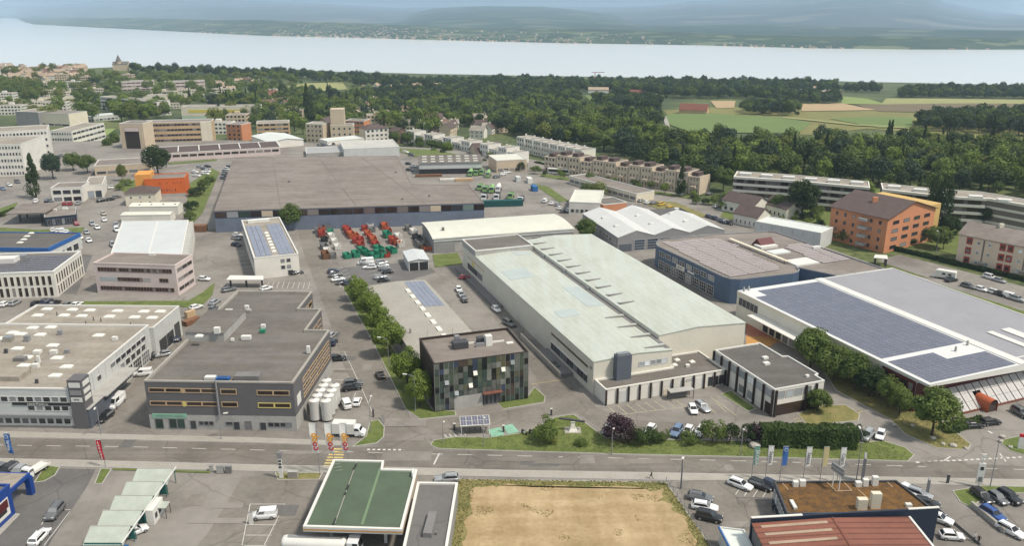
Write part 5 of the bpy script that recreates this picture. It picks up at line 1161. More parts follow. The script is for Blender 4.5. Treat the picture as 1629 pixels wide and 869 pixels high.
# ---------------------------------------------------------------- blue hall with round corners
BLH = 8.0
bp_ = [(1047,383),(1043.5,386.5),(1046,391),(1095,413.5),(1140,435),(1151,440),(1163,443.5),(1178,444),(1262,434.5),(1270,432),(1272,429),(1268,425),(1330,438),(1409,428),(1245,372.5),(1235,369),(1222,367.5),(1140,372),(1058,380)]
BP = [G(x,y,BLH) for x,y in bp_]
BL = Bld('blue_hall','blue hall with rounded corners and rows of pale solar strips on its roof','hall',BP,BLH,0,M_('cladding_blue'),M_('roof_taupe'),M_('grey_metal'),parapet=0.35,pw=0.3)
e0,e1 = BP[2],BP[4]
ln = (e1 - e0).length; n = 8
BL.windows(e0,e1,[(4.9,6.6)],n,M_('white_frame'),M_('glass'),1,0.5,0.9,bars=1,hbars=1); BL.windows(e0,e1,[(0.3,3.4)],n,M_('white_frame'),M_('glass'),1,0.5,0.6,bars=2,hbars=2)
BL.panel(e0,e1,ln * 0.36,ln * 0.50,3.6,5.0,M_('white_sheet'),'sign',0.15); o = put('lettering',text_mesh('NATEVA',0.7,M_('hall_red'),0.01),BL.o); p = lerp(e0,e1,0.43) + Vector((-0.2,-0.06)) - BL.c; o.location = (p.x,p.y,4.3); o.rotation_euler = (math.pi / 2,0,math.atan2((e1 - e0).y,(e1 - e0).x))
BL.panel(e0,e1,ln * 0.55,ln * 0.66,4.0,4.6,M_('white_sheet'),'sign',0.1)
d0,d1 = BP[7],BP[8]; BL.windows(BP[5],BP[7],[(2.8,4.8)],1,M_('white_frame'),M_('glass_pale'),3.2,3.0,0.2,bars=1,hbars=1)
fb = Fr(BP[4].x,BP[4].y,math.degrees(math.atan2((e0 - e1).y,(e0 - e1).x)) - 90)
mat('solar_pale',(0.36,0.31,0.30),0.35,0.08,0.4)
angb = math.atan2((e0 - e1).y,(e0 - e1).x) - math.pi / 2
def inside_px(p,pts): return in_poly2((p.x,p.y),[(q.x,q.y) for q in pts])
def in_poly2(p,poly):
 x,y = p; c = False; j = len(poly) - 1
 for i in range(len(poly)):
  xi,yi = poly[i]; xj,yj = poly[j]
  if (yi > y) != (yj > y) and x < (xj - xi) * (y - yi) / (yj - yi) + xi: c = not c
  j = i
 return c
Z1 = [G(*q,BLH) for q in ((1052,385),(1150,437),(1172,441),(1250,432),(1236,420),(1160,382),(1140,378))]; Z2 = [G(*q,BLH) for q in ((1245,392),(1275,384),(1395,424),(1335,430))]
for zi,Zp in enumerate((Z1,Z2)):
 for v in range(-2,70):
  run = []
  for u in range(-6,75):
   p = fb(u * 1.0,v * 1.65)
   if inside_px(p,Zp): run.append(u)
  if len(run) < 3: continue
  u0,u1 = run[0],run[-1];
  for s in range(u0,u1 - 1,7):
   w = min(6.8,u1 - s); p = fb(s + w / 2,v * 1.65) - BL.c
   o = MB().box(-w / 2,w / 2,-0.5,0.5,0,0.05).build('solar_strip',M_('solar_pale'),BL.o,(p.x,p.y,BLH - 0.12),angb); o.rotation_euler = (R(8),0,angb)
# sloping white canopy with posts, and the red roof lantern
ca,cb = G(1161,381,8.2),G(1254,418,8.2); d = (cb - ca); lnc = d.length; ac = math.atan2(d.y,d.x); MB().box(0,lnc,-0.6,0.6,0.9,1.05).build('roof_canopy',M_('plaster_cream'),BL.o,(ca.x - BL.c.x,ca.y - BL.c.y,7.6),ac)
for i in range(24): q = ca + d * ((i + 0.5) / 24) - BL.c; MB().box(-0.08,0.08,-0.5,-0.35,0,0.9).build('canopy_post',M_('plaster_white'),BL.o,(q.x,q.y,7.6),ac)
for (x,y,w,dd,h,m) in ((1218,393,7,4,0.8,'white_sheet'),(1238,402,7,4,0.5,'sheet_white'),(1275,418,9,6,0.5,'white_sheet'),(1298,396,3,1.2,0.9,'white_sheet')): BL.roofbox(x,y,w,dd,h,M_(m),'roof_light',angb,base=7.65)
p = G(1216,389,8.0) - BL.c; lt = MB(); lt.add([(-3,-3,0),(3,-3,0),(3,3,0),(-3,3,0),(-3,0.5,2.6),(3,0.5,2.6)],[(0,1,5,4),(1,2,5),(2,3,4,5),(3,0,4)]); lt.build('roof_lantern',M_('hall_red'),BL.o,(p.x,p.y,7.65),angb)
fascia(BL,BP[12],BP[13],4.5,8.06,M_('white_sheet'),0.06,'white_wall')
# ================================================================== FRONT ROW: filling station, car wash, showrooms, signs
# ---------------------------------------------------------------- filling station canopy
mat('canopy_green',(0.085,0.118,0.076),0.85,0.08,0.3); mat('orange_stripe',(0.62,0.3,0.08),0.5,0.05,0.5)
cp_ = [Vector(p) for p in ((-33.7,113.7),(-17.6,112.9),(-17.1,131.0),(-23.4,131.3),(-23.6,134.1),(-33.1,134.5))]
cc = Vector((-26,122)); cl = [p - cc for p in cp_]
FS = thing('filling_station_canopy','filling station canopy with green roof and white rim','canopy',(cc.x,cc.y,0))
inn = inset(cl,0.45); n = 6
MB().add([(p.x,p.y,5.15) for p in inn],[tuple(range(n))]).build('roof',M_('canopy_green'),FS)
MB().add([(p.x,p.y,4.45) for p in reversed(cl)],[tuple(range(n))]).build('ceiling',M_('white_sheet'),FS)
rim = MB(); rim.add([(p.x,p.y,4.95) for p in cl] + [(p.x,p.y,5.42) for p in cl] + [(p.x,p.y,5.42) for p in inn] + [(p.x,p.y,5.1) for p in inn],[(r * n + i,r * n + (i + 1) % n,r * n + n + (i + 1) % n,r * n + n + i) for r in range(3) for i in range(n)]); rim.build('rim',M_('white_sheet'),FS)
o_ = inset(cl,-0.05); st = MB(); st.add([(p.x,p.y,4.72) for p in o_] + [(p.x,p.y,4.96) for p in o_],[(i,(i + 1) % n,n + (i + 1) % n,n + i) for i in range(n)]); st.build('orange_stripe',M_('orange_stripe'),FS)
st = MB(); st.add([(p.x,p.y,4.44) for p in cl] + [(p.x,p.y,4.74) for p in cl],[(i,(i + 1) % n,n + (i + 1) % n,n + i) for i in range(n)]); st.build('fascia',M_('white_sheet'),FS)
a,b_ = G(567,737,5.2) - cc,G(533,833,5.2) - cc; MB().bar((a.x,a.y,5.22),(b_.x,b_.y,5.22),0.12,0.1).build('roof_seam',M_('pavement'),FS); a,b_ = G(605,745,5.2) - cc,G(576,835,5.2) - cc; MB().bar((a.x,a.y,5.17),(b_.x,b_.y,5.17),0.45,0.06).build('roof_strip',mat('canopy_strip',(0.15,0.22,0.13),0.8,0.05,0.5),FS)
for (x,y,l) in ((566,742,1.2),(563,747,0.7),(553,777,1.6),(549,787,0.8),(532,832,1.8)): p = G(x,y,5.2) - cc; MB().box(-0.12,0.12,-l / 2,l / 2,0,0.16).build('roof_drain',M_('bin_black'),FS,(p.x,p.y,5.24),R(-3))
for (x,y) in ((-30,117),(-30,130),(-21,117),(-21,128.5)): MB().box(-0.25,0.25,-0.25,0.25,0,4.5).build('column',M_('white_sheet'),FS,(x - cc.x,y - cc.y,0))
for i in range(3): p = G(530 + i * 2,738 + i * 5,5.4) - cc; MB().bar((p.x,p.y,5.2),(p.x + 1.4,p.y - 1.0,6.0),0.05).build('stay_rod',M_('white_frame'),FS)
p = G(657,755,5.4) - cc; MB().box(-0.12,0.12,-0.8,0.8,0.0,0.9).build('ladder',M_('white_frame'),FS,(p.x,p.y,5.2))
for i,(x,y) in enumerate(((-30,121),(-30,126),(-21,120),(-21,125))):
 o = thing('fuel_pump',f'fuel pump under the green canopy, {"left" if x < -25 else "right"} island, {"near" if y < 123 else "far"} one','pump',(x,y,0.02),0,'fuel pumps'); MB().box(-0.3,0.3,-0.5,0.5,0.15,1.9).build('housing',M_('white_sheet'),o); MB().box(-0.5,0.5,-1.2,1.2,0,0.15).build('plinth',M_('concrete'),o); MB().box(-0.32,0.32,-0.4,0.4,1.2,1.6).build('display',M_('dark_frame'),o)
SHP = Bld('station_shop','grey flat roofed shop attached to the right of the filling station canopy','shop',[(-17.3,98),(-10.5,98),(-9.7,128.5),(-16.9,128.7)],4.2,0,M_('cladding_midgrey'),M_('asphalt_dark'),M_('white_sheet'),parapet=0.3,pw=0.4)
for i,(y0,y1) in enumerate(((113.2,118.3),)): p = Vector((-13.4,115.8)) - SHP.c; MB().box(-0.7,0.7,-3.0,3.0,0,0.9).build('roof_duct',M_('concrete_dark'),SHP.o,(p.x,p.y,3.9),R(-4))
MB().tube((0,0,0),(0,0,0.6),0.16,0.16,8).build('vent_pipe',M_('steel'),SHP.o,(-12.2 - SHP.c.x,113.6 - SHP.c.y,3.9)); SHP.windows((-9.7,128.5),(-16.9,128.7),[(0.4,2.6)],3,M_('grey_frame'),M_('glass'),0.4,0.4,0.3)
o = thing('price_totem','slim white price totem on the verge left of the filling station','totem',(-43.7,136.6,0.1)); MB().box(-0.35,0.35,-0.12,0.12,0,4.9).build('column',M_('white_sheet'),o); MB().box(-0.45,0.45,-0.16,0.16,4.2,5.5).build('head',M_('grey_metal'),o)
for i in range(3): MB().box(-0.28,0.28,-0.14,0.14,2.2 + i * 0.65,2.6 + i * 0.65).build('price_plate',M_('dark_frame'),o)
o = thing('utility_box','pale utility box beside the price totem','box',(-41.5,136.8,0.12)); MB().box(-0.9,0.9,-0.4,0.4,0,1.3).build('cabinet',M_('pavement'),o); MB().box(-0.95,0.95,-0.45,0.45,1.3,1.38).build('lid',M_('concrete'),o)
# ---------------------------------------------------------------- car wash
mat('wash_green',(0.42,0.455,0.395),0.6,0.08,0.5); mat('wash_teal',(0.02,0.13,0.12),0.35,0.05,0.5)
CWx,CWy = -66.2,124.0
CW = thing('car_wash','open car wash of five bays with stepped pale green roofs','car wash',(CWx,CWy,0))
for i in range(5):
 y1 = 135.1 - CWy - i * 4.45; y0 = y1 - 4.0
 s = MB(); z1,z2,z0 = 3.1,3.6,2.15
 s.add([(-3.3,y1,z1),(3.3,y1,z1),(3.3,y1 - 0.9,z2),(-3.3,y1 - 0.9,z2),(3.3,y0,z0),(-3.3,y0,z0)],[(0,1,2,3),(3,2,4,5)]); s.add([(-3.3,y1,z1 - 0.12),(3.3,y1,z1 - 0.12),(3.3,y1 - 0.9,z2 - 0.12),(-3.3,y1 - 0.9,z2 - 0.12),(3.3,y0,z0 - 0.12),(-3.3,y0,z0 - 0.12)],[(3,2,1,0),(5,4,2,3)])
 s.add([(-3.3,y0,z0),(3.3,y0,z0),(3.3,y0,z0 - 0.12),(-3.3,y0,z0 - 0.12),(3.3,y1 - 0.9,z2),(3.3,y1 - 0.9,z2 - 0.12)],[(3,2,1,0),(1,2,5,4)])
 s.build('roof',M_('wash_green'),CW); MB().box(-3.3,3.3,y1 - 0.95,y1 - 0.85,z2,z2 + 0.05).build('ridge_cap',M_('concrete'),CW)
 MB().box(-3.1,3.0,y0 + 0.1,y0 + 0.16,0.05,2.5).build('partition',M_('wash_teal'),CW)
 for x in (-3.15,3.15):
  for y in (y0 + 0.12,y1 - 0.1): MB().box(x - 0.06,x + 0.06,y - 0.06,y + 0.06,0,2.1 if y < y0 + 1 else 3.05).build('post',M_('wash_teal'),CW)
 if i in (1,4): MB().box(2.2,3.6,y0 + 0.5,y0 + 1.1,0,1.5).build('wash_machine',M_('bin_blue'),CW); MB().tube((2.9,y0 + 0.8,1.5),(2.9,y0 + 0.8,2.3),0.08,0.08,6).build('hose_arm',M_('dark_metal'),CW)
MB().bar((3.5,135.2 - CWy,3.35),(3.5,112.6 - CWy,3.0),0.16,0.16).build('side_beam',M_('white_frame'),CW)
MB().box(3.3,4.6,123.4 - CWy - 1.6,123.4 - CWy + 2.6,0,2.9).build('plant_cabin',M_('white_sheet'),CW); MB().box(4.6,6.0,123.6 - CWy,123.6 - CWy + 2.0,2.1,2.22).build('cabin_canopy',M_('wash_green'),CW)
MB().box(4.61,4.66,122.4 - CWy,123.2 - CWy,0.9,1.9).build('control_panel',M_('dark_frame'),CW); MB().box(4.61,4.66,124 - CWy,124.8 - CWy,0.9,1.9).build('control_panel',M_('dark_frame'),CW)
for y in (123.7,125.5): MB().box(5.85,5.95,y - CWy - 0.05,y - CWy + 0.05,0,2.12).build('post',M_('dark_metal'),CW)
# ---------------------------------------------------------------- blue showroom, bottom left
P1,P2 = G(25,818),G(0,842); d = (P2 - P1).normalized(); nrm = Vector((d.y,-d.x)); nrm = nrm if nrm.x < 0 else -nrm
BS = Bld('blue_showroom','bright blue showroom cut by the left frame edge, with advertising panel','building',[P1,P1 + d * 16,P1 + d * 16 + nrm * 14,P1 + nrm * 14],6.0,0,M_('blue_paint'),M_('asphalt_dark'),M_('blue_paint'),parapet=0.35,pw=0.3)
q = [P1 - d * 0.05 + nrm * 0.6,P1 + nrm * 14,P1 - d * 6.5 + nrm * 14,P1 - d * 6.5 + nrm * 0.6]; q = [p - BS.c for p in q]; MB().prism(ccw(q),3.6,4.3,bottom=True).build('side_canopy',M_('blue_paint'),BS.o); qi = inset(ccw(q),0.35); MB().add([(p.x,p.y,4.31) for p in qi],[(0,1,2,3)]).build('canopy_roof',M_('roof_gravel'),BS.o)
p = P1 - d * 6.2 + nrm * 0.9 - BS.c; MB().box(-0.5,0.5,-0.5,0.5,0,3.6).build('canopy_pillar',M_('blue_paint'),BS.o,(p.x,p.y,0),math.atan2(d.y,d.x)); q = [P1 - d * 0.3 + nrm * 2.5,P1 + nrm * 14 - d * 0.3,P1 - d * 5 + nrm * 14,P1 - d * 5 + nrm * 2.5]; MB().prism(ccw([p - BS.c for p in q]),0,3.6).build('glazed_lobby',M_('glass'),BS.o)
BS.panel(P1,P2,1.2,7.5,1.0,4.2,M_('white_sheet'),'poster',0.08); BS.panel(P1,P2,1.4,6.0,2.4,4.0,M_('hall_red'),'poster_picture',0.1); BS.panel(P1,P2,2.0,6.4,1.7,2.4,M_('bin_black'),'poster_picture',0.105)
island('pavement',[(0,842),(25,818),(32,819),(0,852),(-20,872),(-40,872)],'pavement',0.1)
# ---------------------------------------------------------------- moss roofed showroom and brown hall, bottom right
MO = Bld('moss_showroom','navy showroom with brown moss covered flat roof','building',[(46.0,118.6),(71.3,118.9),(68.7,128.8),(46.8,128.4)],4.5,0,M_('cladding_navy'),M_('roof_moss'),M_('dark_metal'),parapet=0.3,pw=0.25)
MO.windows((46.0,118.6),(46.8,128.4),[(1.6,3.4)],6,M_('white_frame'),M_('glass_pale'),1.2,0.4,0.45,fw=0.14)
for (x,y,w,dd,h,m) in ((1265,774,0.9,0.8,1.0,'white_sheet'),(1276,773,1.0,0.8,1.1,'white_sheet'),(1365,774,1.0,0.8,0.9,'white_sheet'),(1376,773,0.9,0.8,1.3,'white_sheet'),(1391,772,1.0,0.8,1.7,'white_sheet'),(1370,810,1.6,1.0,2.0,'plaster_cream'),(1391,808,1.6,1.0,2.9,'plaster_cream'),(1445,806,1.0,0.7,0.5,'white_sheet'),(1262,805,0.6,2.4,0.4,'white_sheet')): MO.roofbox(x,y,w,dd,h,M_(m),'roof_unit',base=4.2)
for (x0,y0,x1,y1) in ((1312,765,1330,782),(1330,782,1355,781),(1355,781,1340,766),(1243,768,1254,780),(1410,766,1420,776),(1365,780,1400,810)): a,b_ = G(x0,y0,4.25) - MO.c,G(x1,y1,4.25) - MO.c; MB().bar((a.x,a.y,4.26),(b_.x,b_.y,4.26),0.14,0.08).build('roof_batten',M_('wood_frame'),MO.o)
p,p2 = G(1324,774,4.2) - MO.c,G(1334,781,4.2) - MO.c
for q in (p,p2): MB().tube((q.x,q.y,4.2),(q.x,q.y,7.4),0.1,0.1,6).build('sign_post',M_('white_frame'),MO.o)
dd = (p2 - p); an_ = math.atan2(dd.y,dd.x); MB().box(-0.7,dd.length + 0.7,-0.12,0.12,0,1.4).build('roof_sign',M_('grey_metal'),MO.o,(p.x,p.y,7.3),an_)
tm = text_mesh('Autostore',0.62,M_('white_frame'),0.01)
for sg in (1,): o = put('lettering',tm,MO.o); m_ = (p + p2) / 2; nn_ = Vector((dd.y,-dd.x)).normalized() * 0.14; o.location = (m_.x + nn_.x,m_.y + nn_.y,8.0); o.rotation_euler = (math.pi / 2,0,an_)
ribbed('sheet_oxide',(0.23,0.085,0.055),0.6,0.22,0.5,0.1,angle=R(90 - 3),dark=0.55)
BH = Bld('brown_hall','hall with ribbed rust brown metal roof cut by the bottom frame edge','hall',[(39.0,92),(64.4,92),(64.1,115.0),(38.6,113.2)],6.3,0,M_('cladding_grey'),None,None,flat=False)
slab(BH,[(38.7,92,6.3),(51.8,92,6.75),(51.6,114.2,6.75),(38.4,113.3,6.3)],0.12,M_('sheet_oxide')); slab(BH,[(51.8,92,6.75),(64.7,92,6.3),(64.4,115.1,6.3),(51.6,114.2,6.75)],0.12,M_('sheet_oxide')); MB().bar((51.7 - BH.c.x,92 - BH.c.y,6.8),(51.6 - BH.c.x,114.2 - BH.c.y,6.8),0.3,0.08).build('ridge_cap',M_('tile_red'),BH.o)
MB().bar((64.75 - BH.c.x,92 - BH.c.y,6.32),(64.45 - BH.c.x,115.0 - BH.c.y,6.32),0.35,0.25).build('gutter',M_('white_sheet'),BH.o)
for y in (112.6,110.6,108.4): MB().box(-5.4,5.4,-0.32,0.32,0,0.05).build('roof_light',M_('tile_pale'),BH.o,(45.0 - BH.c.x,y - BH.c.y,6.55),R(2)).rotation_euler = (0,R(-2),R(4))
a,b_ = Vector((38.4,113.6)),Vector((69.9,116.5)); dv = (b_ - a); MB().box(0,dv.length,-0.05,0.3,0,7.0).build('fire_wall',M_('cladding_navy'),BH.o,(a.x - BH.c.x,a.y - BH.c.y,0),math.atan2(dv.y,dv.x)); MB().box(0,8.5,-0.1,0.35,7.0,7.12).build('coping',M_('white_sheet'),BH.o,(a.x - BH.c.x,a.y - BH.c.y,0),math.atan2(dv.y,dv.x)); q = b_ - dv.normalized() * 5.2; MB().box(0,5.3,-0.1,0.35,7.0,7.12).build('coping',M_('white_sheet'),BH.o,(q.x - BH.c.x,q.y - BH.c.y,0),math.atan2(dv.y,dv.x))
LC = Bld('side_canopy','low pale flat canopy with blue edge left of the brown hall','canopy',[(35.8,98),(38.7,98),(38.2,116.0),(34.4,116.8)],3.2,0,M_('cladding_pale'),M_('sheet_white'),M_('cladding_pale'),parapet=0.2,pw=0.2); MB().bar((35.6 - LC.c.x,98 - LC.c.y,3.15),(34.2 - LC.c.x,116.8 - LC.c.y,3.15),0.25,0.35).build('blue_edge',M_('blue_fascia'),LC.o)
# low wall, kerbs
a,b_ = G(1545,806),G(1598,850); d = b_ - a; o = thing('concrete_wall','low concrete wall beside the bright blue car','wall',(a.x,a.y,0),math.atan2(d.y,d.x)); MB().box(0,d.length,-0.2,0.2,0,0.9).build('wall',M_('concrete'),o); MB().box(0,d.length,-0.26,0.26,0.9,1.0).build('coping',M_('pavement'),o)
a,b_ = G(1060,768),G(1128,869); d = b_ - a; o = thing('field_fence','thin wire fence between the dry field and parked cars','fence',(a.x,a.y,0),math.atan2(d.y,d.x))
for i in range(12): MB().box(-0.04,0.04,-0.04,0.04,0,1.2).build('post',M_('grey_metal'),o,(d.length * i / 11,0,0))
for z in (0.3,0.7,1.1): MB().bar((0,0,z),(d.length,0,z),0.03).build('wire',M_('grey_metal'),o)
a,b_ = G(1478,800),G(1560,869); d = b_ - a; o = thing('kerb_fence','low dark rail along the drive right of the navy wall','fence',(a.x,a.y,0),math.atan2(d.y,d.x)); MB().box(0,d.length,-0.12,0.12,0,0.5).build('rail',M_('concrete_dark'),o)
# ---------------------------------------------------------------- flags, totems, lamps
def flag(px,py,h,w,fh,m,label,arm=1,group=None,text=None,tm='white_frame',tsize=0.6,stack=False,disc=None,lean=0.0):
 p = G(px,py); o = thing('flag',label,'flag',(p.x,p.y,0.05),0,group); MB().tube((0,0,0),(0,0,h),0.07,0.045,7).build('pole',M_('grey_metal'),o)
 MB().bar((0,0,h - 0.05),(arm * (w + 0.1),0,h - 0.05),0.05).build('arm',M_('white_frame'),o)
 b = MB(); n = 10; k = 5; vs = []
 for i in range(n + 1):
  for j in range(k + 1):
   t = i / n; u = j / k; vs.append((arm * (0.08 + u * w) + lean * t * t,0.10 * math.sin(t * 5 + u * 3) * (0.3 + t),h - 0.12 - t * fh))
 b.add(vs,[(i * (k + 1) + j,i * (k + 1) + j + 1,(i + 1) * (k + 1) + j + 1,(i + 1) * (k + 1) + j) for i in range(n) for j in range(k)],0,True); b.build('cloth',m,o)
 cx = arm * (0.08 + w / 2)
 if text and stack:
  for i,ch in enumerate(text): t = (i + 0.6) / len(text); q = put('letter',text_mesh(ch,tsize,M_(tm),0.01,bold=0.02),o,(cx + lean * t * t,-0.2,h - 0.15 - t * fh * 0.95)); q.rotation_euler = (math.pi / 2,0,0)
 elif text: q = put('lettering',text_mesh(text,tsize,M_(tm),0.01,bold=0.015),o,(cx + lean * 0.4,-0.2,h - 0.15 - fh * 0.56)); q.rotation_euler = (math.pi / 2,math.pi / 2,0)
 if disc:
  q = MB().tube((0,-0.17,0),(0,-0.2,0),disc,disc,20).build('disc',M_('white_sheet'),o,(cx,0,h - 0.15 - fh * 0.13)); q2 = MB().tube((0,-0.2,0),(0,-0.21,0),disc * 0.75,disc * 0.75,20).build('disc_centre',m,o,(cx,0,h - 0.15 - fh * 0.13))
 return o
mat('flag_white',(0.8,0.78,0.73),0.8,0.0); mat('flag_orange',(0.75,0.33,0.01),0.7,0.0); mat('flag_pink',(0.5,0.05,0.06),0.7,0.0); mat('flag_green',(0.16,0.33,0.25),0.8,0.0); mat('flag_blue',(0.05,0.15,0.42),0.8,0.0); mat('flag_yellow',(0.6,0.5,0.26),0.8,0.0); mat('flag_red',(0.5,0.015,0.03),0.8,0.0)
for i,x in enumerate((493.5,519,543)):
 px = (509,533,556)[i]; o = flag(px,757,11.2,1.25,6.2,M_('flag_white'),f'tall white flag with orange and red round letters, {("left", "middle", "right")[i]} one of three',-1,'three orange lettered flags',lean=0.3)
 for j,(ch,m) in enumerate((('c','flag_pink'),('o','flag_pink'),('o','flag_orange'),('p','flag_orange'))):
  q = put('letter',text_mesh(ch,1.9,M_(m),0.012,bold=0.05),o,(-0.68 + 0.3 * ((0.9 - j * 0.22) ** 2),-0.2,11.2 - 5.3 + j * 0.95 - 0.1)); q.rotation_euler = (math.pi / 2,-math.pi / 2,0)
flag(168,744,6.0,0.95,4.2,M_('flag_red'),'red flag with white stacked letters beside the car wash',-1,None,'LAVAGE','white_frame',0.6,True,lean=0.3)
flag(26,744,7.4,1.1,4.3,M_('flag_blue'),'blue flag with white disc near the flatbed van',-1,None,'Service','white_frame',0.75,disc=0.4,lean=0.25)
RF = [(1195,766,'flag_green','pale green flag with white lettering, leftmost of the six flags','ŠKODA','white_frame',None),(1217,766,'flag_white','white flag with dark lettering between the green and blue flags','Seeme','cladding_grey',None),(1240,767,'flag_blue','blue flag with white disc among the six flags',None,None,0.36),(1277,768,'flag_white','white flag with dark lettering between the blue and yellow flags','Seeme','cladding_grey',None),(1304,768,'flag_yellow','plain pale yellow flag among the six flags',None,None,None),(1331,769,'flag_white','white flag with grey lettering, rightmost of the six flags','Cupra','bin_grey',None)]
for x,y,m,l,t,tm_,ds in RF: flag(x,y,7.5,0.95,4.0,M_(m),l,1,'six showroom flags',t,tm_ or 'white_frame',0.95,disc=ds)
def street_lamp(px,py,h,ax,ay,label,arm=1.6,head=0.9):
 p = G(px,py); o = thing('street_lamp',label,'street lamp',(p.x,p.y,0.03),0,'street lamps'); MB().tube((0,0,0),(0,0,h),0.1,0.055,8).build('pole',M_('grey_metal'),o); d = Vector((ax,ay,0)).normalized()
 MB().tube((0,0,h),(d.x * arm,d.y * arm,h + 0.45),0.05,0.04,6).build('arm',M_('grey_metal'),o); q = d * arm; b = MB(); b.box(0,head,-0.16,0.16,0.36,0.52); b.build('lamp_head',M_('white_sheet'),o,(q.x,q.y,h - 0.05 + 0.05),math.atan2(d.y,d.x)); return o
street_lamp(1362,765,9.6,0.1,1,'tall street lamp at the pavement behind the moss showroom'); street_lamp(1575,775,9.8,-0.4,1,'tall street lamp on the right hand verge'); street_lamp(619,592,8.6,-1,0.1,'street lamp among the roadside trees, far one'); street_lamp(661,656,8.6,-1,0.1,'street lamp among the roadside trees, near one'); street_lamp(705,706,4.3,0.2,0.3,'short lamp at the left tip of the front lawn',0.2,0.4); street_lamp(973,724,5.2,0.2,0.3,'slim lamp on the lawn before the purple shrub',0.2,0.4); street_lamp(1178,727,5.4,0.2,0.3,'slim lamp on the lawn left of the clipped hedge',0.2,0.4); street_lamp(769,712,6.0,0.2,0.3,'slim lamp on the lawn right of the small solar carport',0.2,0.4); street_lamp(161,692,6.4,0.3,-1,'street lamp before the alley beside the pale workshop',1.2); street_lamp(352,700,5.4,0.6,0.2,'street lamp before the grey block shop front',1.0); street_lamp(590,690,8.0,0.3,0.3,'thin lamp post beside the side road mouth',0.3,0.5); street_lamp(1488,410,9,0,1,'street lamp on the street below the cream apartment block',1.0)
for i,(x,y,h,w,m,l) in enumerate(((1083,778,6.6,0.8,'cladding_midgrey','grey totem sign with slanted head at the corner of dry field'),(1371,768,6.0,1.4,'cladding_midgrey','grey totem sign behind the moss roof'),(1475,785,3.2,0.8,'cladding_midgrey','short grey totem right of the moss roof'))):
 p = G(x,y); o = thing('totem_sign',l,'sign',(p.x,p.y,0),R(70)); b = MB(); b.add([(-w / 2,-0.2,h * 0.0),(w / 2,-0.2,0),(w / 2,0.2,0),(-w / 2,0.2,0),(-w / 2,-0.2,h * 0.9),(w / 2,-0.2,h),(w / 2,0.2,h),(-w / 2,0.2,h * 0.9)] if i else [(-w / 2,-0.15,h * 0.7),(w / 2,-0.15,h * 0.78),(w / 2,0.15,h * 0.78),(-w / 2,0.15,h * 0.7),(-w / 2,-0.15,h * 0.93),(w / 2,-0.15,h),(w / 2,0.15,h),(-w / 2,0.15,h * 0.93)],[(0,3,2,1),(4,5,6,7),(0,1,5,4),(1,2,6,5),(2,3,7,6),(3,0,4,7)]); b.build('panel',M_(m),o)
 if i == 0: MB().tube((0,0,0),(0,0,h * 0.75),0.14,0.12,8).build('pole',M_('cladding_slate'),o); MB().box(-w / 2 - 0.05,w / 2 + 0.05,-0.2,0.2,h * 0.97,h * 0.985 + 0.03).build('cap',M_('white_sheet'),o)
 else: MB().box(-w * 0.3,w * 0.3,-0.22,-0.2,h * 0.6,h * 0.75).build('badge',M_('bin_black'),o)
p = G(1556,776); o = thing('white_totem','tall white totem with black emblem behind the parked black estate','sign',(p.x,p.y,0.1),R(-8)); MB().tube((0,0,0),(0,0,6.6),0.12,0.1,8).build('pole',M_('white_frame'),o); MB().box(-0.6,0.6,-0.15,0.15,0.8,5.0).build('panel',M_('white_sheet'),o); MB().box(-0.3,0.3,-0.17,-0.15,3.6,4.3).build('emblem',M_('bin_black'),o); MB().box(-0.35,0.35,-0.17,-0.15,1.2,2.2).build('emblem',M_('bin_grey'),o); MB().box(-0.4,0.4,-0.12,0.12,6.3,6.9).build('head',M_('white_sheet'),o)
p = G(1626,715); o = thing('red_white_totem','white totem with red top at the right frame edge','sign',(p.x,p.y,0.1),R(-15)); MB().box(-0.9,0.9,-0.2,0.2,0,2.6).build('panel',M_('white_sheet'),o); MB().box(-0.9,0.9,-0.2,0.2,2.6,3.2).build('red_top',M_('flag_red'),o)
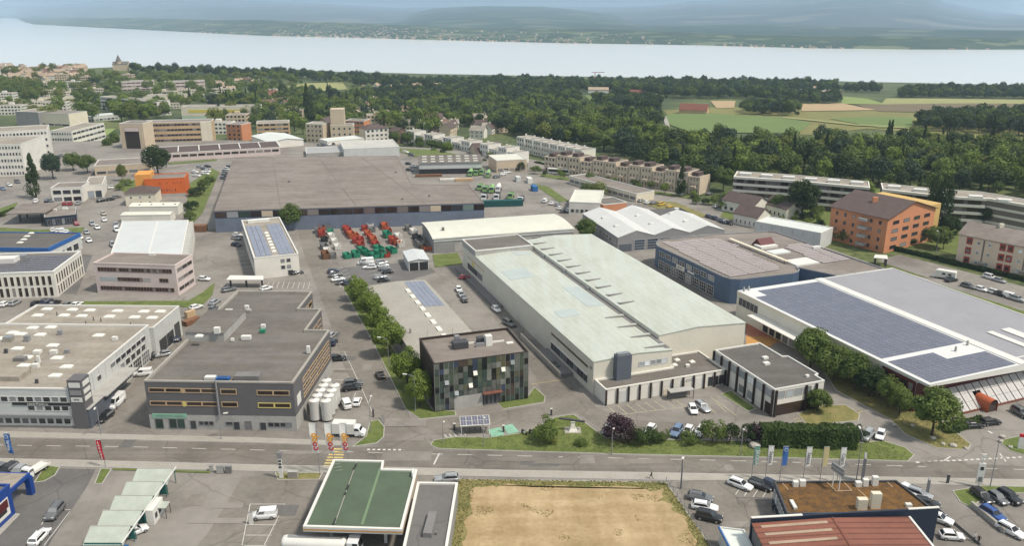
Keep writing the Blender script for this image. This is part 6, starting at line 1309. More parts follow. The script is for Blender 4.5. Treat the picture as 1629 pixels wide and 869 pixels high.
# ---------------------------------------------------------------- small solar carport, chargers, sculpture, stones
p = G(756,690); o = thing('solar_carport','small white carport with ten solar panels and bicycles beneath','carport',(p.x,p.y,0),R(7)); SC = o
fr = MB(); fr.box(-3.1,3.1,-1.45,1.45,-0.06,0.0); q = fr.build('roof_frame',M_('white_sheet'),o,(0,0.6,2.7)); q.rotation_euler = (R(16),0,0)
for i in range(5):
 for j in range(2): s = put('solar_panel',solar_mesh(1.12,1.25,2,3),o,(-2.44 + i * 1.22,0.6 + (-0.68 + j * 1.36) * math.cos(R(16)),2.71 + (-0.68 + j * 1.36) * math.sin(R(16)))); s.rotation_euler = (R(16),0,0)
for x in (-2.9,2.9):
 for y in (-0.7,1.9): MB().tube((x,y,0),(x,y,2.65 + (y - 0.6) * 0.29),0.07,0.07,6).build('post',M_('white_frame'),o)
for i in range(5):
 b = MB()
 x = -2.3 + i * 1.15
 for yy in (-0.5,0.55):
  for k in range(12): t0,t1 = k * math.pi / 6,(k + 1) * math.pi / 6; b.bar((0,yy + 0.33 * math.cos(t0),0.36 + 0.33 * math.sin(t0)),(0,yy + 0.33 * math.cos(t1),0.36 + 0.33 * math.sin(t1)),0.05)
 b.bar((0,-0.5,0.36),(0,0.1,0.9),0.06); b.bar((0,0.55,0.36),(0,0.1,0.9),0.06); b.bar((0,0.1,0.9),(0,0.1,1.05),0.16); b.bar((0,-0.5,0.36),(0,-0.35,1.1),0.05); b.bar((-0.28,-0.35,1.1),(0.28,-0.35,1.1),0.05); b.bar((0,-0.38,0.85),(0,0.1,0.85),0.06); b.bar((0,0,0.4),(0,0.55,0.36),0.06); b.bar((0,0,0.4),(0,0.1,0.9),0.06); b.bar((0,-0.38,0.85),(0,0,0.4),0.06)
 Mx = Matrix.Translation(o.location) @ rmat(R(7)); w = Mx @ Vector((x,0.5,0)); bk = put('bicycle',b.mesh('bicycle',M_('dark_metal')),None,(w.x,w.y,0.02),R(7)); tag(bk,f'dark bicycle under the small solar carport, {ords[i]} from the left','bicycle','bicycles under the solar carport')
for i,(x,y) in enumerate(((723,685),(801,688),(877,661))): p = G(x,y); o = thing('charging_post',['dark charging post left of the small solar carport','charging post between the two green bays','low post at the edge of the lane above the lawn'][i],'post',(p.x,p.y,0)); MB().box(-0.2,0.2,-0.15,0.15,0,1.5).build('body',M_('dark_metal'),o); MB().box(-0.24,0.24,-0.19,0.19,1.5,1.62).build('cap',M_('white_sheet'),o)
p = G(911,686); o = thing('sculpture','pale stone pedestal carrying a dark tilted beam on the lawn','sculpture',(p.x,p.y,0.1)); b = MB(); loft(b,[[(s * x,s * y,z) for x,y in ((-1,-1),(1,-1),(1,1),(-1,1))] for z,s in ((0.1,0.9),(0.7,0.55),(1.9,0.35),(2.2,0.45))],0,False); b.build('pedestal',M_('plaster_white'),o); MB().box(-1.7,1.7,-1.3,1.3,0,0.1).build('slab',M_('pavement'),o); MB().bar((-2.9,0,2.9),(2.5,0,2.1),0.5,0.3).build('beam',M_('dark_metal'),o)
p = G(843,692);
for i,dx in enumerate((-1.2,0.4)):
 b = MB()
 for yy in (-0.65,0.65): b.tube((-0.06,yy,0.3),(0.06,yy,0.3),0.3,0.3,12,0)
 b.box(-0.14,0.14,-0.45,0.3,0.35,0.75,1); b.box(-0.16,0.16,-0.1,0.75,0.7,0.85,0); b.bar((0,-0.65,0.3),(0,-0.4,1.05),0.08); b.bar((-0.35,-0.4,1.05),(0.35,-0.4,1.05),0.05); tag(b.build('motorcycle',[M_('rubber'),M_('white_sheet')],None,(p.x + dx,p.y,0.14),R(40)),['black and white motorcycle beside the rounded lawn bush, left one','black and white motorcycle beside the rounded lawn bush, right one'][i],'motorcycle','motorcycles by the lawn bush')
rs = random.Random(9)
def boulder(px,py,r,label):
 p = G(px,py); b = bmesh.new(); bmesh.ops.create_icosphere(b,subdivisions=2,radius=r)
 for v in b.verts: v.co *= 1 + 0.3 * mnoise.noise(v.co * 1.7 / r + Vector((px,py,0))); v.co.z *= 0.6
 me = bpy.data.meshes.new('boulder'); b.to_mesh(me); b.free(); me.materials.append(M_('stone')); tag(put('boulder',me,None,(p.x,p.y,0.1 + r * 0.3)),label,'boulder','boulders on the right hand lawns')
for x,y,r,l in ((1423,678,0.5,'pale boulder at the kerb below the slim trees'),(1484,699,0.6,'pale boulder under the large round tree'),(1500,708,0.45,'dark edged boulder right of the large round tree'),(1516,711,0.7,'largest pale boulder near the lawn tip'),(1536,715,0.45,'small boulder at the very lawn tip'),(1595,697,0.6,'boulder at the upper edge of right lawn'),(1592,704,0.5,'boulder at the left edge of right lawn'),(1607,713,0.5,'boulder at the lower edge of right lawn'),(1201,712,1.2,'big grey rock at the left end of the clipped hedge'),(1452,679,0.5,'pale boulder left of the large round tree')): boulder(x,y,r,l)
for i,(x,y,w,h,m,l) in enumerate(((337,750,0.7,1.1,'concrete','small grey cabinet on the pavement right of the car wash'),(351,753,1.3,1.4,'concrete','grey waste container on the pavement, left of two'),(364,753,1.2,1.4,'concrete_dark','grey waste container on the pavement, right of two'),(1142 + 365,770,0.5,1.9,'dark_frame','dark square sign at the drive entrance right of the moss showroom'),(609,668,0.8,1.1,'concrete','grey litter bin on the tip of the verge by the flags'),(594,664,0.35,2.0,'dark_metal','dark slim post at the verge tip by the flags'),(400,835,0.7,2.4,'white_sheet','white standing banner beside the small white van'))):
 p = G(x,y); o = thing(['utility_box','waste_container','waste_container','square_sign','litter_bin','slim_post','banner'][i],l,['box','bin','bin','sign','bin','post','banner'][i],(p.x,p.y,0.1 if i < 3 else 0)); MB().box(-w / 2,w / 2,-0.3 if i < 3 else -0.08,0.3 if i < 3 else 0.08,0,h).build('body',M_(m),o); MB().box(-w / 2 - 0.04,w / 2 + 0.04,-0.34 if i < 3 else -0.1,0.34 if i < 3 else 0.1,h,h + 0.07).build('lid',M_('grey_metal'),o)
# ---------------------------------------------------------------- people
mat('skin',(0.42,0.26,0.19),0.6,0.0); mat('cloth_black',(0.015,0.015,0.018),0.9,0.0); mat('cloth_grey',(0.09,0.09,0.1),0.9,0.0); mat('cloth_blue',(0.03,0.05,0.12),0.9,0.0); mat('cloth_white',(0.6,0.6,0.58),0.9,0.0); mat('hair',(0.02,0.014,0.01),0.8,0.0)
def person(px,py,face,top,legs,label,stride=0.3):
 J = {'pel': (0,0,0.95),'sp': (0,0.01,1.18),'ch': (0,0.02,1.40),'nk': (0,0.02,1.52),'hd': (0,0.04,1.62),'ht': (0,0.04,1.75)}; rad = {'pel': (0.15,0.11),'sp': (0.14,0.10),'ch': (0.17,0.11),'nk': (0.06,0.06),'hd': (0.085,0.10),'ht': (0.06,0.07)}; E = [('pel','sp'),('sp','ch'),('ch','nk'),('nk','hd'),('hd','ht')]
 for s,nm in ((-1,'l'),(1,'r')):
  f = s * stride
  for k,p,r in (('hp',(s * 0.1,0,0.9),0.095),('kn',(s * 0.1,f * 0.35 + 0.05,0.5),0.065),('an',(s * 0.1,f * 0.9 - 0.03,0.09),0.045),('to',(s * 0.11,f * 0.9 + 0.16,0.045),0.04),('sh',(s * 0.2,0.02,1.43),0.06),('el',(s * 0.27,-f * 0.3 - 0.02,1.15),0.045),('wr',(s * 0.27,-f * 0.8 + 0.1,0.92),0.032),('ha',(s * 0.26,-f * 0.9 + 0.15,0.83),0.04)): J[k + nm] = p; rad[k + nm] = (r,r)
  E += [('pel','hp' + nm),('hp' + nm,'kn' + nm),('kn' + nm,'an' + nm),('an' + nm,'to' + nm),('ch','sh' + nm),('sh' + nm,'el' + nm),('el' + nm,'wr' + nm),('wr' + nm,'ha' + nm)]
 ks = list(J); me = bpy.data.meshes.new('person'); me.from_pydata([J[k] for k in ks],[(ks.index(a),ks.index(b)) for a,b in E],[]); p = G(px,py); o = put('person',me,None,(p.x,p.y,0.1 if py < 769 else 0.03),face)
 md = o.modifiers.new('skin','SKIN'); md.use_smooth_shade = True
 for i,k in enumerate(ks): me.skin_vertices[0].data[i].radius = rad[k]; me.skin_vertices[0].data[i].use_root = k == 'pel'
 o.modifiers.new('sub','SUBSURF').levels = 1; o.modifiers['sub'].render_levels = 1
 dg = bpy.context.evaluated_depsgraph_get(); m2 = bpy.data.meshes.new_from_object(o.evaluated_get(dg)); o.modifiers.clear(); o.data = m2; m2.materials.clear()
 for m in ('skin',top,legs,'hair','cloth_black'): m2.materials.append(M_(m))
 for f in m2.polygons:
  c = f.center; f.use_smooth = True; i = 1
  if c.z > 1.66 or (c.z > 1.58 and c.y < 0.02): i = 3
  elif c.z > 1.49: i = 0
  elif abs(c.x) > 0.2 and c.z < 1.0: i = 0
  elif c.z < 0.1: i = 4
  elif c.z < 0.97: i = 2
  f.material_index = i
 tag(o,label,'person'); return o
person(1036,763,R(90),'cloth_black','cloth_black','person in dark clothes walking along the pavement beside the dry field',0.42)
person(1229,815,R(180),'cloth_black','cloth_blue','person in dark clothes standing at the navy wall of the moss showroom',0.05); person(1549,862,R(200),'cloth_white','cloth_grey','person in a pale top at bottom right beside the drive',0.1); person(1556,866,R(170),'cloth_black','cloth_black','person in black at bottom right beside the one in pale top',0.1); person(157,678,R(150),'cloth_blue','cloth_blue','person in blue overalls beside the black car in the alley',0.1)
# ================================================================== BUILDINGS, middle distance
gf,wf_,gl = M_('grey_frame'),M_('white_frame'),M_('glass')
# ---- cream roofed hall (arched roof)
F = Fr(-28.3,287.0,15.5); mat('sheet_ivory',(0.64,0.63,0.54),0.5,0.05,0.15)
B = Bld('cream_hall','long hall with curved cream metal roof behind the small garage','hall',rectf(F,0,53.5,0,25),5.6,0,M_('cladding_midgrey'),None,None,flat=False)
b = MB(); vs = []; n = 10
for i in range(n + 1): t = i / n; z = 5.6 + 1.3 * math.sin(math.pi * (0.08 + t * 0.84)) - 0.5; vs += [on_roof(B,F,-0.4,-0.4 + t * 25.8,z),on_roof(B,F,53.9,-0.4 + t * 25.8,z)]
b.add(vs,[(2 * i,2 * i + 1,2 * i + 3,2 * i + 2) for i in range(n)],0,True); b.build('roof',M_('sheet_ivory'),B.o)
for a in (0.01,53.49): MB().add([on_roof(B,F,a,-0.0 + i / n * 25,5.55 + 1.3 * math.sin(math.pi * (0.08 + i / n * 0.84)) - 0.55) for i in range(n + 1)] + [on_roof(B,F,a,25,4),on_roof(B,F,a,0,4)],[tuple(range(n + 3))]).build('gable',M_('cladding_midgrey'),B.o)
f0,f1 = F(0,0),F(53.5,0); B.panel(f0,f1,0,53.5,4.3,5.5,M_('cladding_pale'),'eave_band',0.15)
for i in range(8): B.panel(f0,f1,1 + i * 6.6,6.6 + i * 6.6,0.1,3.4,M_(['cladding_midgrey','concrete','cladding_pale','plaster_beige'][i % 4]),'bay_panel',0.08)
B.panel(f0,f1,37,42,0.1,3.0,M_('bin_black'),'open_bay',0.1); p = F(5,8) - B.c; MB().box(-0.5,0.5,-0.5,0.5,0,1.2).build('flue',M_('concrete_dark'),B.o,(p.x,p.y,6.2))  # black slab on the wall paints the shade inside the bay
# ---- grey hall with three gables
F = Fr(38.5,288.7,15.0)
B = Bld('gabled_hall','grey hall with three white roof gables beside the blue hall','hall',rectf(F,0,43,0,38),5.4,0,M_('cladding_midgrey'),None,None,flat=False)
ribbed('sheet_gable',(0.6,0.6,0.58),0.5,0.3,0.1,0.04,angle=R(-15),dark=0.94)
for i in range(3):
 gable(B,F,i * 14.3 + 0.02,i * 14.3 + 14.3,0,38 if i < 2 else 26,5.4,7.6,M_('sheet_gable'),M_('cladding_midgrey'),over=0.1)
 for j in range(5): p = F(i * 14.3 + (4 if j % 2 else 9.5),5 + j * 6.5) - B.c; MB().box(-0.9,0.9,-0.7,0.7,0,0.5).build('skylight',M_('white_sheet'),B.o,(p.x,p.y,6.6),R(15))
f0,f1 = F(0,0),F(43,0); B.windows(f0,f1,[(0.1,4.2)],6,M_('cladding_pale'),M_('glass_blue'),6,6,0.9,hbars=3,name='roller_door'); B.panel(f0,f1,0.5,5.5,0.1,2.8,M_('cladding_slate'),'wall_panel',0.08); B.windows(F(0,38),F(0,0),[(2.6,3.8)],7,wf_,gl,12,2,0.5)
# ---- small open garage
R4 = rect((650,415),(682,412.5),(672,397),3.7); B = Bld('small_garage','small grey garage with two dark open doors beside the skip yard','garage',R4,3.4,0,M_('cladding_pale'),None,None,flat=False); u = (R4[1] - R4[0]).normalized(); Fg = Fr(R4[0].x,R4[0].y,math.degrees(math.atan2(u.y,u.x))); gw,gd = (R4[1] - R4[0]).length,(R4[2] - R4[1]).length
gable(B,Fg,0,gw,0,gd,3.4,4.0,M_('sheet_pale_grey'),M_('cladding_pale'),over=0.25); B.panel(R4[0],R4[1],0.3,gw * 0.48,0.03,2.9,M_('bin_black'),'open_door_shade',0.04); B.panel(R4[0],R4[1],gw * 0.53,gw - 0.3,0.03,2.9,M_('bin_black'),'open_door_shade',0.04)  # garage interior shade painted as flat black panels over the doorways
# ---- big hall with taupe roof
HP = [Vector(p) for p in ((-117.4,316.2),(-11.5,330.5),(-19.8,367.1),(-45.4,367.6),(-62.1,443.0),(-148.7,437.5))]
B = Bld('big_grey_hall','huge hall with plain taupe roof and blue front wall','hall',HP,8.8,0,M_('cladding_blue'),M_('roof_taupe'),M_('roof_taupe'),parapet=0.1,pw=0.3)
mat('hall_blue_pale',(0.16,0.19,0.25),0.7,0.1,0.2); ln = (HP[1] - HP[0]).length; B.panel(HP[0],HP[1],0,ln,0.02,5.6,M_('hall_blue_pale'),'wall_cladding',0.1)
for i in range(24): B.panel(HP[0],HP[1],0.3 + i * ln / 24,0.1 + (i + 1) * ln / 24,5.9,8.2,M_(['glass_brown','glass_brown','glass','plaster_beige','glass_green'][0 if 6 < i < 19 else (i * 7) % 5]),'glazing_panel',0.08)
for (x,y) in ((683,313),(630,275),(460,290),(640,318)): p = G(x,y,8.7) - B.c; MB().box(-0.4,0.4,-0.4,0.4,0,0.8).build('roof_vent',M_('concrete_dark'),B.o,(p.x,p.y,8.7))
for t in (0.24,0.52,0.78): a = HP[0].lerp(HP[1],t); c = HP[5].lerp(HP[4],t); a,c = a - B.c,c - B.c; MB().bar((a.x,a.y,8.72),(c.x * 0.999,c.y * 0.98,8.72),0.35,0.06).build('roof_seam',M_('roof_brown') if t == 0.5 else M_('asphalt_road'),B.o)
# ---- white block with solar roof
F = Fr(-84.1,256.9,21.5); B = Bld('white_solar_block','narrow white block with solar panels on its flat roof beside the skip yard','building',rectf(F,0,14.2,0,54),7.4,0,M_('plaster_white'),M_('roof_gravel'),M_('white_sheet'),parapet=0.3,pw=0.4)
for i in range(6):
 for j in range(16):
  a = (1.6,3.3,5.0,9.0,10.6,12.2)[i]; p = F(a,3.0 + j * 2.65) - B.c; put('solar_panel',solar_mesh(1.55,2.55,1,2,'solar_cell_pale'),B.o,(p.x,p.y,7.2),R(21.5))
for j in range(7): p = F(7.0,6 + j * 4.2) - B.c; put('skylight',skylight_mesh(1.5,1.6),B.o,(p.x,p.y,7.1),R(21.5))
p = F(6,50) - B.c; MB().box(-4,4,-1,1,0,1.0).build('roof_unit',M_('white_sheet'),B.o,(p.x,p.y,7.1),R(21.5))
B.windows(F(0,0),F(14.2,0),[(2.6,3.8),(4.8,6.0)],2,gf,gl,8,2.4,0.6); B.windows(F(0,0),F(14.2,0),[(0.3,2.0)],1,gf,gl,10.2,2.0,0.3,name='door'); B.windows(F(0,54),F(0,0),[(4.6,5.8)],12,gf,gl,2,2,1.5)
# ---- pale roofed hall and pink office block
HP = [Vector(p) for p in ((-130.3,255.0),(-107.0,255.0),(-123.3,305.0),(-147.6,303.0))]; B = Bld('pale_roof_hall','hall with smooth pale roof and white ribs behind the pink office block','hall',HP,8.0,0,M_('cladding_pale'),M_('sheet_pale_grey'),M_('white_sheet'),parapet=0.15,pw=0.4)
for i in range(17): p = HP[1].lerp(HP[2],(i + 0.5) / 17) + Vector((0.7,0.2)) - B.c; MB().box(-0.9,0.9,-0.2,0.2,0,7.6).build('wall_rib',M_('white_sheet'),B.o,(p.x,p.y,0),R(19))
a,c = HP[0].lerp(HP[1],0.53) - B.c,HP[3].lerp(HP[2],0.53) - B.c; MB().bar((a.x,a.y,7.9),(c.x,c.y,7.9),0.4,0.1).build('roof_seam',M_('white_sheet'),B.o)
R4 = rect((148,418),(278,422),(298,405),10.0); B = Bld('pink_office_block','pale pink three storey office block with brown ribbon windows','office building',R4,10.0,0,M_('plaster_pink'),M_('roof_taupe'),M_('plaster_pink'),parapet=0.4,pw=0.3)
gb = M_('glass_brown'); B.windows(R4[0],R4[1],[(1.2,2.5),(7.3,8.6)],24,M_('tile_brown'),gb,1.2,1.2,0.04); B.windows(R4[0],R4[1],[(4.3,5.5)],8,M_('tile_brown'),gb,7.2,11.0,0.04); B.windows(R4[0],R4[1],[(4.3,5.5)],3,M_('tile_brown'),gb,20.8,2.7,0.04); B.panel(R4[0],R4[1],1.4,7.0,4.3,5.5,M_('glass_pale'),'blank_panel',0.05); B.panel(R4[0],R4[1],15.6,18,4.3,5.5,M_('concrete'),'blank_panel',0.05); B.windows(R4[1],R4[2],[(1.2,2.5),(4.3,5.5),(7.3,8.6)],3,M_('concrete'),M_('glass_brown'),0.8,0.8,0.1); B.roofbox(243,406,2.0,1.5,0.8,M_('white_sheet'))
# ---- brown-finned office and blue-edged hall, left
R4 = rect((0,435),(85,432),(102,400),8.3,ext0=40); B = Bld('finned_office','low white office with tall brown window slots and solar roof, left edge','office building',R4,8.3,0,M_('plaster_white'),M_('roof_bitumen'),M_('white_sheet'),parapet=0.4,pw=0.6); l = (R4[1] - R4[0]).length; l2 = (R4[2] - R4[1]).length
B.windows(R4[0],R4[1],[(0.5,3.4),(4.0,7.0)],30,M_('plaster_white'),gb,0.6,0.6,0.75,fw=0.05); B.windows(R4[1],R4[2],[(0.5,3.4),(4.0,7.0)],11,M_('plaster_white'),gb,0.6,0.6,0.9,fw=0.05)
ea = math.atan2((R4[1] - R4[0]).y,(R4[1] - R4[0]).x); u = (R4[1] - R4[0]).normalized(); v = Vector((-u.y,u.x))
for i in range(13):
 for j in range(9): p = R4[1] - u * (2 + i * 1.75) + v * (2.2 + j * 2.0) - B.c; put('solar_panel',solar_mesh(1.65,1.0,2,1),B.o,(p.x,p.y,8.0),ea)
B.roofbox(12,417,6,4,1.6,M_('white_sheet'),rz=ea); B.roofbox(36,412,3,2.2,1.4,M_('grey_metal'),rz=ea)
R4 = rect((0,394),(76,395),(101,370),6,ext0=30); B = Bld('blue_edged_hall','flat hall with bright blue roof edge behind the brown finned office','hall',R4,6.0,0,M_('cladding_pale'),M_('roof_bitumen_dark'),M_('blue_fascia'),parapet=0.3,pw=0.3); fascia(B,R4[0],R4[1],4.6,5.9,M_('blue_fascia'),0.1); fascia(B,R4[1],R4[2],4.6,5.9,M_('blue_fascia'),0.1)
for x,y in ((32,387),(38,382),(43,377),(50,372)): B.skylight(x,y,2,1.4)
B.windows(R4[1],R4[2],[(0.5,3.0)],4,wf_,gl,1,2,1.0)
# ---- far filling station
def canopy(label,pts,h,m,cols,cat='canopy',name='canopy_roof_shelter',t=0.5):
 P = ccw([G(x,y,h) for x,y in pts]); c = sum(P,Vector((0,0))) / len(P); o = thing(name,label,cat,(c.x,c.y,0)); MB().prism([p - c for p in P],h - t,h,bottom=True).build('roof',M_(m),o)
 for f,g in cols: p = P[0].lerp(P[1],f).lerp(P[3].lerp(P[2],f),g) - c; MB().box(-0.25,0.25,-0.25,0.25,0,h - t).build('column',M_('dark_metal'),o,(p.x,p.y,0))
 return o
canopy('grey filling station canopy on dark columns at the far left',[(8,340),(72,338),(98,322),(36,324)],5.0,'roof_taupe',((0.2,0.3),(0.2,0.7),(0.75,0.3),(0.75,0.7)))
def blk(name,label,cat,pl,pr,depth,h,wall,roof,rim=None,rows=None,n=0,frame=None,pane=None,side=0,par=0.3,group=None,gap=0.6,flat=True,z=None,bars=0,m0=0.5):
 """a block whose front wall stands between two ground pixels"""
 a,c = GT(*pl),GT(*pr); z0 = min(a.z,c.z) if max(a.y,c.y) > 430 else 0.0
 a,c = a.to_2d(),c.to_2d(); u = (c - a).normalized(); v = Vector((-u.y,u.x)); v = v if v.y > 0 else -v
 P = [a,c,c + v * depth,a + v * depth]; B = Bld(name,label,cat,P,h,z0,M_(wall),M_(roof) if roof else None,M_(rim) if rim else None,par,0.3,group,flat)
 B.P = P; B.F = Fr(a.x,a.y,math.degrees(math.atan2(u.y,u.x))); B.w = (c - a).length; B.d = depth
 if rows: B.windows(a,c,rows,n,frame or gf,pane or gl,m0,m0,gap,bars=bars)
 if rows and side: B.windows(*((P[1],P[2]) if a.x + c.x < 0 else (P[3],P[0])),rows,side,frame or gf,pane or gl,m0,m0,gap)
 return B
def floors(n,h=2.9,s=0.9,t=2.3): return [(i * h + s,i * h + t) for i in range(n)]
B = blk('station_kiosk','dark filling station kiosk with flat roof beside the far canopy','kiosk',(73,361),(123,356),13,4.2,'cladding_navy','roof_taupe','concrete',[(0.4,2.8)],6,gf,gl); B.roofbox(88,336,1.2,0.8,1.0,M_('white_sheet')); B.roofbox(104,334,2.0,1.2,1.0,M_('white_sheet'))
B = blk('white_car_showroom','white two storey car showroom with long dark windows','showroom',(84,323),(134,321),12,7.0,'plaster_white','roof_taupe','white_sheet',[(0.5,2.6),(3.8,5.8)],3,wf_,gl)
B = blk('white_workshop_wing','white workshop wing with beige flat roof right of the white car showroom','workshop',(138,316),(166,314),22,6.2,'plaster_white','roof_gravel','white_sheet',[(0.2,3.4)],2,gf,M_('glass_blue')); B.windows(B.P[1],B.P[2],[(2.4,4.6)],6,wf_,gl,9,2,0.7)
B = blk('pale_house','pale plaster house with brown hipped roof below the orange building','house',(201,328),(249,326),12,5.6,'plaster_cream',None,None,[(0.8,1.8),(3.2,4.2)],3,wf_,gl,flat=False,gap=3.0); hip(B,B.P,5.6,8.0,M_('roof_brown'))
B = blk('orange_building','bright orange building with small dark windows and flat roof','building',(233,314),(297,311),13,8.6,'plaster_orange','roof_taupe','plaster_orange',[(2.2,3.6)],8,M_('plaster_orange'),M_('glass_brown'),gap=0.7,m0=4); B.windows(B.P[0],B.P[1],[(5.8,6.8)],7,M_('plaster_orange'),gb,6,1,1.1,skip=[(0,1),(0,3)]); B.panel(B.P[0],B.P[1],0,B.w,0.02,1.2,M_('concrete'),'plinth',0.05)
q = [p - B.c for p in rectf(B.F,-4.2,2.6,1,12)]; MB().prism(q,0,10.6).build('stair_tower',M_('plaster_orange_light'),B.o)
for i,(y,l) in enumerate(((343,'long white arched storage tent, rear of two behind the pale roof hall'),(354,'long white flat storage tent, front of two behind the pale roof hall'))):
 B = blk('storage_tent',l,'tent',(207 - i * 14,y),(284 - i * 12,y - 1),7.5 if i == 0 else 6,3.8 if i == 0 else 3.0,'plaster_white',None,None,flat=False); gable(B,B.F,0,B.w,0,B.d,3.7 if i == 0 else 2.9,4.6 if i == 0 else 3.3,M_('sheet_ivory'),M_('plaster_white'),along='a',over=0.1)
 if i == 0:
  for k in range(4): p = B.F(4 + k * 5,1.6) - B.c; MB().box(-0.3,0.3,-0.2,0.2,0,0.5).build('roof_vent',M_('dark_metal'),B.o,(p.x,p.y,4.0))
# ---- containers, skips and clutter of the yards
def skip_mesh(l,w,h,m):
 key = ('skip',l,w,h,m)
 if key not in WCACHE:
  b = MB(); a,c = l / 2,w / 2
  o4 = [(-a * 0.86,-c),(a * 0.86,-c),(a * 0.86,c),(-a * 0.86,c)]; t4 = [(-a,-c),(a,-c),(a,c),(-a,c)]; i4 = [(-a + 0.08,-c + 0.08),(a - 0.08,-c + 0.08),(a - 0.08,c - 0.08),(-a + 0.08,c - 0.08)]
  vs = [(x,y,0.1) for x,y in o4] + [(x,y,h) for x,y in t4] + [(x,y,h) for x,y in i4] + [(x * 0.86,y * 0.97,0.25) for x,y in i4]; fs = [(r * 4 + i,r * 4 + (i + 1) % 4,r * 4 + 4 + (i + 1) % 4,r * 4 + 4 + i) for r in range(3) for i in range(4)] + [(12,13,14,15)]
  b.add(vs,fs)
  for k in range(5): x = -a * 0.8 + k * a * 0.4; b.box(x - 0.06,x + 0.06,-c - 0.06,-c,0.15,h - 0.1); b.box(x - 0.06,x + 0.06,c,c + 0.06,0.15,h - 0.1)
  WCACHE[key] = b.mesh('skip',M_(m))
 return WCACHE[key]
cn = {'bin_red': 'red','bin_orange': 'orange red','bin_green': 'green','bin_grey': 'grey','bin_black': 'black','bin_blue': 'blue','white_sheet': 'white','container_teal': 'teal','rust': 'rusty','truck_green': 'light green'}
SK = [('first row of the skip yard',[(550,366,'bin_red'),(554,372,'bin_red'),(559,378,'bin_orange'),(566,386,'bin_red'),(574,393,'bin_red'),(566,378,'bin_orange'),(574,384,'bin_red'),(548,360,'bin_grey')]),('second row of the skip yard',[(580,366,'bin_red'),(585,374,'bin_orange'),(590,380,'bin_red'),(594,386,'bin_orange'),(598,393,'bin_red'),(588,362,'white_sheet'),(592,368,'bin_grey')]),('third row of the skip yard',[(612,364,'bin_orange'),(618,370,'bin_red'),(616,377,'bin_green'),(624,386,'bin_red'),(634,380,'white_sheet'),(630,388,'bin_orange'),(638,392,'white_sheet')]),('green row of the skip yard',[(566,408,'bin_green'),(577,402,'bin_green'),(584,406,'bin_green'),(603,401,'bin_green'),(605,408,'bin_green'),(614,408,'bin_red'),(623,402,'bin_green'),(552,410,'bin_green'),(596,410,'bin_green')]),('left rows of the skip yard',[(506,370,'bin_grey'),(512,376,'bin_red'),(520,364,'bin_grey'),(526,372,'bin_green'),(516,384,'bin_black'),(527,378,'white_sheet'),(532,387,'white_sheet'),(537,396,'white_sheet'),(516,396,'bin_grey'),(520,402,'white_sheet'),(518,410,'rust'),(530,410,'bin_grey'),(512,366,'bin_orange')]),('right edge of the skip yard',[(650,366,'bin_grey'),(658,372,'white_sheet'),(662,380,'bin_black'),(666,386,'bin_black'),(668,392,'bin_grey'),(674,396,'rust')])]
for rowname,items in SK:
 for k,(x,y,m) in enumerate(items):
  p = G(x,y); big = (k * 7 + x) % 3; l,w,h = ((5.6,2.4,2.2),(4.2,2.2,1.6),(5.0,2.3,1.9))[big]; o = put('skip',skip_mesh(l,w,h,m),None,(p.x,p.y,0.02),R(110 + ((k * 37) % 11 - 5)) if 'green' not in rowname else R(115 + (k * 29) % 20)); tag(o,f'{cn[m]} open skip, {ords[k]} in the {rowname}','skip','skips in the yard')
def crate(px,py,l,w,h,m,rz,label,name='container',cat='container',stack=0.0):
 p = G(px,py); b = MB(); b.box(-l / 2,l / 2,-w / 2,w / 2,0,h); nr = int(l / 0.7)
 for k in range(nr): x = -l / 2 + (k + 0.5) * l / nr; b.box(x - 0.12,x + 0.12,-w / 2 - 0.05,-w / 2,0.15,h - 0.15); b.box(x - 0.12,x + 0.12,w / 2,w / 2 + 0.05,0.15,h - 0.15)
 o = thing(name,label,cat,(p.x,p.y,0.02 + stack),R(rz)); b.build('body',M_(m),o); MB().box(l / 2,l / 2 + 0.04,-w / 2 + 0.1,w / 2 - 0.1,0.1,h - 0.1).build('door',M_(m),o); return o
o = crate(377,367,6.1,2.4,2.6,'blue_fascia',8,'blue shipping container left of the white solar block'); q = put('lettering',text_mesh('O B',1.2,M_('white_frame'),0.01),o,(0,-1.27,1.4)); q.rotation_euler = (math.pi / 2,0,0)
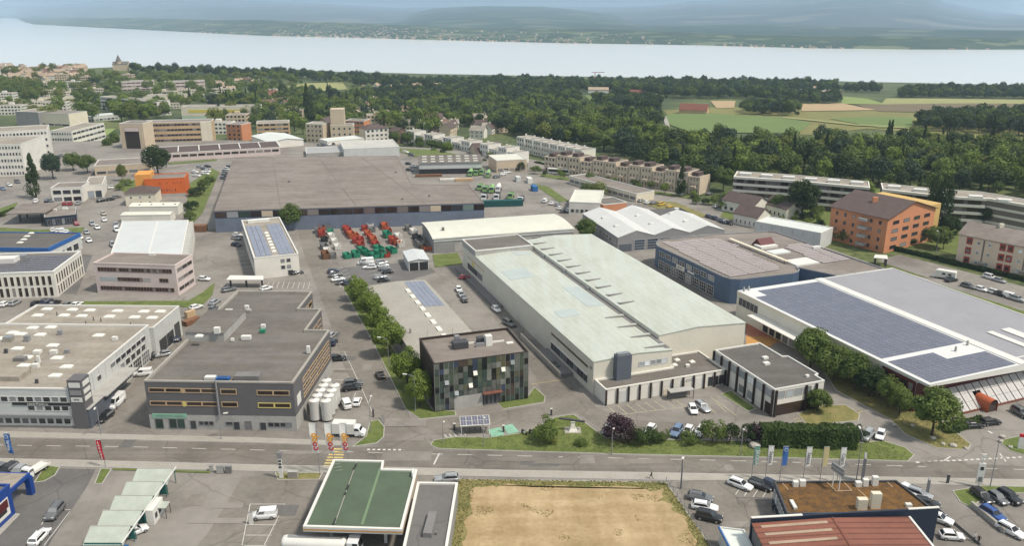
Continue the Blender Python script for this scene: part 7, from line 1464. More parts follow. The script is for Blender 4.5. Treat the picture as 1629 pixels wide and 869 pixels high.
crate(318,368,5.5,3.0,2.6,'rust',5,'brown site hut left of the white solar block','site_hut','hut'); crate(800,328,18,2.5,2.8,'container_teal',8,'long dark teal container at the corner of the big grey hall'); crate(695,354,12,2.5,2.4,'cladding_slate',10,'grey blue container along the blue wall of the big hall'); crate(724,348,8,2.2,1.8,'bin_blue',10,'blue container behind the cream roofed hall'); crate(636,357,6,2.4,3.2,'bin_black',10,'black stacked container along the blue hall wall'); crate(610,358,9,2.4,1.8,'bin_black',10,'long black container along the blue hall wall'); crate(575,359,9,2.4,1.6,'concrete',10,'grey concrete bay along the blue hall wall','concrete_bay','bay'); crate(665,356,10,2.4,1.8,'bin_black',10,'black container right of the stacked one along the blue hall wall'); crate(700,397,12,1.6,1.2,'bin_orange',15,'long orange pipe bundle before the cream roofed hall','pipe_bundle','pipes'); crate(842,290,6,2.4,2.4,'white_sheet',100,'white container in the lorry yard near the bus'); crate(850,303,6,2.4,2.4,'bin_blue',100,'blue container at the right of the lorry yard'); crate(824,288,5,2.4,2.4,'cladding_pale',100,'pale container in the lorry yard'); crate(682,281,14,2,1.2,'rust',8,'brown stack of timber before the skylight hall','timber_stack','timber'); crate(715,287,10,2,1.0,'plaster_white',8,'pale stack of slabs beside the big hall roof','slab_stack','slabs'); crate(738,288,9,2.2,1.4,'plaster_tan',8,'beige stack of pallets in the lorry yard','pallet_stack','pallets'); crate(305,515,5,2,1.4,'rust',60,'rusty scrap heap crate in the alley behind the pale workshop','scrap_crate','crate'); crate(318,520,4,1.6,1.0,'yellow_frame',60,'yellow crate in the alley behind the pale workshop','crate','crate'); crate(303,505,3,1.2,2.0,'plaster_tan',60,'wooden crate at the end of the alley','crate','crate')
o = canopy('low white shelter roof behind the grey block',[(360,445),(419,445),(419,439),(366,438)],3.0,'white_sheet',((0.05,0.5),(0.95,0.5),(0.5,0.5)),t=0.3); canopy('small white street shelter right of the blue hall',[(1390,410),(1413,412),(1411,406),(1392,405)],3.0,'white_sheet',((0.1,0.2),(0.9,0.2),(0.1,0.8),(0.9,0.8)),t=0.25)
# lorries of the yard
for k,(x,y,kd,c) in enumerate([(748,280,'mixer lorry','green'),(757,279,'tipper lorry','green'),(766,278,'tipper lorry','green'),(776,282,'mixer lorry','green'),(763,302,'tipper lorry','green'),(772,305,'tipper lorry','green'),(782,306,'mixer lorry','green'),(792,305,'mixer lorry','white'),(770,318,'tipper lorry','white'),(790,318,'tipper lorry','white'),(812,316,'tipper lorry','green'),(828,322,'tipper lorry','white')]): V(kd,c,x + 4,y - 6,x - 2,y + 4,f'{c if c == "white" else "light green"} {kd} in the lorry yard, {ords[k]} counted from the back left','lorries in the yard')
V('bus','white',905,278,873,276,'white bus parked beside the hedge near the beige terraces')
# cars of the middle distance
CARS = [('in left column of dark car park by the skips',[(530,434,'dark blue'),(534,440,'grey'),(538,447,'white'),(544,452,'grey')],(0.9,-0.15)),('in right column of dark car park by the garage',[(608,420,'silver'),(610,425,'white'),(612,430,'grey'),(617,435,'black')],(0.9,-0.1)),('beside the white solar block',[(378,376,'white'),(376,381,'silver'),(376,392,'dark blue')],(0.9,0.1)),('in the far car park above the orange building',[(318,267,'silver'),(331,266,'black'),(326,270,'grey'),(330,274,'white'),(327,278,'white'),(313,281,'white'),(283,280,'white'),(310,275,'white')],(0.9,0.05)),('at the left edge of the big grey hall',[(365,267,'dark blue'),(362,271,'white'),(360,275,'silver'),(358,280,'grey'),(356,285,'grey')],(0.9,0.1)),('in front of the white car showroom',[(58,322,'white'),(75,322,'dark blue'),(82,324,'grey'),(103,326,'red'),(112,326,'red'),(125,325,'silver')],(0.5,-0.6)),('beside the white workshop wing',[(162,321,'black'),(176,319,'black'),(186,315,'grey'),(179,300,'white')],(0.9,-0.15)),('in the used car lot by the far kiosk',[(85,368,'white'),(92,369,'white'),(99,370,'white'),(106,371,'white'),(112,374,'grey'),(118,380,'black')],(0.4,-0.8)),('along the lane left of the pale roof hall',[(128,380,'white'),(126,388,'white'),(142,385,'white'),(138,372,'silver'),(155,364,'white'),(147,358,'silver'),(166,352,'white'),(165,342,'beige'),(185,360,'silver'),(186,368,'white'),(180,392,'silver'),(122,358,'red')],(0.6,0.7)),('on the street below the cream apartment block',[(1540,458,'grey'),(1561,463,'white'),(1583,468,'white'),(1592,471,'black'),(1607,475,'white'),(1618,479,'silver'),(1575,444,'white'),(1590,449,'silver')],(0.9,0.25)),('in the car park by the beige terraces',[(1010,318,'white'),(1020,321,'silver'),(1030,324,'white'),(1040,325,'grey'),(1052,327,'yellow'),(1065,330,'yellow'),(1000,312,'white'),(1014,310,'silver'),(1085,312,'grey'),(1115,306,'white'),(1128,310,'grey'),(1140,330,'silver'),(1105,314,'black')],(0.8,-0.2)),('beside the low white hall',[(867,322,'white'),(878,325,'white'),(887,327,'silver'),(890,333,'white'),(905,336,'white'),(895,338,'grey')],(0.7,-0.5)),('along the blue lorry park near the gabled hall',[(1128,347,'dark blue'),(1138,350,'dark blue'),(1150,355,'dark blue'),(1160,357,'black')],(0.9,0.3)),('by the rear road behind the skylight hall',[(645,243,'white'),(655,248,'grey'),(650,262,'black'),(657,266,'white'),(652,272,'grey')],(0.9,0.1)),('on the far left street',[(92,252,'black'),(98,249,'grey'),(133,252,'black'),(93,262,'black'),(158,200,'white'),(150,206,'black'),(143,211,'grey'),(15,296,'white'),(28,291,'grey'),(5,302,'pale blue')],(0.8,0.3)),('before the long shed',[(740,452 - 8,'red'),(737,463,'grey'),(742,470,'black'),(730,482,'silver'),(733,487,'black')][:1],(0.9,-0.05)),('beside the beige gatehouse',[(790,283,'grey'),(806,276,'white'),(800,279,'white')],(0.9,-0.1)),('in the hall yard beside the white shed roof',[(515,233,'dark blue'),(522,231,'white'),(530,230,'black'),(508,232,'grey')],(0.9,0.3))]
for ri,(where,items,(dx,dy)) in enumerate(CARS):
 for k,(x,y,c) in enumerate(items):
  kd = [H_,E_,H_,O_,S_,SV][(k * 5 + ri) % 6] if c == 'white' else [H_,E_,O_,H_][(k + ri) % 4]; s = 3600 / (y + 60) * 0.0 + max(4,(y - 150) * 0.045); V(kd,c,x - dx * s,y - dy * s,x + dx * s,y + dy * s,f'{c} car {where}, {ords[k]} of {len(items)}' if len(items) > 1 else f'{c} car parked {where}','cars ' + where)
V(VN,'white',594,420,570,422,'white van on the dark car park before the green skips'); V(E_,'white',598,427,578,428,'white car in front of the white van before the green skips'); V(E_,'silver',596,445,616,442,'silver car near the roadside trees by the long shed, rear of two'); V(H_,'black',602,449,619,447,'black car near the roadside trees by the long shed, front of two'); V(E_,'dark blue',548,455,565,450,'dark car at the first roadside tree'); V('motorhome','white',1516,446,1487,441,'white motorhome parked on the street below the cream block'); V(E_,'black',1506,449,1520,447,'black car beside the white motorhome')
for k,(x,y,c) in enumerate(((735,472,'silver'),(740,480,'black'),(731,464,'white'))): V(H_,c,x - 4,y - 6,x + 2,y + 5,f'{c} car along the right wall of the long shed, {ords[k]} listed from the nearest','cars along the long shed')
# ================================================================== BUILDINGS, far
def K_(nm,lab,cat,x0,y0,x1,y1,d,h,wall,roof='roof_taupe',fl=0,n=0,rim='white_sheet',pane='glass',fr='grey_frame',side=0,gap=0.7,ridge=None,rm='roof_brown',group=None,along='a'):
 B = blk(nm,lab,cat,(x0,y0),(x1,y1),d,h,wall,roof if ridge is None else None,rim if ridge is None else None,floors(fl,h / max(fl,1),0.9,min(2.3,h / max(fl,1) - 0.3)) if fl else None,n,M_(fr),M_(pane),side,0.3,group,gap,ridge is None)
 if ridge == 'hip': hip(B,B.P,h,h + 2.6,M_(rm))
 elif ridge: gable(B,B.F,0,B.w,0,d,h,h + ridge,M_(rm),M_(wall),along=along,over=0.4)
 return B
B = K_('brick_office_tower','beige office tower with tall dark glass front','office building',196,244,233,244,14,19,'plaster_beige'); B.panel(B.P[0],B.P[1],3,B.w - 3,0.5,16.5,M_('glass_brown'),'glass_front',0.2); B.panel(B.P[0],B.P[1],3,B.w - 3,14,16.4,M_('plaster_pink'),'upper_panel',0.25)
B = K_('office_slab','long five storey tan office slab with window bands','office building',232,236,340,233,14,17,'plaster_tan',fl=5,n=18,pane='glass_brown',gap=0.1); B.panel(B.P[0],B.P[1],B.w - 7,B.w,0,16.8,M_('plaster_cream'),'end_panel',0.3)
B = K_('shop_podium','long low shop podium with divided brown roof below the office slab','shops',232,262,447,252,26,7,'plaster_pink','roof_brown',2,16,pane='glass_brown')
for i in range(6): p = B.F(18 + i * B.w / 6.5,14) - B.c; MB().box(-0.3,0.3,-10,10,0,0.5).build('roof_divider',M_('white_sheet'),B.o,(p.x,p.y,6.7),math.atan2((B.P[1] - B.P[0]).y,(B.P[1] - B.P[0]).x))
K_('low_shop','low taupe roofed shop left of the dark tree','shop',152,280,240,275,20,5.5,'plaster_beige',fl=1,n=5)
B = K_('striped_hall','long building with yellow and pale green striped walls','building',290,190,410,191,20,12,'plaster_cream','roof_gravel'); mat('stripe_yellow',(0.6,0.5,0.1),0.8,0.03); mat('stripe_green',(0.42,0.55,0.42),0.8,0.03)
for i,m in enumerate(('stripe_green','plaster_cream','stripe_yellow')): B.panel(B.P[0],B.P[1],6 if i == 2 else 0,B.w * (0.8 if i == 2 else 1),3 * i + 1,3 * i + 3.6,M_(m),'colour_band',0.1 + i * 0.01)
K_('tan_block','tan four storey block with beige flat roof','apartment building',410,222,462,221,15,12,'plaster_tan','roof_gravel',4,5); K_('orange_tan_block','small orange tan block beside the office slab','apartment building',362,224,386,225,12,12,'plaster_salmon',fl=4,n=3,gap=2)
K_('white_industrial_shed','white industrial shed with bright roof beside the big hall','shed',430,244,484,240,34,7.5,'plaster_white',ridge=1.5,rm='sheet_white',along='b')
K_('low_grey_hall','low grey roofed hall right behind the big hall roof','hall',488,256,550,254,22,5,'concrete','sheet_grey'); B = K_('pale_depot','pale flat roofed depot behind the big hall','depot',548,257,636,254,30,8,'cladding_pale','sheet_shed');
B = K_('white_loading_roof','white wing shaped loading roof beside the pale depot','canopy',522,240,580,236,14,7,'plaster_white','sheet_white')
B = K_('beige_tower_block','windowless beige tower with lower wing','tower',527,226,563,226,12,12,'plaster_beige',fl=3,n=4,gap=2.4); q = [p - B.c for p in rectf(B.F,0.4,B.w * 0.62,1,11)]; MB().prism(q,11,23).build('tower',M_('plaster_beige'),B.o)
K_('cream_flats','cream block of flats with small balconies left of the beige tower','apartment building',488,226,515,227,13,13,'plaster_beige','roof_gravel',4,4,gap=1.6); K_('white_flats','white three storey flats with brown hipped roof','apartment building',582,226,619,224,12,9.5,'plaster_white',fl=3,n=5,gap=1.6,ridge='hip'); K_('red_flats','red and dark glass flats behind the beige tower','apartment building',550,212,580,213,12,10,'plaster_salmon',fl=3,n=5,pane='glass_blue')
K_('tan_house','tan house with brown roof right of the white flats','house',619,226,632,228,9,8,'tile_brown',fl=2,n=2,ridge=2.5); K_('chalet','chalet with broad brown gable roof behind the cream flats','house',500,210,528,211,14,6,'plaster_tan',fl=2,n=4,ridge=5,along='b')
# white terraces and beige terraces: every house a thing of its own
for i in range(13):
 x = 632 + i * 14.6; y = 226 + i * 3.0; B = K_('terrace_house',f'white terraced house, {ords[i]} from the left in the front white row','house',x,y,x + 13.2,y + 2.2,10,9.5 if i % 2 else 7.6,'plaster_white','roof_gravel',3 if i % 2 else 2,3,rim='white_sheet',gap=1.6,group='front row of white terraces'); p = B.F(2,5) - B.c; MB().box(-0.6,0.6,-0.6,0.6,0,1.6).build('chimney',M_('plaster_white'),B.o,(p.x,p.y,B.h - 0.3))
for i in range(8):
 x = 822 + i * 13; y = 240 + i * 3.2; B = K_('terrace_house',f'white terraced house, {ords[i]} from the left in the rear white row','house',x,y,x + 12,y + 2.4,10,9.5,'plaster_white','roof_gravel',3,3,gap=1.6,group='rear row of white terraces'); p = B.F(2,6) - B.c; MB().box(-0.6,0.6,-0.6,0.6,0,1.8).build('chimney',M_('plaster_white'),B.o,(p.x,p.y,9.2))
mat('terrace_cream',(0.6,0.5,0.38),0.85,0.05)
for i in range(13):
 x = 866 + i * 19; y = 273 + i * 2.9; h = 10 if i % 3 else 8.5; B = K_('beige_terrace',f'beige terraced house with balcony, {ords[i]} from the left in the beige row','house',x,y,x + 17.8,y + 2.6,12,h,'terrace_cream','roof_taupe',3,3,rim='terrace_cream',pane='glass_brown',gap=1.2,group='row of beige terraces'); p = B.F(B.w * 0.5,-0.8) - B.c
 a_ = math.atan2((B.P[1] - B.P[0]).y,(B.P[1] - B.P[0]).x); MB().box(-1.3,1.3,-0.8,0.8,0,0.9).build('balcony',M_('terrace_cream'),B.o,(p.x,p.y,3.2),a_); q = B.F(B.w * 0.3,6) - B.c; MB().box(-1.6,1.6,-3,3,0,1.7).build('roof_dormer',M_('roof_brown'),B.o,(q.x,q.y,h - 0.3),a_)
K_('long_garage','long low garage row with grey flat roof before the beige terraces','garage',905,292,1012,322,11,4,'plaster_cream',fl=1,n=12,pane='concrete_dark'); K_('low_white_hall','low white hall with pale flat roof and dark side windows','hall',905,341,954,343,26,5.5,'plaster_white','sheet_ivory',1,6,side=5); K_('coral_annex','small coral red annex with dark flat roof','building',960,343,996,339,12,4.8,'plaster_salmon','roof_bitumen',1,2,gap=5)
B = K_('skylight_hall','grey hall with rows of white skylights on its pitched roof','hall',667,278,766,276,26,6,'cladding_pale',ridge=2.2,rm='roof_bitumen')
for i in range(7):
 for j in range(3): p = B.F(3 + i * B.w / 7.3,2.2 + j * 4) - B.c; MB().box(-1.2,1.2,-0.8,0.8,0,0.4).build('skylight',M_('skylight_dome'),B.o,(p.x,p.y,6.3 + j * 0.68 + 0.1))
B.panel(B.P[0],B.P[1],0,B.w,0.05,3,M_('bin_black'),'open_bays_shade',0.1)  # one black panel stands in for the shade within the bays
K_('beige_gatehouse','beige gatehouse with white flat roof at the lorry yard','building',790,275,838,273,18,7,'plaster_beige','sheet_ivory',1,5,side=4); K_('dark_chalet','house with large dark plum roof behind the gatehouse','house',758,254,802,252,15,4,'plaster_beige',ridge=5,rm='roof_brown')
# apartment blocks on the right
def flats(nm,lab,pts,d,nf,wall,slabm,roof,ph=3.0):
 P = [GT(*p).to_2d() for p in pts]; z0 = min(terrain(p.x,p.y) for p in P); z0 = 0 if P[0].y < 430 else z0; bk = [p + Vector((0.35,0.94)) * d for p in P][::-1]; B = Bld(nm,lab,'apartment building',P + bk,nf * ph,z0,M_(wall),M_(roof),M_(slabm),0.3,0.4)
 for i in range(len(P) - 1):
  ln = (P[i + 1] - P[i]).length
  for k in range(nf):
   B.panel(P[i],P[i + 1],0,ln,k * ph + ph - 0.75,k * ph + ph + 0.25,M_(slabm),'balcony_slab',1.4); n = max(2,int(ln / 5)); B.windows(P[i],P[i + 1],[(k * ph + 0.3,k * ph + 2.3)],n,M_('dark_frame'),M_('glass_brown'),0.5,0.5,1.6,bars=1)
 for k in range(6): a = P[0].lerp(P[-1],(k + 0.5) / 6) + Vector((2,6)) - B.c; MB().box(-2.5,2.5,-1.5,1.5,0,1.2).build('roof_unit',M_('white_sheet'),B.o,(a.x,a.y,nf * ph - 0.3),R(-20))
 return B
mat('flats_umber',(0.19,0.16,0.14),0.85,0.08)
flats('curved_flats','long curved terrace flats with white balcony bands, left of two',[(1164,322),(1255,329),(1378,342)],14,4,'flats_umber','plaster_white','roof_gravel'); flats('curved_flats','long curved terrace flats with white balcony bands, right of two',[(1398,345),(1500,358),(1560,362),(1668,384)],14,4,'flats_umber','plaster_white','roof_gravel')
R4 = rect((1323,328),(1413,348),(1445,322),13.0); B = Bld('salmon_apartments','salmon orange apartment block with brown gable roof','apartment building',R4,13.0,0,M_('plaster_salmon'),None,None,flat=False); u = (R4[1] - R4[0]); Fa = Fr(R4[0].x,R4[0].y,math.degrees(math.atan2(u.y,u.x))); w_,d_ = u.length,(R4[2] - R4[1]).length
gable(B,Fa,0,w_,0,d_,13,17.5,M_('roof_brown'),M_('plaster_salmon'),along='a',over=0.8); B.windows(R4[0],R4[1],floors(4,3.1),6,M_('tile_brown'),gl,1,1,2.6); B.windows(R4[1],R4[2],floors(4,3.1),4,M_('tile_brown'),gl,2,2,2.8)
for k in range(4): a = Fa(w_ * 0.62,-0.9) - B.c; MB().box(-1.7,1.7,-0.9,0.9,0,1.0).build('balcony',M_('concrete'),B.o,(a.x,a.y,1.2 + k * 3.1),math.atan2(u.y,u.x))
a = Fa(w_ * 0.5,d_ * 0.3) - B.c; MB().box(-0.9,0.9,-0.6,0.6,0,2.4).build('chimney',M_('plaster_salmon'),B.o,(a.x,a.y,15.2)); q = [p - B.c for p in rectf(Fa,-3,w_ - 2,d_ + 0.05,d_ + 7)]; MB().prism(q,0,13.6).build('rear_wing',M_('plaster_ochre'),B.o)
R4 = rect((1527,372),(1650,396),(1665,372),10.6,ext1=10); u = R4[1] - R4[0]; R4 = [R4[0],R4[1],R4[1] + (R4[2] - R4[1]).normalized() * 13,R4[0] + (R4[3] - R4[0]).normalized() * 13]; mat('cream_peach',(0.66,0.53,0.40),0.85,0.04); B = Bld('cream_apartments','cream apartment block with red window panels at the right edge','apartment building',R4,10.6,0,M_('cream_peach'),None,None,flat=False); Fa = Fr(R4[0].x,R4[0].y,math.degrees(math.atan2(u.y,u.x))); w_ = u.length
gable(B,Fa,0,w_,0,13,10.6,14,M_('roof_taupe'),M_('cream_peach'),along='a',over=0.5)
for s in (2.6,13.2,15.6,27):
 for k in range(3): B.panel(R4[0],R4[1],s,s + 1.9,0.8 + k * 3.4,3.2 + k * 3.4,M_('bin_red'),'red_panel',0.1)
 B.windows(R4[0],R4[1],floors(3,3.4,1.4,2.6),1,M_('bin_red'),gl,s + 0.3,w_ - s - 1.6,0.05,out=0.1)
for s in (6,9.5,19,22): B.windows(R4[0],R4[1],floors(3,3.4,1.3,2.3),1,wf_,M_('glass_pale'),s,w_ - s - 1.2,0.05)
for s in (8,21): B.panel(R4[0],R4[1],s,s + 0.5,2.5,10,M_('flats_umber'),'stair_slot',0.05); B.panel(R4[0],R4[1],s - 1.5,s + 2,2.3,2.5,M_('concrete'),'porch',1.5)
for s in (0.3,0.6,0.85): a = Fa(w_ * s,6.5) - B.c; MB().box(-0.7,0.7,-0.5,0.5,0,1.6).build('chimney',M_('plaster_cream'),B.o,(a.x,a.y,13.6))
B = K_('white_office_block','long low white office block with few dark windows','office building',1200,378,1303,398,11,6.5,'cladding_pale','sheet_white',2,6,gap=4.2)
for i,(x0,y0,x1,y1,d,h,l) in enumerate(((1148,335,1198,346,11,5,'long house with dark roof and white roof windows'),(1166,356,1204,364,10,4.5,'white house with half brown roof by the lorry park'),(1214,340,1250,350,10,4.5,'white house with dark gable roof beside the white office'))): K_('dark_roof_house',l,'house',x0,y0,x1,y1,d,h,'plaster_white',fl=1,n=5,ridge=3,gap=1.6)
# ---- left: offices and town
for a in (('white_office','white office block with dark window rows at the left frame edge','office building',-40,282,42,280,30,17,'plaster_white','roof_gravel',5,16),('white_office','tall white office wing behind the left edge office','office building',-30,262,84,256,22,19,'plaster_white','roof_gravel',5,20),('white_office','white three storey office with dark floor bands on the far street','office building',84,234,118,234,42,11,'plaster_white','roof_gravel',3,8),('school_hall','pale low school hall with window row','building',112,196,190,190,14,5,'cladding_pale','sheet_pale_grey',1,12),('grey_theatre','dark grey walled hall among pale roofs','hall',28,200,64,201,22,12,'cladding_midgrey','roof_gravel',0,0),('beige_hall','beige hall with four square windows','hall',62,200,112,202,20,11,'plaster_cream','roof_taupe',1,4),('white_apartments','white apartment building with curved balconies behind the dark hedge','apartment building',162,176,252,184,14,14,'plaster_white','roof_gravel',4,10),('row_apartments','pale apartment row with grey roof near the chateau, left of two','apartment building',187,144,247,143,12,13,'plaster_pink','roof_taupe',3,8),('row_apartments','pale apartment row with grey roof near the chateau, right of two','apartment building',264,144,327,143,12,13,'plaster_pink','roof_taupe',3,8),('pale_roof_row','long pale roofed market hall in the town','hall',50,160,160,158,26,6,'plaster_cream','roof_gravel',0,0),('pale_roof_row','pale roofed low hall below the row apartments','hall',225,160,345,158,24,6,'plaster_cream','roof_gravel',0,0)): K_(a[0],a[1],a[2],*a[3:],side=8 if 'street' in a[1] else 0)
B = K_('farm_barn','long barn with red tiled roof beside the green field','barn',1080,181,1124,182,16,4.5,'plaster_tan',ridge=6,rm='tile_red'); K_('farm_shed','pale open farm shed with grey roof near the lake','shed',894,152,924,150,14,4,'concrete',ridge=2,rm='sheet_grey'); K_('farm_house','white farmhouse with bright roof near the crane','house',936,148,968,148,14,5,'plaster_white',ridge=3,rm='tile_pale'); K_('farm_house','low farm building with red tiles behind the paddock','house',985,150,1030,151,12,4,'plaster_tan',ridge=3,rm='tile_red'); K_('white_villa_row','long white low building among trees near the lake','building',1245,146,1275,146,10,4,'plaster_white','roof_gravel')
p = GT(946,138); o = thing('tower_crane','thin red tower crane among trees by the lake','crane',tuple(p)); MB().bar((0,0,0),(0,0,25),1.1).build('mast',M_('bin_red'),o); MB().bar((-6,0,24.5),(16,0,24.5),0.8).build('jib',M_('bin_red'),o)
B = K_('chateau','small chateau with pointed slate tower above the town trees','castle',180,112,204,112,14,10,'plaster_beige',ridge=4,rm='roof_bitumen'); q = B.F(B.w * 0.4,4) - B.c; MB().tube((0,0,0),(0,0,15),4,4,10).build('tower',M_('plaster_beige'),B.o,(q.x,q.y,0)); MB().tube((0,0,15),(0,0,25),4.5,0.1,10).build('spire',M_('roof_bitumen'),B.o,(q.x,q.y,0))
HM = {}
def house_mesh(v,w,r):
 if (v,w,r) not in HM:
  b = MB(); l,d,h,t = ((11,8,6,3),(14,9,8,3.5),(9,8,5,3))[v]; b.box(-l / 2,l / 2,-d / 2,d / 2,-4,h,0); o_ = 0.6; a,c = l / 2 + o_,d / 2 + o_; z = h - 0.3
  b.add([(-a,-c,z),(a,-c,z),(a,0,h + t),(-a,0,h + t),(a,c,z),(-a,c,z)],[(0,1,2,3),(3,2,4,5)],1); b.add([(-l / 2,-d / 2,h),(-l / 2,d / 2,h),(-l / 2,0,h + t - 0.2),(l / 2,-d / 2,h),(l / 2,d / 2,h),(l / 2,0,h + t - 0.2)],[(0,2,1),(3,4,5)],0)
  for i in range(3):
   for k in range(2):
    x = -l / 2 + l * (i + 0.5) / 3; zz = 1 + k * 2.7
    if zz + 1.3 < h: b.box(x - 0.6,x + 0.6,-d / 2 - 0.05,-d / 2,zz,zz + 1.3,2); b.box(x - 0.6,x + 0.6,d / 2,d / 2 + 0.05,zz,zz + 1.3,2)
  b.box(l * 0.2,l * 0.2 + 0.9,-0.5,0.5,h + t * 0.5,h + t + 1,0); HM[(v,w,r)] = b.mesh('house',[M_(w),M_(r),M_('glass')])
 return HM[(v,w,r)]
def flat_mesh(v):
 if ('flat',v) not in HM:
  b = MB(); l,d,h = ((22,12,9),(30,14,6),(16,12,12))[v]; b.box(-l / 2,l / 2,-d / 2,d / 2,-5,h,0); b.box(-l / 2 + 0.5,l / 2 - 0.5,-d / 2 + 0.5,d / 2 - 0.5,h,h + 0.12,1); b.box(-2,2,-2,2,h,h + 2,0)
  for k in range(int(h / 3)):
   for i in range(int(l / 3)): x = -l / 2 + 1.5 + i * 3; b.box(x - 0.9,x + 0.9,-d / 2 - 0.05,-d / 2,k * 3 + 0.9,k * 3 + 2.3,2)
   for i in range(int(d / 3)): y = -d / 2 + 1.5 + i * 3; b.box(l / 2,l / 2 + 0.05,y - 0.9,y + 0.9,k * 3 + 0.9,k * 3 + 2.3,2); b.box(-l / 2 - 0.05,-l / 2,y - 0.9,y + 0.9,k * 3 + 0.9,k * 3 + 2.3,2)
  HM[('flat',v)] = b.mesh('flat_roof_block',[M_(('plaster_white','plaster_cream','plaster_beige')[v]),M_('roof_gravel'),M_('glass')])
 return HM[('flat',v)]
rh_ = random.Random(33)
for i,(x,y,v,r) in enumerate(((8,172,1,0.1),(22,182,0,0.1),(45,176,1,-0.2),(66,170,1,0.1),(92,176,0,0.2),(10,160,0,0.1),(35,150,1,0.2),(90,150,1,0),(118,140,0,0.1),(150,148,1,0),(140,136,2,0),(100,132,2,0.3),(70,138,1,0.2),(30,136,2,0),(10,132,0,0.2),(262,152,1,0),(300,150,1,0.1),(335,162,0,0.2),(352,148,1,0),(130,172,1,0.1),(270,172,1,0.1),(205,132,2,0.1),(350,212,0,0.05),(380,205,2,0.1),(470,196,2,0.2),(445,190,1,0.1),(600,205,2,0.2),(640,200,1,-0.2),(668,206,1,-0.3),(700,214,0,-0.3))): p = GT(x,y); tag(put('flat_roof_block',flat_mesh(v),None,tuple(p),r),['white','long cream','tall beige'][v] + ' flat roofed block in the ' + ('far left town' if x < 200 else 'houses behind the office slab' if x < 480 else 'houses above the white terraces') + f', {ords[i % 14]} of its kind','building','flat roofed blocks of the town')
for (x0,x1,y0,y1,n,l,g,roofs) in ((-10,135,106,130,110,'small pale town house with clay roof in the old town','old town houses',('tile_pale','tile_pale','tile_brown')),(400,480,152,178,14,'garden house among trees left of the tall cypress','houses near the cypress',('tile_brown','tile_red','roof_gravel')),(545,650,166,196,20,'villa among trees above the white flats','villas above the white flats',('tile_brown','roof_gravel','tile_pale')),(690,800,192,222,18,'villa between the white terraces and the wood','villas at the edge of the wood',('tile_brown','roof_gravel','roof_brown')),(560,760,136,150,16,'small villa among trees at the lake shore','lake shore villas',('tile_pale','tile_brown')),(1240,1340,146,154,6,'pale villa behind the straw field','villas behind the straw field',('tile_pale','roof_gravel')),(340,420,132,150,8,'house half hidden in the trees right of the row apartments','houses right of the row apartments',('tile_brown','tile_pale'))):
 for i in range(n): p = GT(rh_.uniform(x0,x1),rh_.uniform(y0,y1)); o = put('house',house_mesh(rh_.randrange(3),rh_.choice(['plaster_white','plaster_cream','plaster_beige']),rh_.choice(roofs)),None,(p.x,p.y,p.z),rh_.choice([0.2,1.3,-0.3,0.5])); tag(o,l,'house',g)
# ================================================================== TREES AND HEDGES
def leaf_mat(name,dark,light,trans=0.25):
 m = bpy.data.materials.new(name); m.use_nodes = True; nt = m.node_tree; b = nt.nodes['Principled BSDF']; lk = nt.links.new
 geo = nt.nodes.new('ShaderNodeNewGeometry'); oi = nt.nodes.new('ShaderNodeObjectInfo')
 a = nt.nodes.new('ShaderNodeMath'); a.operation = 'MULTIPLY_ADD'; a.inputs[1].default_value = 0.6; lk(geo.outputs['Random Per Island'],a.inputs[0])
 h = nt.nodes.new('ShaderNodeMath'); h.operation = 'MULTIPLY'; h.inputs[1].default_value = 0.4; lk(oi.outputs['Random'],h.inputs[0]); lk(h.outputs[0],a.inputs[2])
 r = nt.nodes.new('ShaderNodeValToRGB'); r.color_ramp.elements[0].color = (*dark,1); r.color_ramp.elements[1].color = (*light,1); lk(a.outputs[0],r.inputs['Fac'])
 lk(r.outputs['Color'],b.inputs['Base Color']); b.inputs['Roughness'].default_value = 0.7; b.inputs['Specular IOR Level'].default_value = 0.25
 tr = nt.nodes.new('ShaderNodeBsdfTranslucent'); lk(r.outputs['Color'],tr.inputs['Color'])
 ms = nt.nodes.new('ShaderNodeMixShader'); ms.inputs[0].default_value = trans
 lk(b.outputs[0],ms.inputs[1]); lk(tr.outputs[0],ms.inputs[2]); lk(ms.outputs[0],nt.nodes['Material Output'].inputs['Surface'])
 MATS[name] = m; return m
leaf_mat('leaf_mid',(0.058,0.092,0.02),(0.15,0.2,0.045))
leaf_mat('leaf_bright',(0.10,0.15,0.022),(0.20,0.26,0.05))
leaf_mat('leaf_dark',(0.02,0.038,0.011),(0.06,0.09,0.024))
leaf_mat('leaf_yellow',(0.11,0.135,0.025),(0.19,0.21,0.05))
leaf_mat('leaf_blue',(0.03,0.055,0.03),(0.07,0.105,0.055))
leaf_mat('leaf_purple',(0.018,0.008,0.014),(0.05,0.022,0.032),0.1)
leaf_mat('leaf_hedge',(0.03,0.058,0.012),(0.08,0.12,0.025))
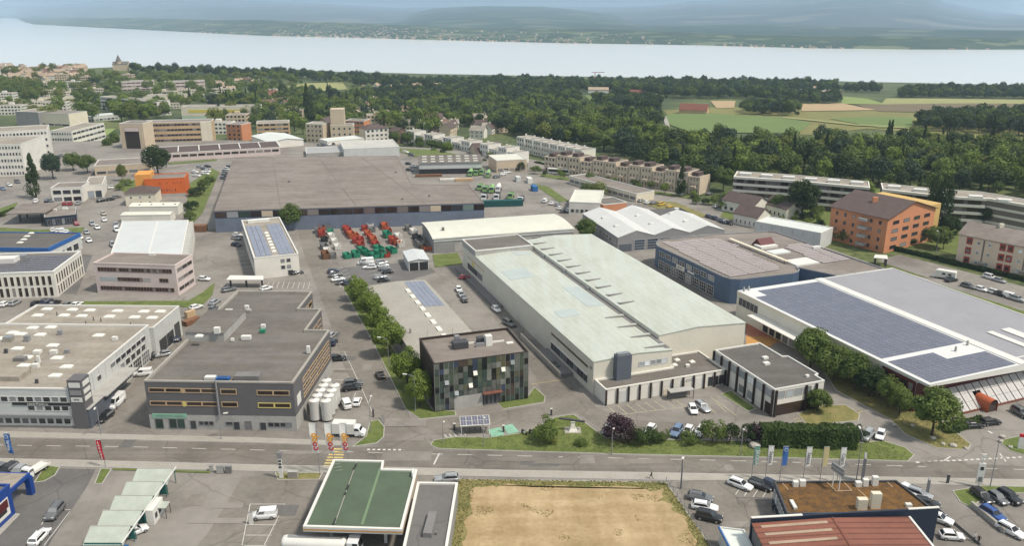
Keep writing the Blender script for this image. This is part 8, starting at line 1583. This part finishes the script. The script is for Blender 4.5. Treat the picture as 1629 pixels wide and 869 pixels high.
def crown_mesh(name,m,seed,clumps=34,leaves=95,rx=1.0,rz=1.0,z0=0.0,leaf=0.16,shape='ball',clump_r=0.36):
 """a crown about 1 wide and 1 high: leafy clumps spread through a lumpy volume, each a shell of small leaf faces"""
 rr = random.Random(seed); b = MB()
 for c in range(clumps):
  while True:
   x,y,z = rr.uniform(-1,1),rr.uniform(-1,1),rr.uniform(-1,1); d = math.sqrt(x * x + y * y + z * z)
   if shape != 'cone' and (d > 1 or d < 0.35): continue
   if shape == 'cone':
    k = (1 - z) / 2; q = (0.06 + k * 0.8) * math.sqrt(rr.random()); p = rr.uniform(0,6.283); x,y = q * math.cos(p),q * math.sin(p)
   if shape == 'dome' and z < -0.55: continue
   break
  cr = clump_r * rr.uniform(0.65,1.15) * (1 if shape != 'cone' else 0.35 + 0.65 * (1 - z) / 2)
  s = (1 - cr * 0.72); cx,cy,cz = x * s,y * s,z * s
  for i in range(leaves):
   t = rr.uniform(-1,1); p = rr.uniform(0,2 * math.pi); q = math.sqrt(1 - t * t)
   n = Vector((q * math.cos(p),q * math.sin(p),t))
   if n.dot(Vector((cx,cy,cz))) < -0.25 and rr.random() < 0.8: continue
   pos = Vector((cx,cy,cz)) + n * cr * rr.uniform(0.72,1.05)
   nn = (n + Vector((rr.uniform(-1,1),rr.uniform(-1,1),rr.uniform(-0.6,1.0))) * 0.55).normalized()
   u = nn.cross(Vector((rr.uniform(-1,1),rr.uniform(-1,1),rr.uniform(-1,1)))).normalized(); v = nn.cross(u); sz = leaf * rr.uniform(0.6,1.25)
   P = [pos - u * sz * 0.5,pos + v * sz * 0.33,pos + u * sz * 0.5,pos - v * sz * 0.33]
   b.add([(w.x * rx,w.y * rx,(w.z + 1) / 2 * rz + z0) for w in P],[(0,1,2,3)])
 return b.mesh(name,m)
def trunk_mesh(name,h=0.55,r=0.045,seed=1,limbs=5):
 rr = random.Random(seed); b = MB(); b.tube((0,0,-0.02),(0,0,h * 0.6),r,r * 0.75,7); b.tube((0,0,h * 0.58),(0.02,0.01,h * 1.35),r * 0.75,r * 0.25,6)
 for i in range(limbs):
  a = 2 * math.pi * i / limbs + rr.uniform(-0.4,0.4); z = h * rr.uniform(0.55,0.9)
  b.tube((0,0,z),(math.cos(a) * 0.26,math.sin(a) * 0.26,z + rr.uniform(0.15,0.3)),r * 0.4,r * 0.15,5)
 return b.mesh(name,M_('bark'))
# prototypes, 1 m tall and 1 m wide; a tree is scaled to its own width and height
PROTO = {}
def proto(kind,variant):
 key = (kind,variant)
 if key in PROTO: return PROTO[key]
 sd = hash(kind) % 1000 if False else sum(map(ord,kind)) + variant * 17
 if kind.startswith('conifer'): c = crown_mesh('crown',M_('leaf_dark'),sd,70,60,0.5,0.95,0.06,0.11,'cone',0.3); t = trunk_mesh('trunk',0.3,0.03,sd,0)
 elif kind.startswith('poplar'): c = crown_mesh('crown',M_('leaf_dark'),sd,44,70,0.5,0.92,0.08,0.12,'ball',0.3); t = trunk_mesh('trunk',0.25,0.03,sd,3)
 elif kind.startswith('bush'): c = crown_mesh('crown',M_('leaf_' + kind.split('_')[1]),sd,26,110,0.5,1.0,0.0,0.13,'dome',0.38); t = trunk_mesh('trunk',0.35,0.03,sd,4)
 elif kind.startswith('far'): c = crown_mesh('crown',M_('leaf_' + kind.split('_')[1]),sd,24,46,0.5,0.84,0.14,0.2,'dome',0.42); t = trunk_mesh('trunk',0.35,0.035,sd,3)
 else: c = crown_mesh('crown',M_('leaf_' + kind),sd,54,130,0.5,0.86,0.13,0.12,'dome',0.36); t = trunk_mesh('trunk',0.4,0.03,sd,5)
 PROTO[key] = (c,t); return PROTO[key]
TRND = random.Random(11)
def tree_at(x,y,z,kind,h,w,label,group=None,cat='tree',name=None):
 c,t = proto(kind,TRND.randrange(3 if not kind.startswith('far') else 4))
 nm = name or {'conifer': 'conifer_tree','poplar': 'poplar_tree','bush': 'shrub'}.get(kind.split('_')[0],'tree')
 o = thing(nm,label,cat,(x,y,z),TRND.uniform(0,6.28),group); o.scale = (w * TRND.uniform(0.93,1.07),w * TRND.uniform(0.93,1.07),h)
 put('trunk',t,o); put('crown',c,o)
 return o
def tree(px,py,kind,h,w,label,group=None,**k):
 """px, py: the foot of the tree"""
 p = GT(px,py); return tree_at(p.x,p.y,0 if p.y < 430 else p.z,kind,h,w,label,group,**k)
# --- row along the side road
row = [(568,478,8,7),(577,492,8.5,7.5),(590,512,9,8),(604,537,9.5,8),(620,568,10,8.5),(648,615,10,8),(668,648,9,7)]
for i,(x,y,h,w) in enumerate(row): tree(x,y,'bright',h,w,f'bright green roadside tree, {ords[i]} of the row counted from the far end','trees in a row along the side road')
# --- right-hand trees by the solar hall
tree(1288,588,'mid',11,10.5,'tall round dark green tree between grey annex roof and solar hall','trees beside the solar hall')
tree(1325,606,'mid',9.5,10,'bushy tree leaning into the tall round one beside the solar hall wall','trees beside the solar hall')
tree(1358,622,'mid',9.5,9,'third bushy tree along the solar hall wall counted from the annex','trees beside the solar hall')
tree(1382,632,'dark',8,7,'small dark tree pressed against red corner of the solar hall','trees beside the solar hall')
tree(1412,650,'mid',8,6,'slim loose tree at the kerb in front of the red glazing','trees beside the solar hall')
tree(1430,662,'mid',7,6,'small pale tree at the kerb, nearest to the round entrance tree','trees beside the solar hall')
tree(1482,694,'mid',11,10,'large round tree on the kerb island in front of slanted glass front','trees beside the solar hall')
tree(1300,655,'mid',5.5,6.5,'low round tree at the corner of white annex on stilts','trees beside the solar hall')
# --- shrubs on the front lawn
tree(868,704,'bush_mid',6,6.5,'rounded green bush beside the pale sculpture on the front lawn',cat='shrub')
tree(987,704,'bush_purple',6,8.5,'large dark purple leaved shrub on the front lawn',cat='shrub')
tree(1016,706,'bush_hedge',4,5,'green hedge bush touching the purple shrub',cat='shrub')
tree(1040,706,'bush_hedge',3.4,4.5,'low green bush in front of parked white car, second after the purple shrub',cat='shrub')
tree(1054,705,'bush_mid',3.2,3,'small green bush at the gap beside the parked blue car',cat='shrub')
tree(1096,706,'bush_mid',3.0,4.5,'low spreading bush in front of two parked white cars',cat='shrub')
tree(1133,705,'bush_mid',6,6,'tall leafy bush on lawn between parked cars and flags',cat='shrub')
tree(1161,705,'bush_dark',5,4,'narrow dark bush just right of the tall leafy one',cat='shrub')
tree(1188,706,'bush_dark',4.5,4,'dark bush beside the clipped hedge behind green flag',cat='shrub')
tree(1200,706,'bush_purple',5,3.5,'small purple bush where the clipped hedge begins',cat='shrub')
tree(925,709,'bush_mid',1.3,3.5,'very low shrub patch on the lawn below the sculpture',cat='shrub')
tree(880,708,'bush_yellow',1.4,2.2,'tiny pale shrub at the foot of the rounded lawn bush',cat='shrub')
tree(1366,706,'bush_blue',4.5,4,'bluish bush at the right end of clipped hedge',cat='shrub')
# clipped hedge: one block of leaves
def hedge(px0,py0,px1,py1,h,w,label,seed=3,m='leaf_hedge',cat='hedge',dens=110):
 a,c = GT(px0,py0),GT(px1,py1); z = 0 if a.y < 430 else min(a.z,c.z); a = a.to_2d(); c = c.to_2d(); d = (c - a); ln = d.length; ang = math.atan2(d.y,d.x); rr = random.Random(seed); b = MB()
 for i in range(int(ln * (h * 2 + w) * dens / 3)):
  s = rr.uniform(0,ln); f = rr.random() * (2 * h + w); bul = 0.18 * math.sin(s * 1.3 + seed) + 0.15 * math.sin(s * 0.5)
  if f < h: p = Vector((s,-w / 2 - bul,f)); n = Vector((0,-1,0.2))
  elif f < h + w: p = Vector((s,f - h - w / 2,h + bul * 0.8)); n = Vector((0,0,1))
  else: p = Vector((s,w / 2 + bul,f - h - w)); n = Vector((0,1,0.2))
  p += Vector((rr.gauss(0,0.08),rr.gauss(0,0.08),rr.gauss(0,0.08))); nn = (n + Vector((rr.uniform(-1,1),rr.uniform(-1,1),rr.uniform(-1,1))) * 0.7).normalized()
  u = nn.cross(Vector((rr.uniform(-1,1),rr.uniform(-1,1),rr.uniform(-1,1)))).normalized(); v = nn.cross(u); sz = rr.uniform(0.35,0.7)
  b.add([p - u * sz / 2,p + v * sz / 3,p + u * sz / 2,p - v * sz / 3],[(0,1,2,3)])
 o = thing('hedge',label,cat,(a.x,a.y,z),ang); b.build('foliage',M_(m),o)
 stem = MB().tube((0,0,-0.05),(0,0,h * 0.8),0.06,0.04,5).mesh('stem',M_('bark'))
 for i in range(int(ln / 2.5) + 1): put('stem',stem,o,(min(i * 2.5 + 0.5,ln),0,0))
 return o
hedge(1208,708,1358,711,4.2,3.2,'long clipped dark green hedge behind the row of flags')
hedge(1500,688,1565,672,1.0,2.5,'low clipped hedge along the foot of slanted glass front',5)
hedge(1180,412 - 8,1240,420 - 6,0.5,0.5,'thin low hedge beside the blue hall',6) if False else None
hedge(1408,395,1490,414,1.4,1.2,'dark hedge along the street below the salmon apartment block',7,'leaf_dark')
hedge(1494,416,1660,455,1.4,1.2,'dark hedge along the street below the cream apartment block',8,'leaf_dark')
hedge(738,242,812,262,1.5,1.6,'hedge line along lawn path by the white terraces',9) if False else None
hedge(852,262,905,272,2.0,2.0,'hedge between lawn and lorry yard near the terraces',10)
hedge(0,346,22,336,1.5,1.5,'dark clipped hedge beside the far filling station',12)
# --- midground trees
tree(464,366,'mid',11,10,'round tree in front of the blue wall of the big grey hall',None)
tree(932,384,'mid',9,9.5,'round tree between the cream roofed hall and grey gabled hall')
tree(252,280,'dark',17,15,'large dark tree in front of the brick office slab')
tree(58,316,'conifer',21,11,'tall dark conifer beside the white car showroom')
tree(85,285,'blue',14,10,'grey green tree behind the dark conifer'); tree(117,272,'mid',11,10,'mid green tree at the corner of the far street, left one of a pair'); tree(140,276,'mid',11,10,'mid green tree at the corner of the far street, right one of a pair')
tree(195,288,'yellow',9,5,'thin pale tree beside the orange building'); tree(202,296,'bush_bright',4,7,'bright green bushes left of the orange building',cat='shrub'); tree(190,303,'bush_bright',3.5,5,'low green bush in front of bright bushes by the orange building',cat='shrub')
tree(314,312,'bush_dark',5,9,'dark bush at the left edge of the big grey hall roof',cat='shrub'); tree(325,300,'bush_mid',5,7,'green bush beside the garden hedge right of the orange building',cat='shrub'); tree(305,335,'bush_dark',5,7,'dark bush along slope left of the big grey hall',cat='shrub'); tree(303,350,'bush_mid',4,6,'mid green bush lower on slope left of the big grey hall',cat='shrub'); tree(335,290,'bush_mid',4,6,'green bush at the car park edge above the big grey hall',cat='shrub')
tree(172,240,'mid',9,7,'small round tree left of the brick office tower'); tree(184,236,'mid',11,8,'taller round tree at the foot of the brick office tower')
tree(1275,347,'dark',17,15,'large dark round tree in front of the curved terrace flats'); tree(1478,368,'poplar',24,8,'tall poplar between the salmon block and curved flats, left of two'); tree(1494,370,'poplar',25,9,'tall poplar between the salmon block and curved flats, right of two')
tree(1240,342,'mid',9,9,'green tree left of the large dark round tree'); tree(1150,305,'mid',13,11,'green tree at the left end of the curved flats'); tree(1125,302,'dark',13,10,'dark tree at the right end of the beige terraces'); tree(1083,313,'conifer',15,9,'dark conifer in front of the beige terraces'); tree(1345,385,'bush_mid',6,9,'dense green bush beside the white office block',cat='shrub'); tree(1330,380,'bush_dark',6,7,'dark bush at the end of the white office block',cat='shrub')
for i,(x,y,k,h,w,l) in enumerate([(1425,390,'bush_bright',5,7,'bright round bush at the corner of the salmon block'),(1445,378,'dark',8,8,'dark garden tree right of the salmon block'),(1463,385,'blue',7,7,'grey green garden tree right of the salmon block'),(1490,395,'mid',9,10,'broad garden tree left of the cream block'),(1475,372,'mid',9,8,'garden tree at the foot of the poplars'),(1455,365,'mid',9,8,'garden tree left of the poplars'),(1510,378,'dark',9,8,'dark garden tree behind the cream block gable'),(1380,383,'bush_dark',3,5,'low dark bush below the salmon wall'),(1370,392,'bush_mid',2.5,5,'low shrub by the street below the salmon wall'),(1300,345,'bush_mid',5,8,'bush behind the white office block'),(1285,350,'bush_dark',4,7,'dark bush beside the bush behind white office block'),(1570,362,'dark',10,9,'dark tree behind the cream block roof, left one'),(1600,360,'mid',10,9,'tree behind the cream block roof, right one'),(1376,320,'bright',10,8,'bright green tree between the two curved flats'),(950,312,'bush_yellow',7,12,'yellowish spreading tree beside the long low garage roof'),(935,312,'bush_mid',7,9,'green spreading tree beside the long low garage roof'),(1108,325,'bush_mid',3.5,5,'round bush on the lawn by the parked cars'),(1122,326,'bush_dark',3.5,5,'second round bush on the lawn by the parked cars'),(742,268,'bush_mid',5,4,'bush beside the container yard')]):
 tree(x,y,k,h,w,l,cat='shrub' if k.startswith('bush') else 'tree')
for i,(x,h,w) in enumerate([(628,10,8),(648,11,9),(668,8,7),(686,8,7),(700,8,6)]): tree(x,230 + i * 3,'mid',h,w,f'round street tree in front of white terraces, {ords[i]} from the left','street trees along the white terraces')
tree(712,247,'bright',9,9,'round tree on the lawn behind the skylight hall'); tree(735,245,'bush_bright',6,7,'pale bush right of the round lawn tree',cat='shrub'); tree(645,240,'bush_mid',3.5,4,'tiny tree on the open lawn, left one'); tree(660,243,'bush_mid',3.5,4,'tiny tree on the open lawn, right one')
tree(491,196,'conifer',34,14,'tall black green cypress towering behind the cream flats')
# --- the wood and the trees of the town
def in_poly(p,poly):
 x,y = p; c = False; j = len(poly) - 1
 for i in range(len(poly)):
  xi,yi = poly[i]; xj,yj = poly[j]
  if (yi > y) != (yj > y) and x < (xj - xi) * (y - yi) / (yj - yi) + xi: c = not c
  j = i
 return c
def scatter(poly_px,spacing,seed):
 P = [GT(*p).to_2d() for p in poly_px]; x0 = min(p.x for p in P); x1 = max(p.x for p in P); y0 = min(p.y for p in P); y1 = max(p.y for p in P); rr = random.Random(seed); out = []
 y = y0
 while y < y1:
  x = x0 + rr.uniform(0,spacing)
  while x < x1:
   q = (x + rr.uniform(-0.4,0.4) * spacing,y + rr.uniform(-0.4,0.4) * spacing)
   if in_poly(q,P): out.append(q)
   x += spacing
  y += spacing * 0.9
 return out
FOREST = [
 ([(830,226),(930,232),(1000,258),(1060,278),(1130,292),(1180,296),(1260,296),(1400,300),(1629,318),(1760,340),(1760,262),(1629,250),(1500,236),(1380,238),(1290,239),(1180,237),(1100,234),(1040,226),(1000,204),(900,205),(840,204)],8.2,'w',1),
 ([(690,196),(760,204),(840,222),(900,222),(1000,218),(1045,210),(1050,196),(1000,190),(930,178),(860,168),(780,164),(700,166),(640,176)],8.6,'w',2),
 ([(690,168),(780,168),(860,168),(920,172),(920,152),(860,146),(740,146),(640,150),(560,158),(600,170)],10,'d',3),
 ([(1455,208),(1540,212),(1629,218),(1760,226),(1760,194),(1629,190),(1540,191),(1460,196)],8.0,'d',4),
 ([(940,170),(1045,182),(1052,168),(1000,160),(960,160)],9.5,'d',5),
 ([(800,146),(900,145),(1010,148),(1060,158),(1180,158),(1270,164),(1270,150),(1180,142),(1000,138),(800,138)],12,'d',6),
 ([(1180,182),(1268,186),(1272,176),(1182,174)],9.5,'d',7),
 ([(1270,166),(1335,166),(1335,158),(1270,157)],10,'d',8),
 ([(560,138),(700,142),(830,142),(960,140),(1090,142),(1200,146),(1330,148),(1330,141),(1100,136),(830,134),(560,130)],14,'d',9),
 ([(1340,148),(1400,148),(1400,143),(1340,143)],13,'d',10),
 ([(1430,157),(1500,156),(1629,158),(1760,160),(1760,148),(1629,146),(1500,147),(1430,148)],11,'d',11),
 ([(400,160),(470,168),(560,176),(640,178),(640,166),(560,158),(470,150),(400,146)],12,'m',12),
 ([(300,148),(420,150),(480,142),(480,128),(420,124),(300,126)],24,'y',13),
 ([(120,146),(180,150),(300,136),(300,124),(200,118),(130,124)],24,'y',14),
 ([(0,152),(60,158),(75,146),(60,138),(0,136)],13,'y',15),
 ([(120,168),(190,186),(250,190),(250,180),(190,170),(130,160)],12,'m',16),
 ([(190,196),(270,188),(270,182),(200,184)],10,'y',17),
 ([(300,168),(440,180),(520,200),(520,186),(440,168),(300,160)],19,'m',18),
 ([(0,200),(120,200),(190,190),(260,176),(340,176),(340,128),(190,122),(0,128)],30,'y',21),
 ([(345,205),(480,215),(600,205),(700,225),(700,190),(560,176),(345,160)],15,'m',22),
 ([(0,126),(130,128),(130,112),(0,112)],40,'y',23),
 ([(500,132),(560,134),(560,128),(500,127)],16,'m',19),
 ([(640,232),(820,264),(860,274),(1105,312),(1112,318),(860,282),(640,240)],8,'s',24),([(1120,330),(1200,345),(1320,380),(1320,360),(1250,335),(1150,318)],9,'s',25),([(1395,372),(1440,390),(1520,405),(1520,372),(1400,352)],8,'s',26),
 ([(208,118),(340,122),(560,130),(830,134),(1100,137),(1330,141),(1330,137),(1100,133),(830,130),(560,125),(340,117),(208,112)],15,'d',27),
 ([(340,126),(500,128),(500,122),(340,120)],18,'d',20),
]
KINDS = {'s': ['far_mid','far_bright','far_dark'],'w': ['far_mid'] * 5 + ['far_dark'] * 4 + ['far_blue'] * 2 + ['far_bright'] * 3 + ['far_yellow','conifer'],'d': ['far_dark','far_dark','far_blue','far_mid'],'m': ['far_mid','far_bright','far_bright','far_yellow','far_dark','far_mid','far_blue','conifer'],'y': ['far_bright','far_yellow','far_mid']}
cand = []; rr = random.Random(21)
for poly,sp_,kk,sd in FOREST:
 for (x,y) in scatter(poly,sp_,sd):
  z = terrain(x,y); kd = rr.choice(KINDS[kk]); w = min(sp_,9.0) * rr.choice([0.7,0.95,1.1,1.25,1.45,1.75]) * rr.uniform(0.9,1.1); h = min(w,13) * rr.uniform(0.95,1.45)
  if kk == 's': w = rr.uniform(3,6); h = w * rr.uniform(0.8,1.2)
  if kd == 'conifer': w *= 0.5; h *= 1.15
  if z < LAKE_Z + 2: continue
  u,v = proj(x,y,z + h)
  if u < -60 or u > 1690: continue
  cand.append((h * w / (y * y),x,y,z,kd,h,w,kk,u))
cand.sort(reverse=True)
LBL = {'s': ('small garden tree along the terraces and flats','small garden trees'),'w': ('broad leaved tree in the dense wood','trees of the big wood'),'d': ('dark tree in the wooded belts beyond the fields','dark trees beyond the fields'),'m': ('garden tree among the houses towards the lake','garden trees towards the lake'),'y': ('tree in the old part of town','pale town trees')}
HUE = {'far_mid': 'green','far_dark': 'dark green','far_bright': 'bright green','far_blue': 'grey green','far_yellow': 'yellowish','conifer': 'dark pointed'}
PLACE = [(250,'far left'),(480,'left of the cypress'),(640,'behind the white flats'),(830,'behind the white terraces'),(960,'left of the beige terraces'),(1120,'above the beige terraces'),(1280,'above the left curved flats'),(1400,'between the curved flats'),(1510,'above the poplars'),(9999,'at the right edge')]
cnt = {}
rest = []
for t in cand:
 k = t[7]
 if cnt.get(k,0) < {'w': 150,'m': 60,'d': 20,'y': 12,'s': 14}[k] and sum(cnt.values()) < 256:
  cnt[k] = cnt.get(k,0) + 1; l,g = LBL[k]; tree_at(t[1],t[2],t[3],t[4],t[5],t[6],HUE[t[4]] + ' ' + l + ', ' + next(w_ for lim,w_ in PLACE if t[8] < lim),g)
 else: rest.append(t)
# the rest of the wood reads as one mass: points that carry shared trees
pc = bpy.data.collections.new('wood_trees'); order = ['far_mid','far_dark','far_bright','far_blue','far_yellow','conifer']; pidx = {}
for k in order:
 for v in range(2):
  c,t = proto(k,v); nm = f'p{len(pidx):02d}'; ob = bpy.data.objects.new(nm,c); pc.objects.link(ob); pidx[(k,v)] = len(pidx)
me = bpy.data.meshes.new('distant_wood'); me.from_pydata([(t[1],t[2],t[3]) for t in rest],[],[])
at = me.attributes.new('tscale','FLOAT_VECTOR','POINT'); at.data.foreach_set('vector',[c for t in rest for c in (t[6],t[6],t[5])])
ai = me.attributes.new('tkind','INT','POINT'); ai.data.foreach_set('value',[pidx[(t[4],i % 2)] for i,t in enumerate(rest)])
ar = me.attributes.new('trot','FLOAT_VECTOR','POINT'); ar.data.foreach_set('vector',[c for t in rest for c in (0,0,rr.uniform(0,6.28))])
wood = struct(put('distant_wood',me),'stuff')
ng = bpy.data.node_groups.new('wood','GeometryNodeTree'); ng.interface.new_socket('Geometry',in_out='INPUT',socket_type='NodeSocketGeometry'); ng.interface.new_socket('Geometry',in_out='OUTPUT',socket_type='NodeSocketGeometry')
N = ng.nodes.new; gi = N('NodeGroupInput'); go = N('NodeGroupOutput'); ci = N('GeometryNodeCollectionInfo'); ci.inputs['Collection'].default_value = pc; ci.inputs['Separate Children'].default_value = True; ci.inputs['Reset Children'].default_value = True
ip = N('GeometryNodeInstanceOnPoints'); ip.inputs['Pick Instance'].default_value = True
na = []
for nm,ty in (('tscale','FLOAT_VECTOR'),('tkind','INT'),('trot','FLOAT_VECTOR')):
 a = N('GeometryNodeInputNamedAttribute'); a.data_type = ty; a.inputs['Name'].default_value = nm; na.append(a)
er = N('FunctionNodeEulerToRotation')
K = ng.links.new; K(gi.outputs[0],ip.inputs['Points']); K(ci.outputs[0],ip.inputs['Instance']); K(na[1].outputs[0],ip.inputs['Instance Index']); K(na[2].outputs[0],er.inputs[0]); K(er.outputs[0],ip.inputs['Rotation']); K(na[0].outputs[0],ip.inputs['Scale']); K(ip.outputs[0],go.inputs[0])
md = wood.modifiers.new('wood','NODES'); md.node_group = ng
# tufts and tall grass on the field and lawns: nobody could count them
tb = MB(); rr = random.Random(77)
def tufts(poly,n,lo,hi,inner=None,keep=0.0):
 P = [G(*q) for q in poly]; x0,x1 = min(q.x for q in P),max(q.x for q in P); y0,y1 = min(q.y for q in P),max(q.y for q in P); I = [(q.x,q.y) for q in (G(*w) for w in inner)] if inner else None; P = [(q.x,q.y) for q in P]; k = 0
 while k < n:
  k += 1; q = (rr.uniform(x0,x1),rr.uniform(y0,y1))
  if not in_poly(q,P): continue
  if I and in_poly(q,I) and mnoise.noise(Vector((q[0] * 0.25,q[1] * 0.25,0))) < 0.32 - keep: continue
  for j in range(2): a = rr.uniform(0,3.14); w = rr.uniform(0.1,0.22); h = rr.uniform(lo,hi); dx,dy = math.cos(a) * w,math.sin(a) * w; lx,ly = rr.uniform(-0.1,0.1),rr.uniform(-0.1,0.1); tb.add([(q[0] - dx,q[1] - dy,0.08),(q[0] + dx,q[1] + dy,0.08),(q[0] + dx * 0.4 + lx,q[1] + dy * 0.4 + ly,0.13 + h),(q[0] - dx * 0.4 + lx,q[1] - dy * 0.4 + ly,0.13 + h)],[(0,1,2,3)],rr.choice([0,1]))
FIELD = [(728,763),(1060,768),(1152,900),(705,890)]
tufts(FIELD,15000,0.02,0.09,edge,-0.12); tufts([(690,702),(828,692),(884,666),(913,662),(965,699),(1360,707),(1405,704),(1450,725),(1440,733),(860,719),(697,713)],9000,0.03,0.1); tufts([(1310,592),(1350,598),(1480,655),(1540,708),(1490,712),(1415,668)],3000,0.03,0.1); tufts([(545,458),(600,510),(688,652),(726,660),(668,666),(620,600),(565,495)],3000,0.04,0.14)
struct(tb.build('grass_tufts',[mat('tuft_green',(0.17,0.19,0.06),0.95,0.1,0.4),mat('tuft_dry',(0.3,0.25,0.11),0.95,0.1,0.4)]),'stuff')
# repairs in the tarmac
for i in range(34):
 if i < 16: px = rr.uniform(20,1600); a = G(px,lerp(interp(ROAD_TOP,px),interp(ROAD_BOT,px),rr.uniform(0.15,0.8)))
 else: a = G(*rr.choice([(rr.uniform(300,480),rr.uniform(770,860)),(rr.uniform(620,660),rr.uniform(650,700)),(rr.uniform(520,620),rr.uniform(480,640)),(rr.uniform(740,860),rr.uniform(480,600)),(rr.uniform(1150,1220),rr.uniform(790,850))]))
 w,d = rr.uniform(1,5),rr.uniform(0.6,2.2); sheet('tarmac_patch',[(a.x - w,a.y - d),(a.x + w,a.y - d * rr.uniform(0.8,1)),(a.x + w,a.y + d),(a.x - w,a.y + d)],0.03,rr.choice(['asphalt_dark','asphalt_worn','asphalt_pale']),True)
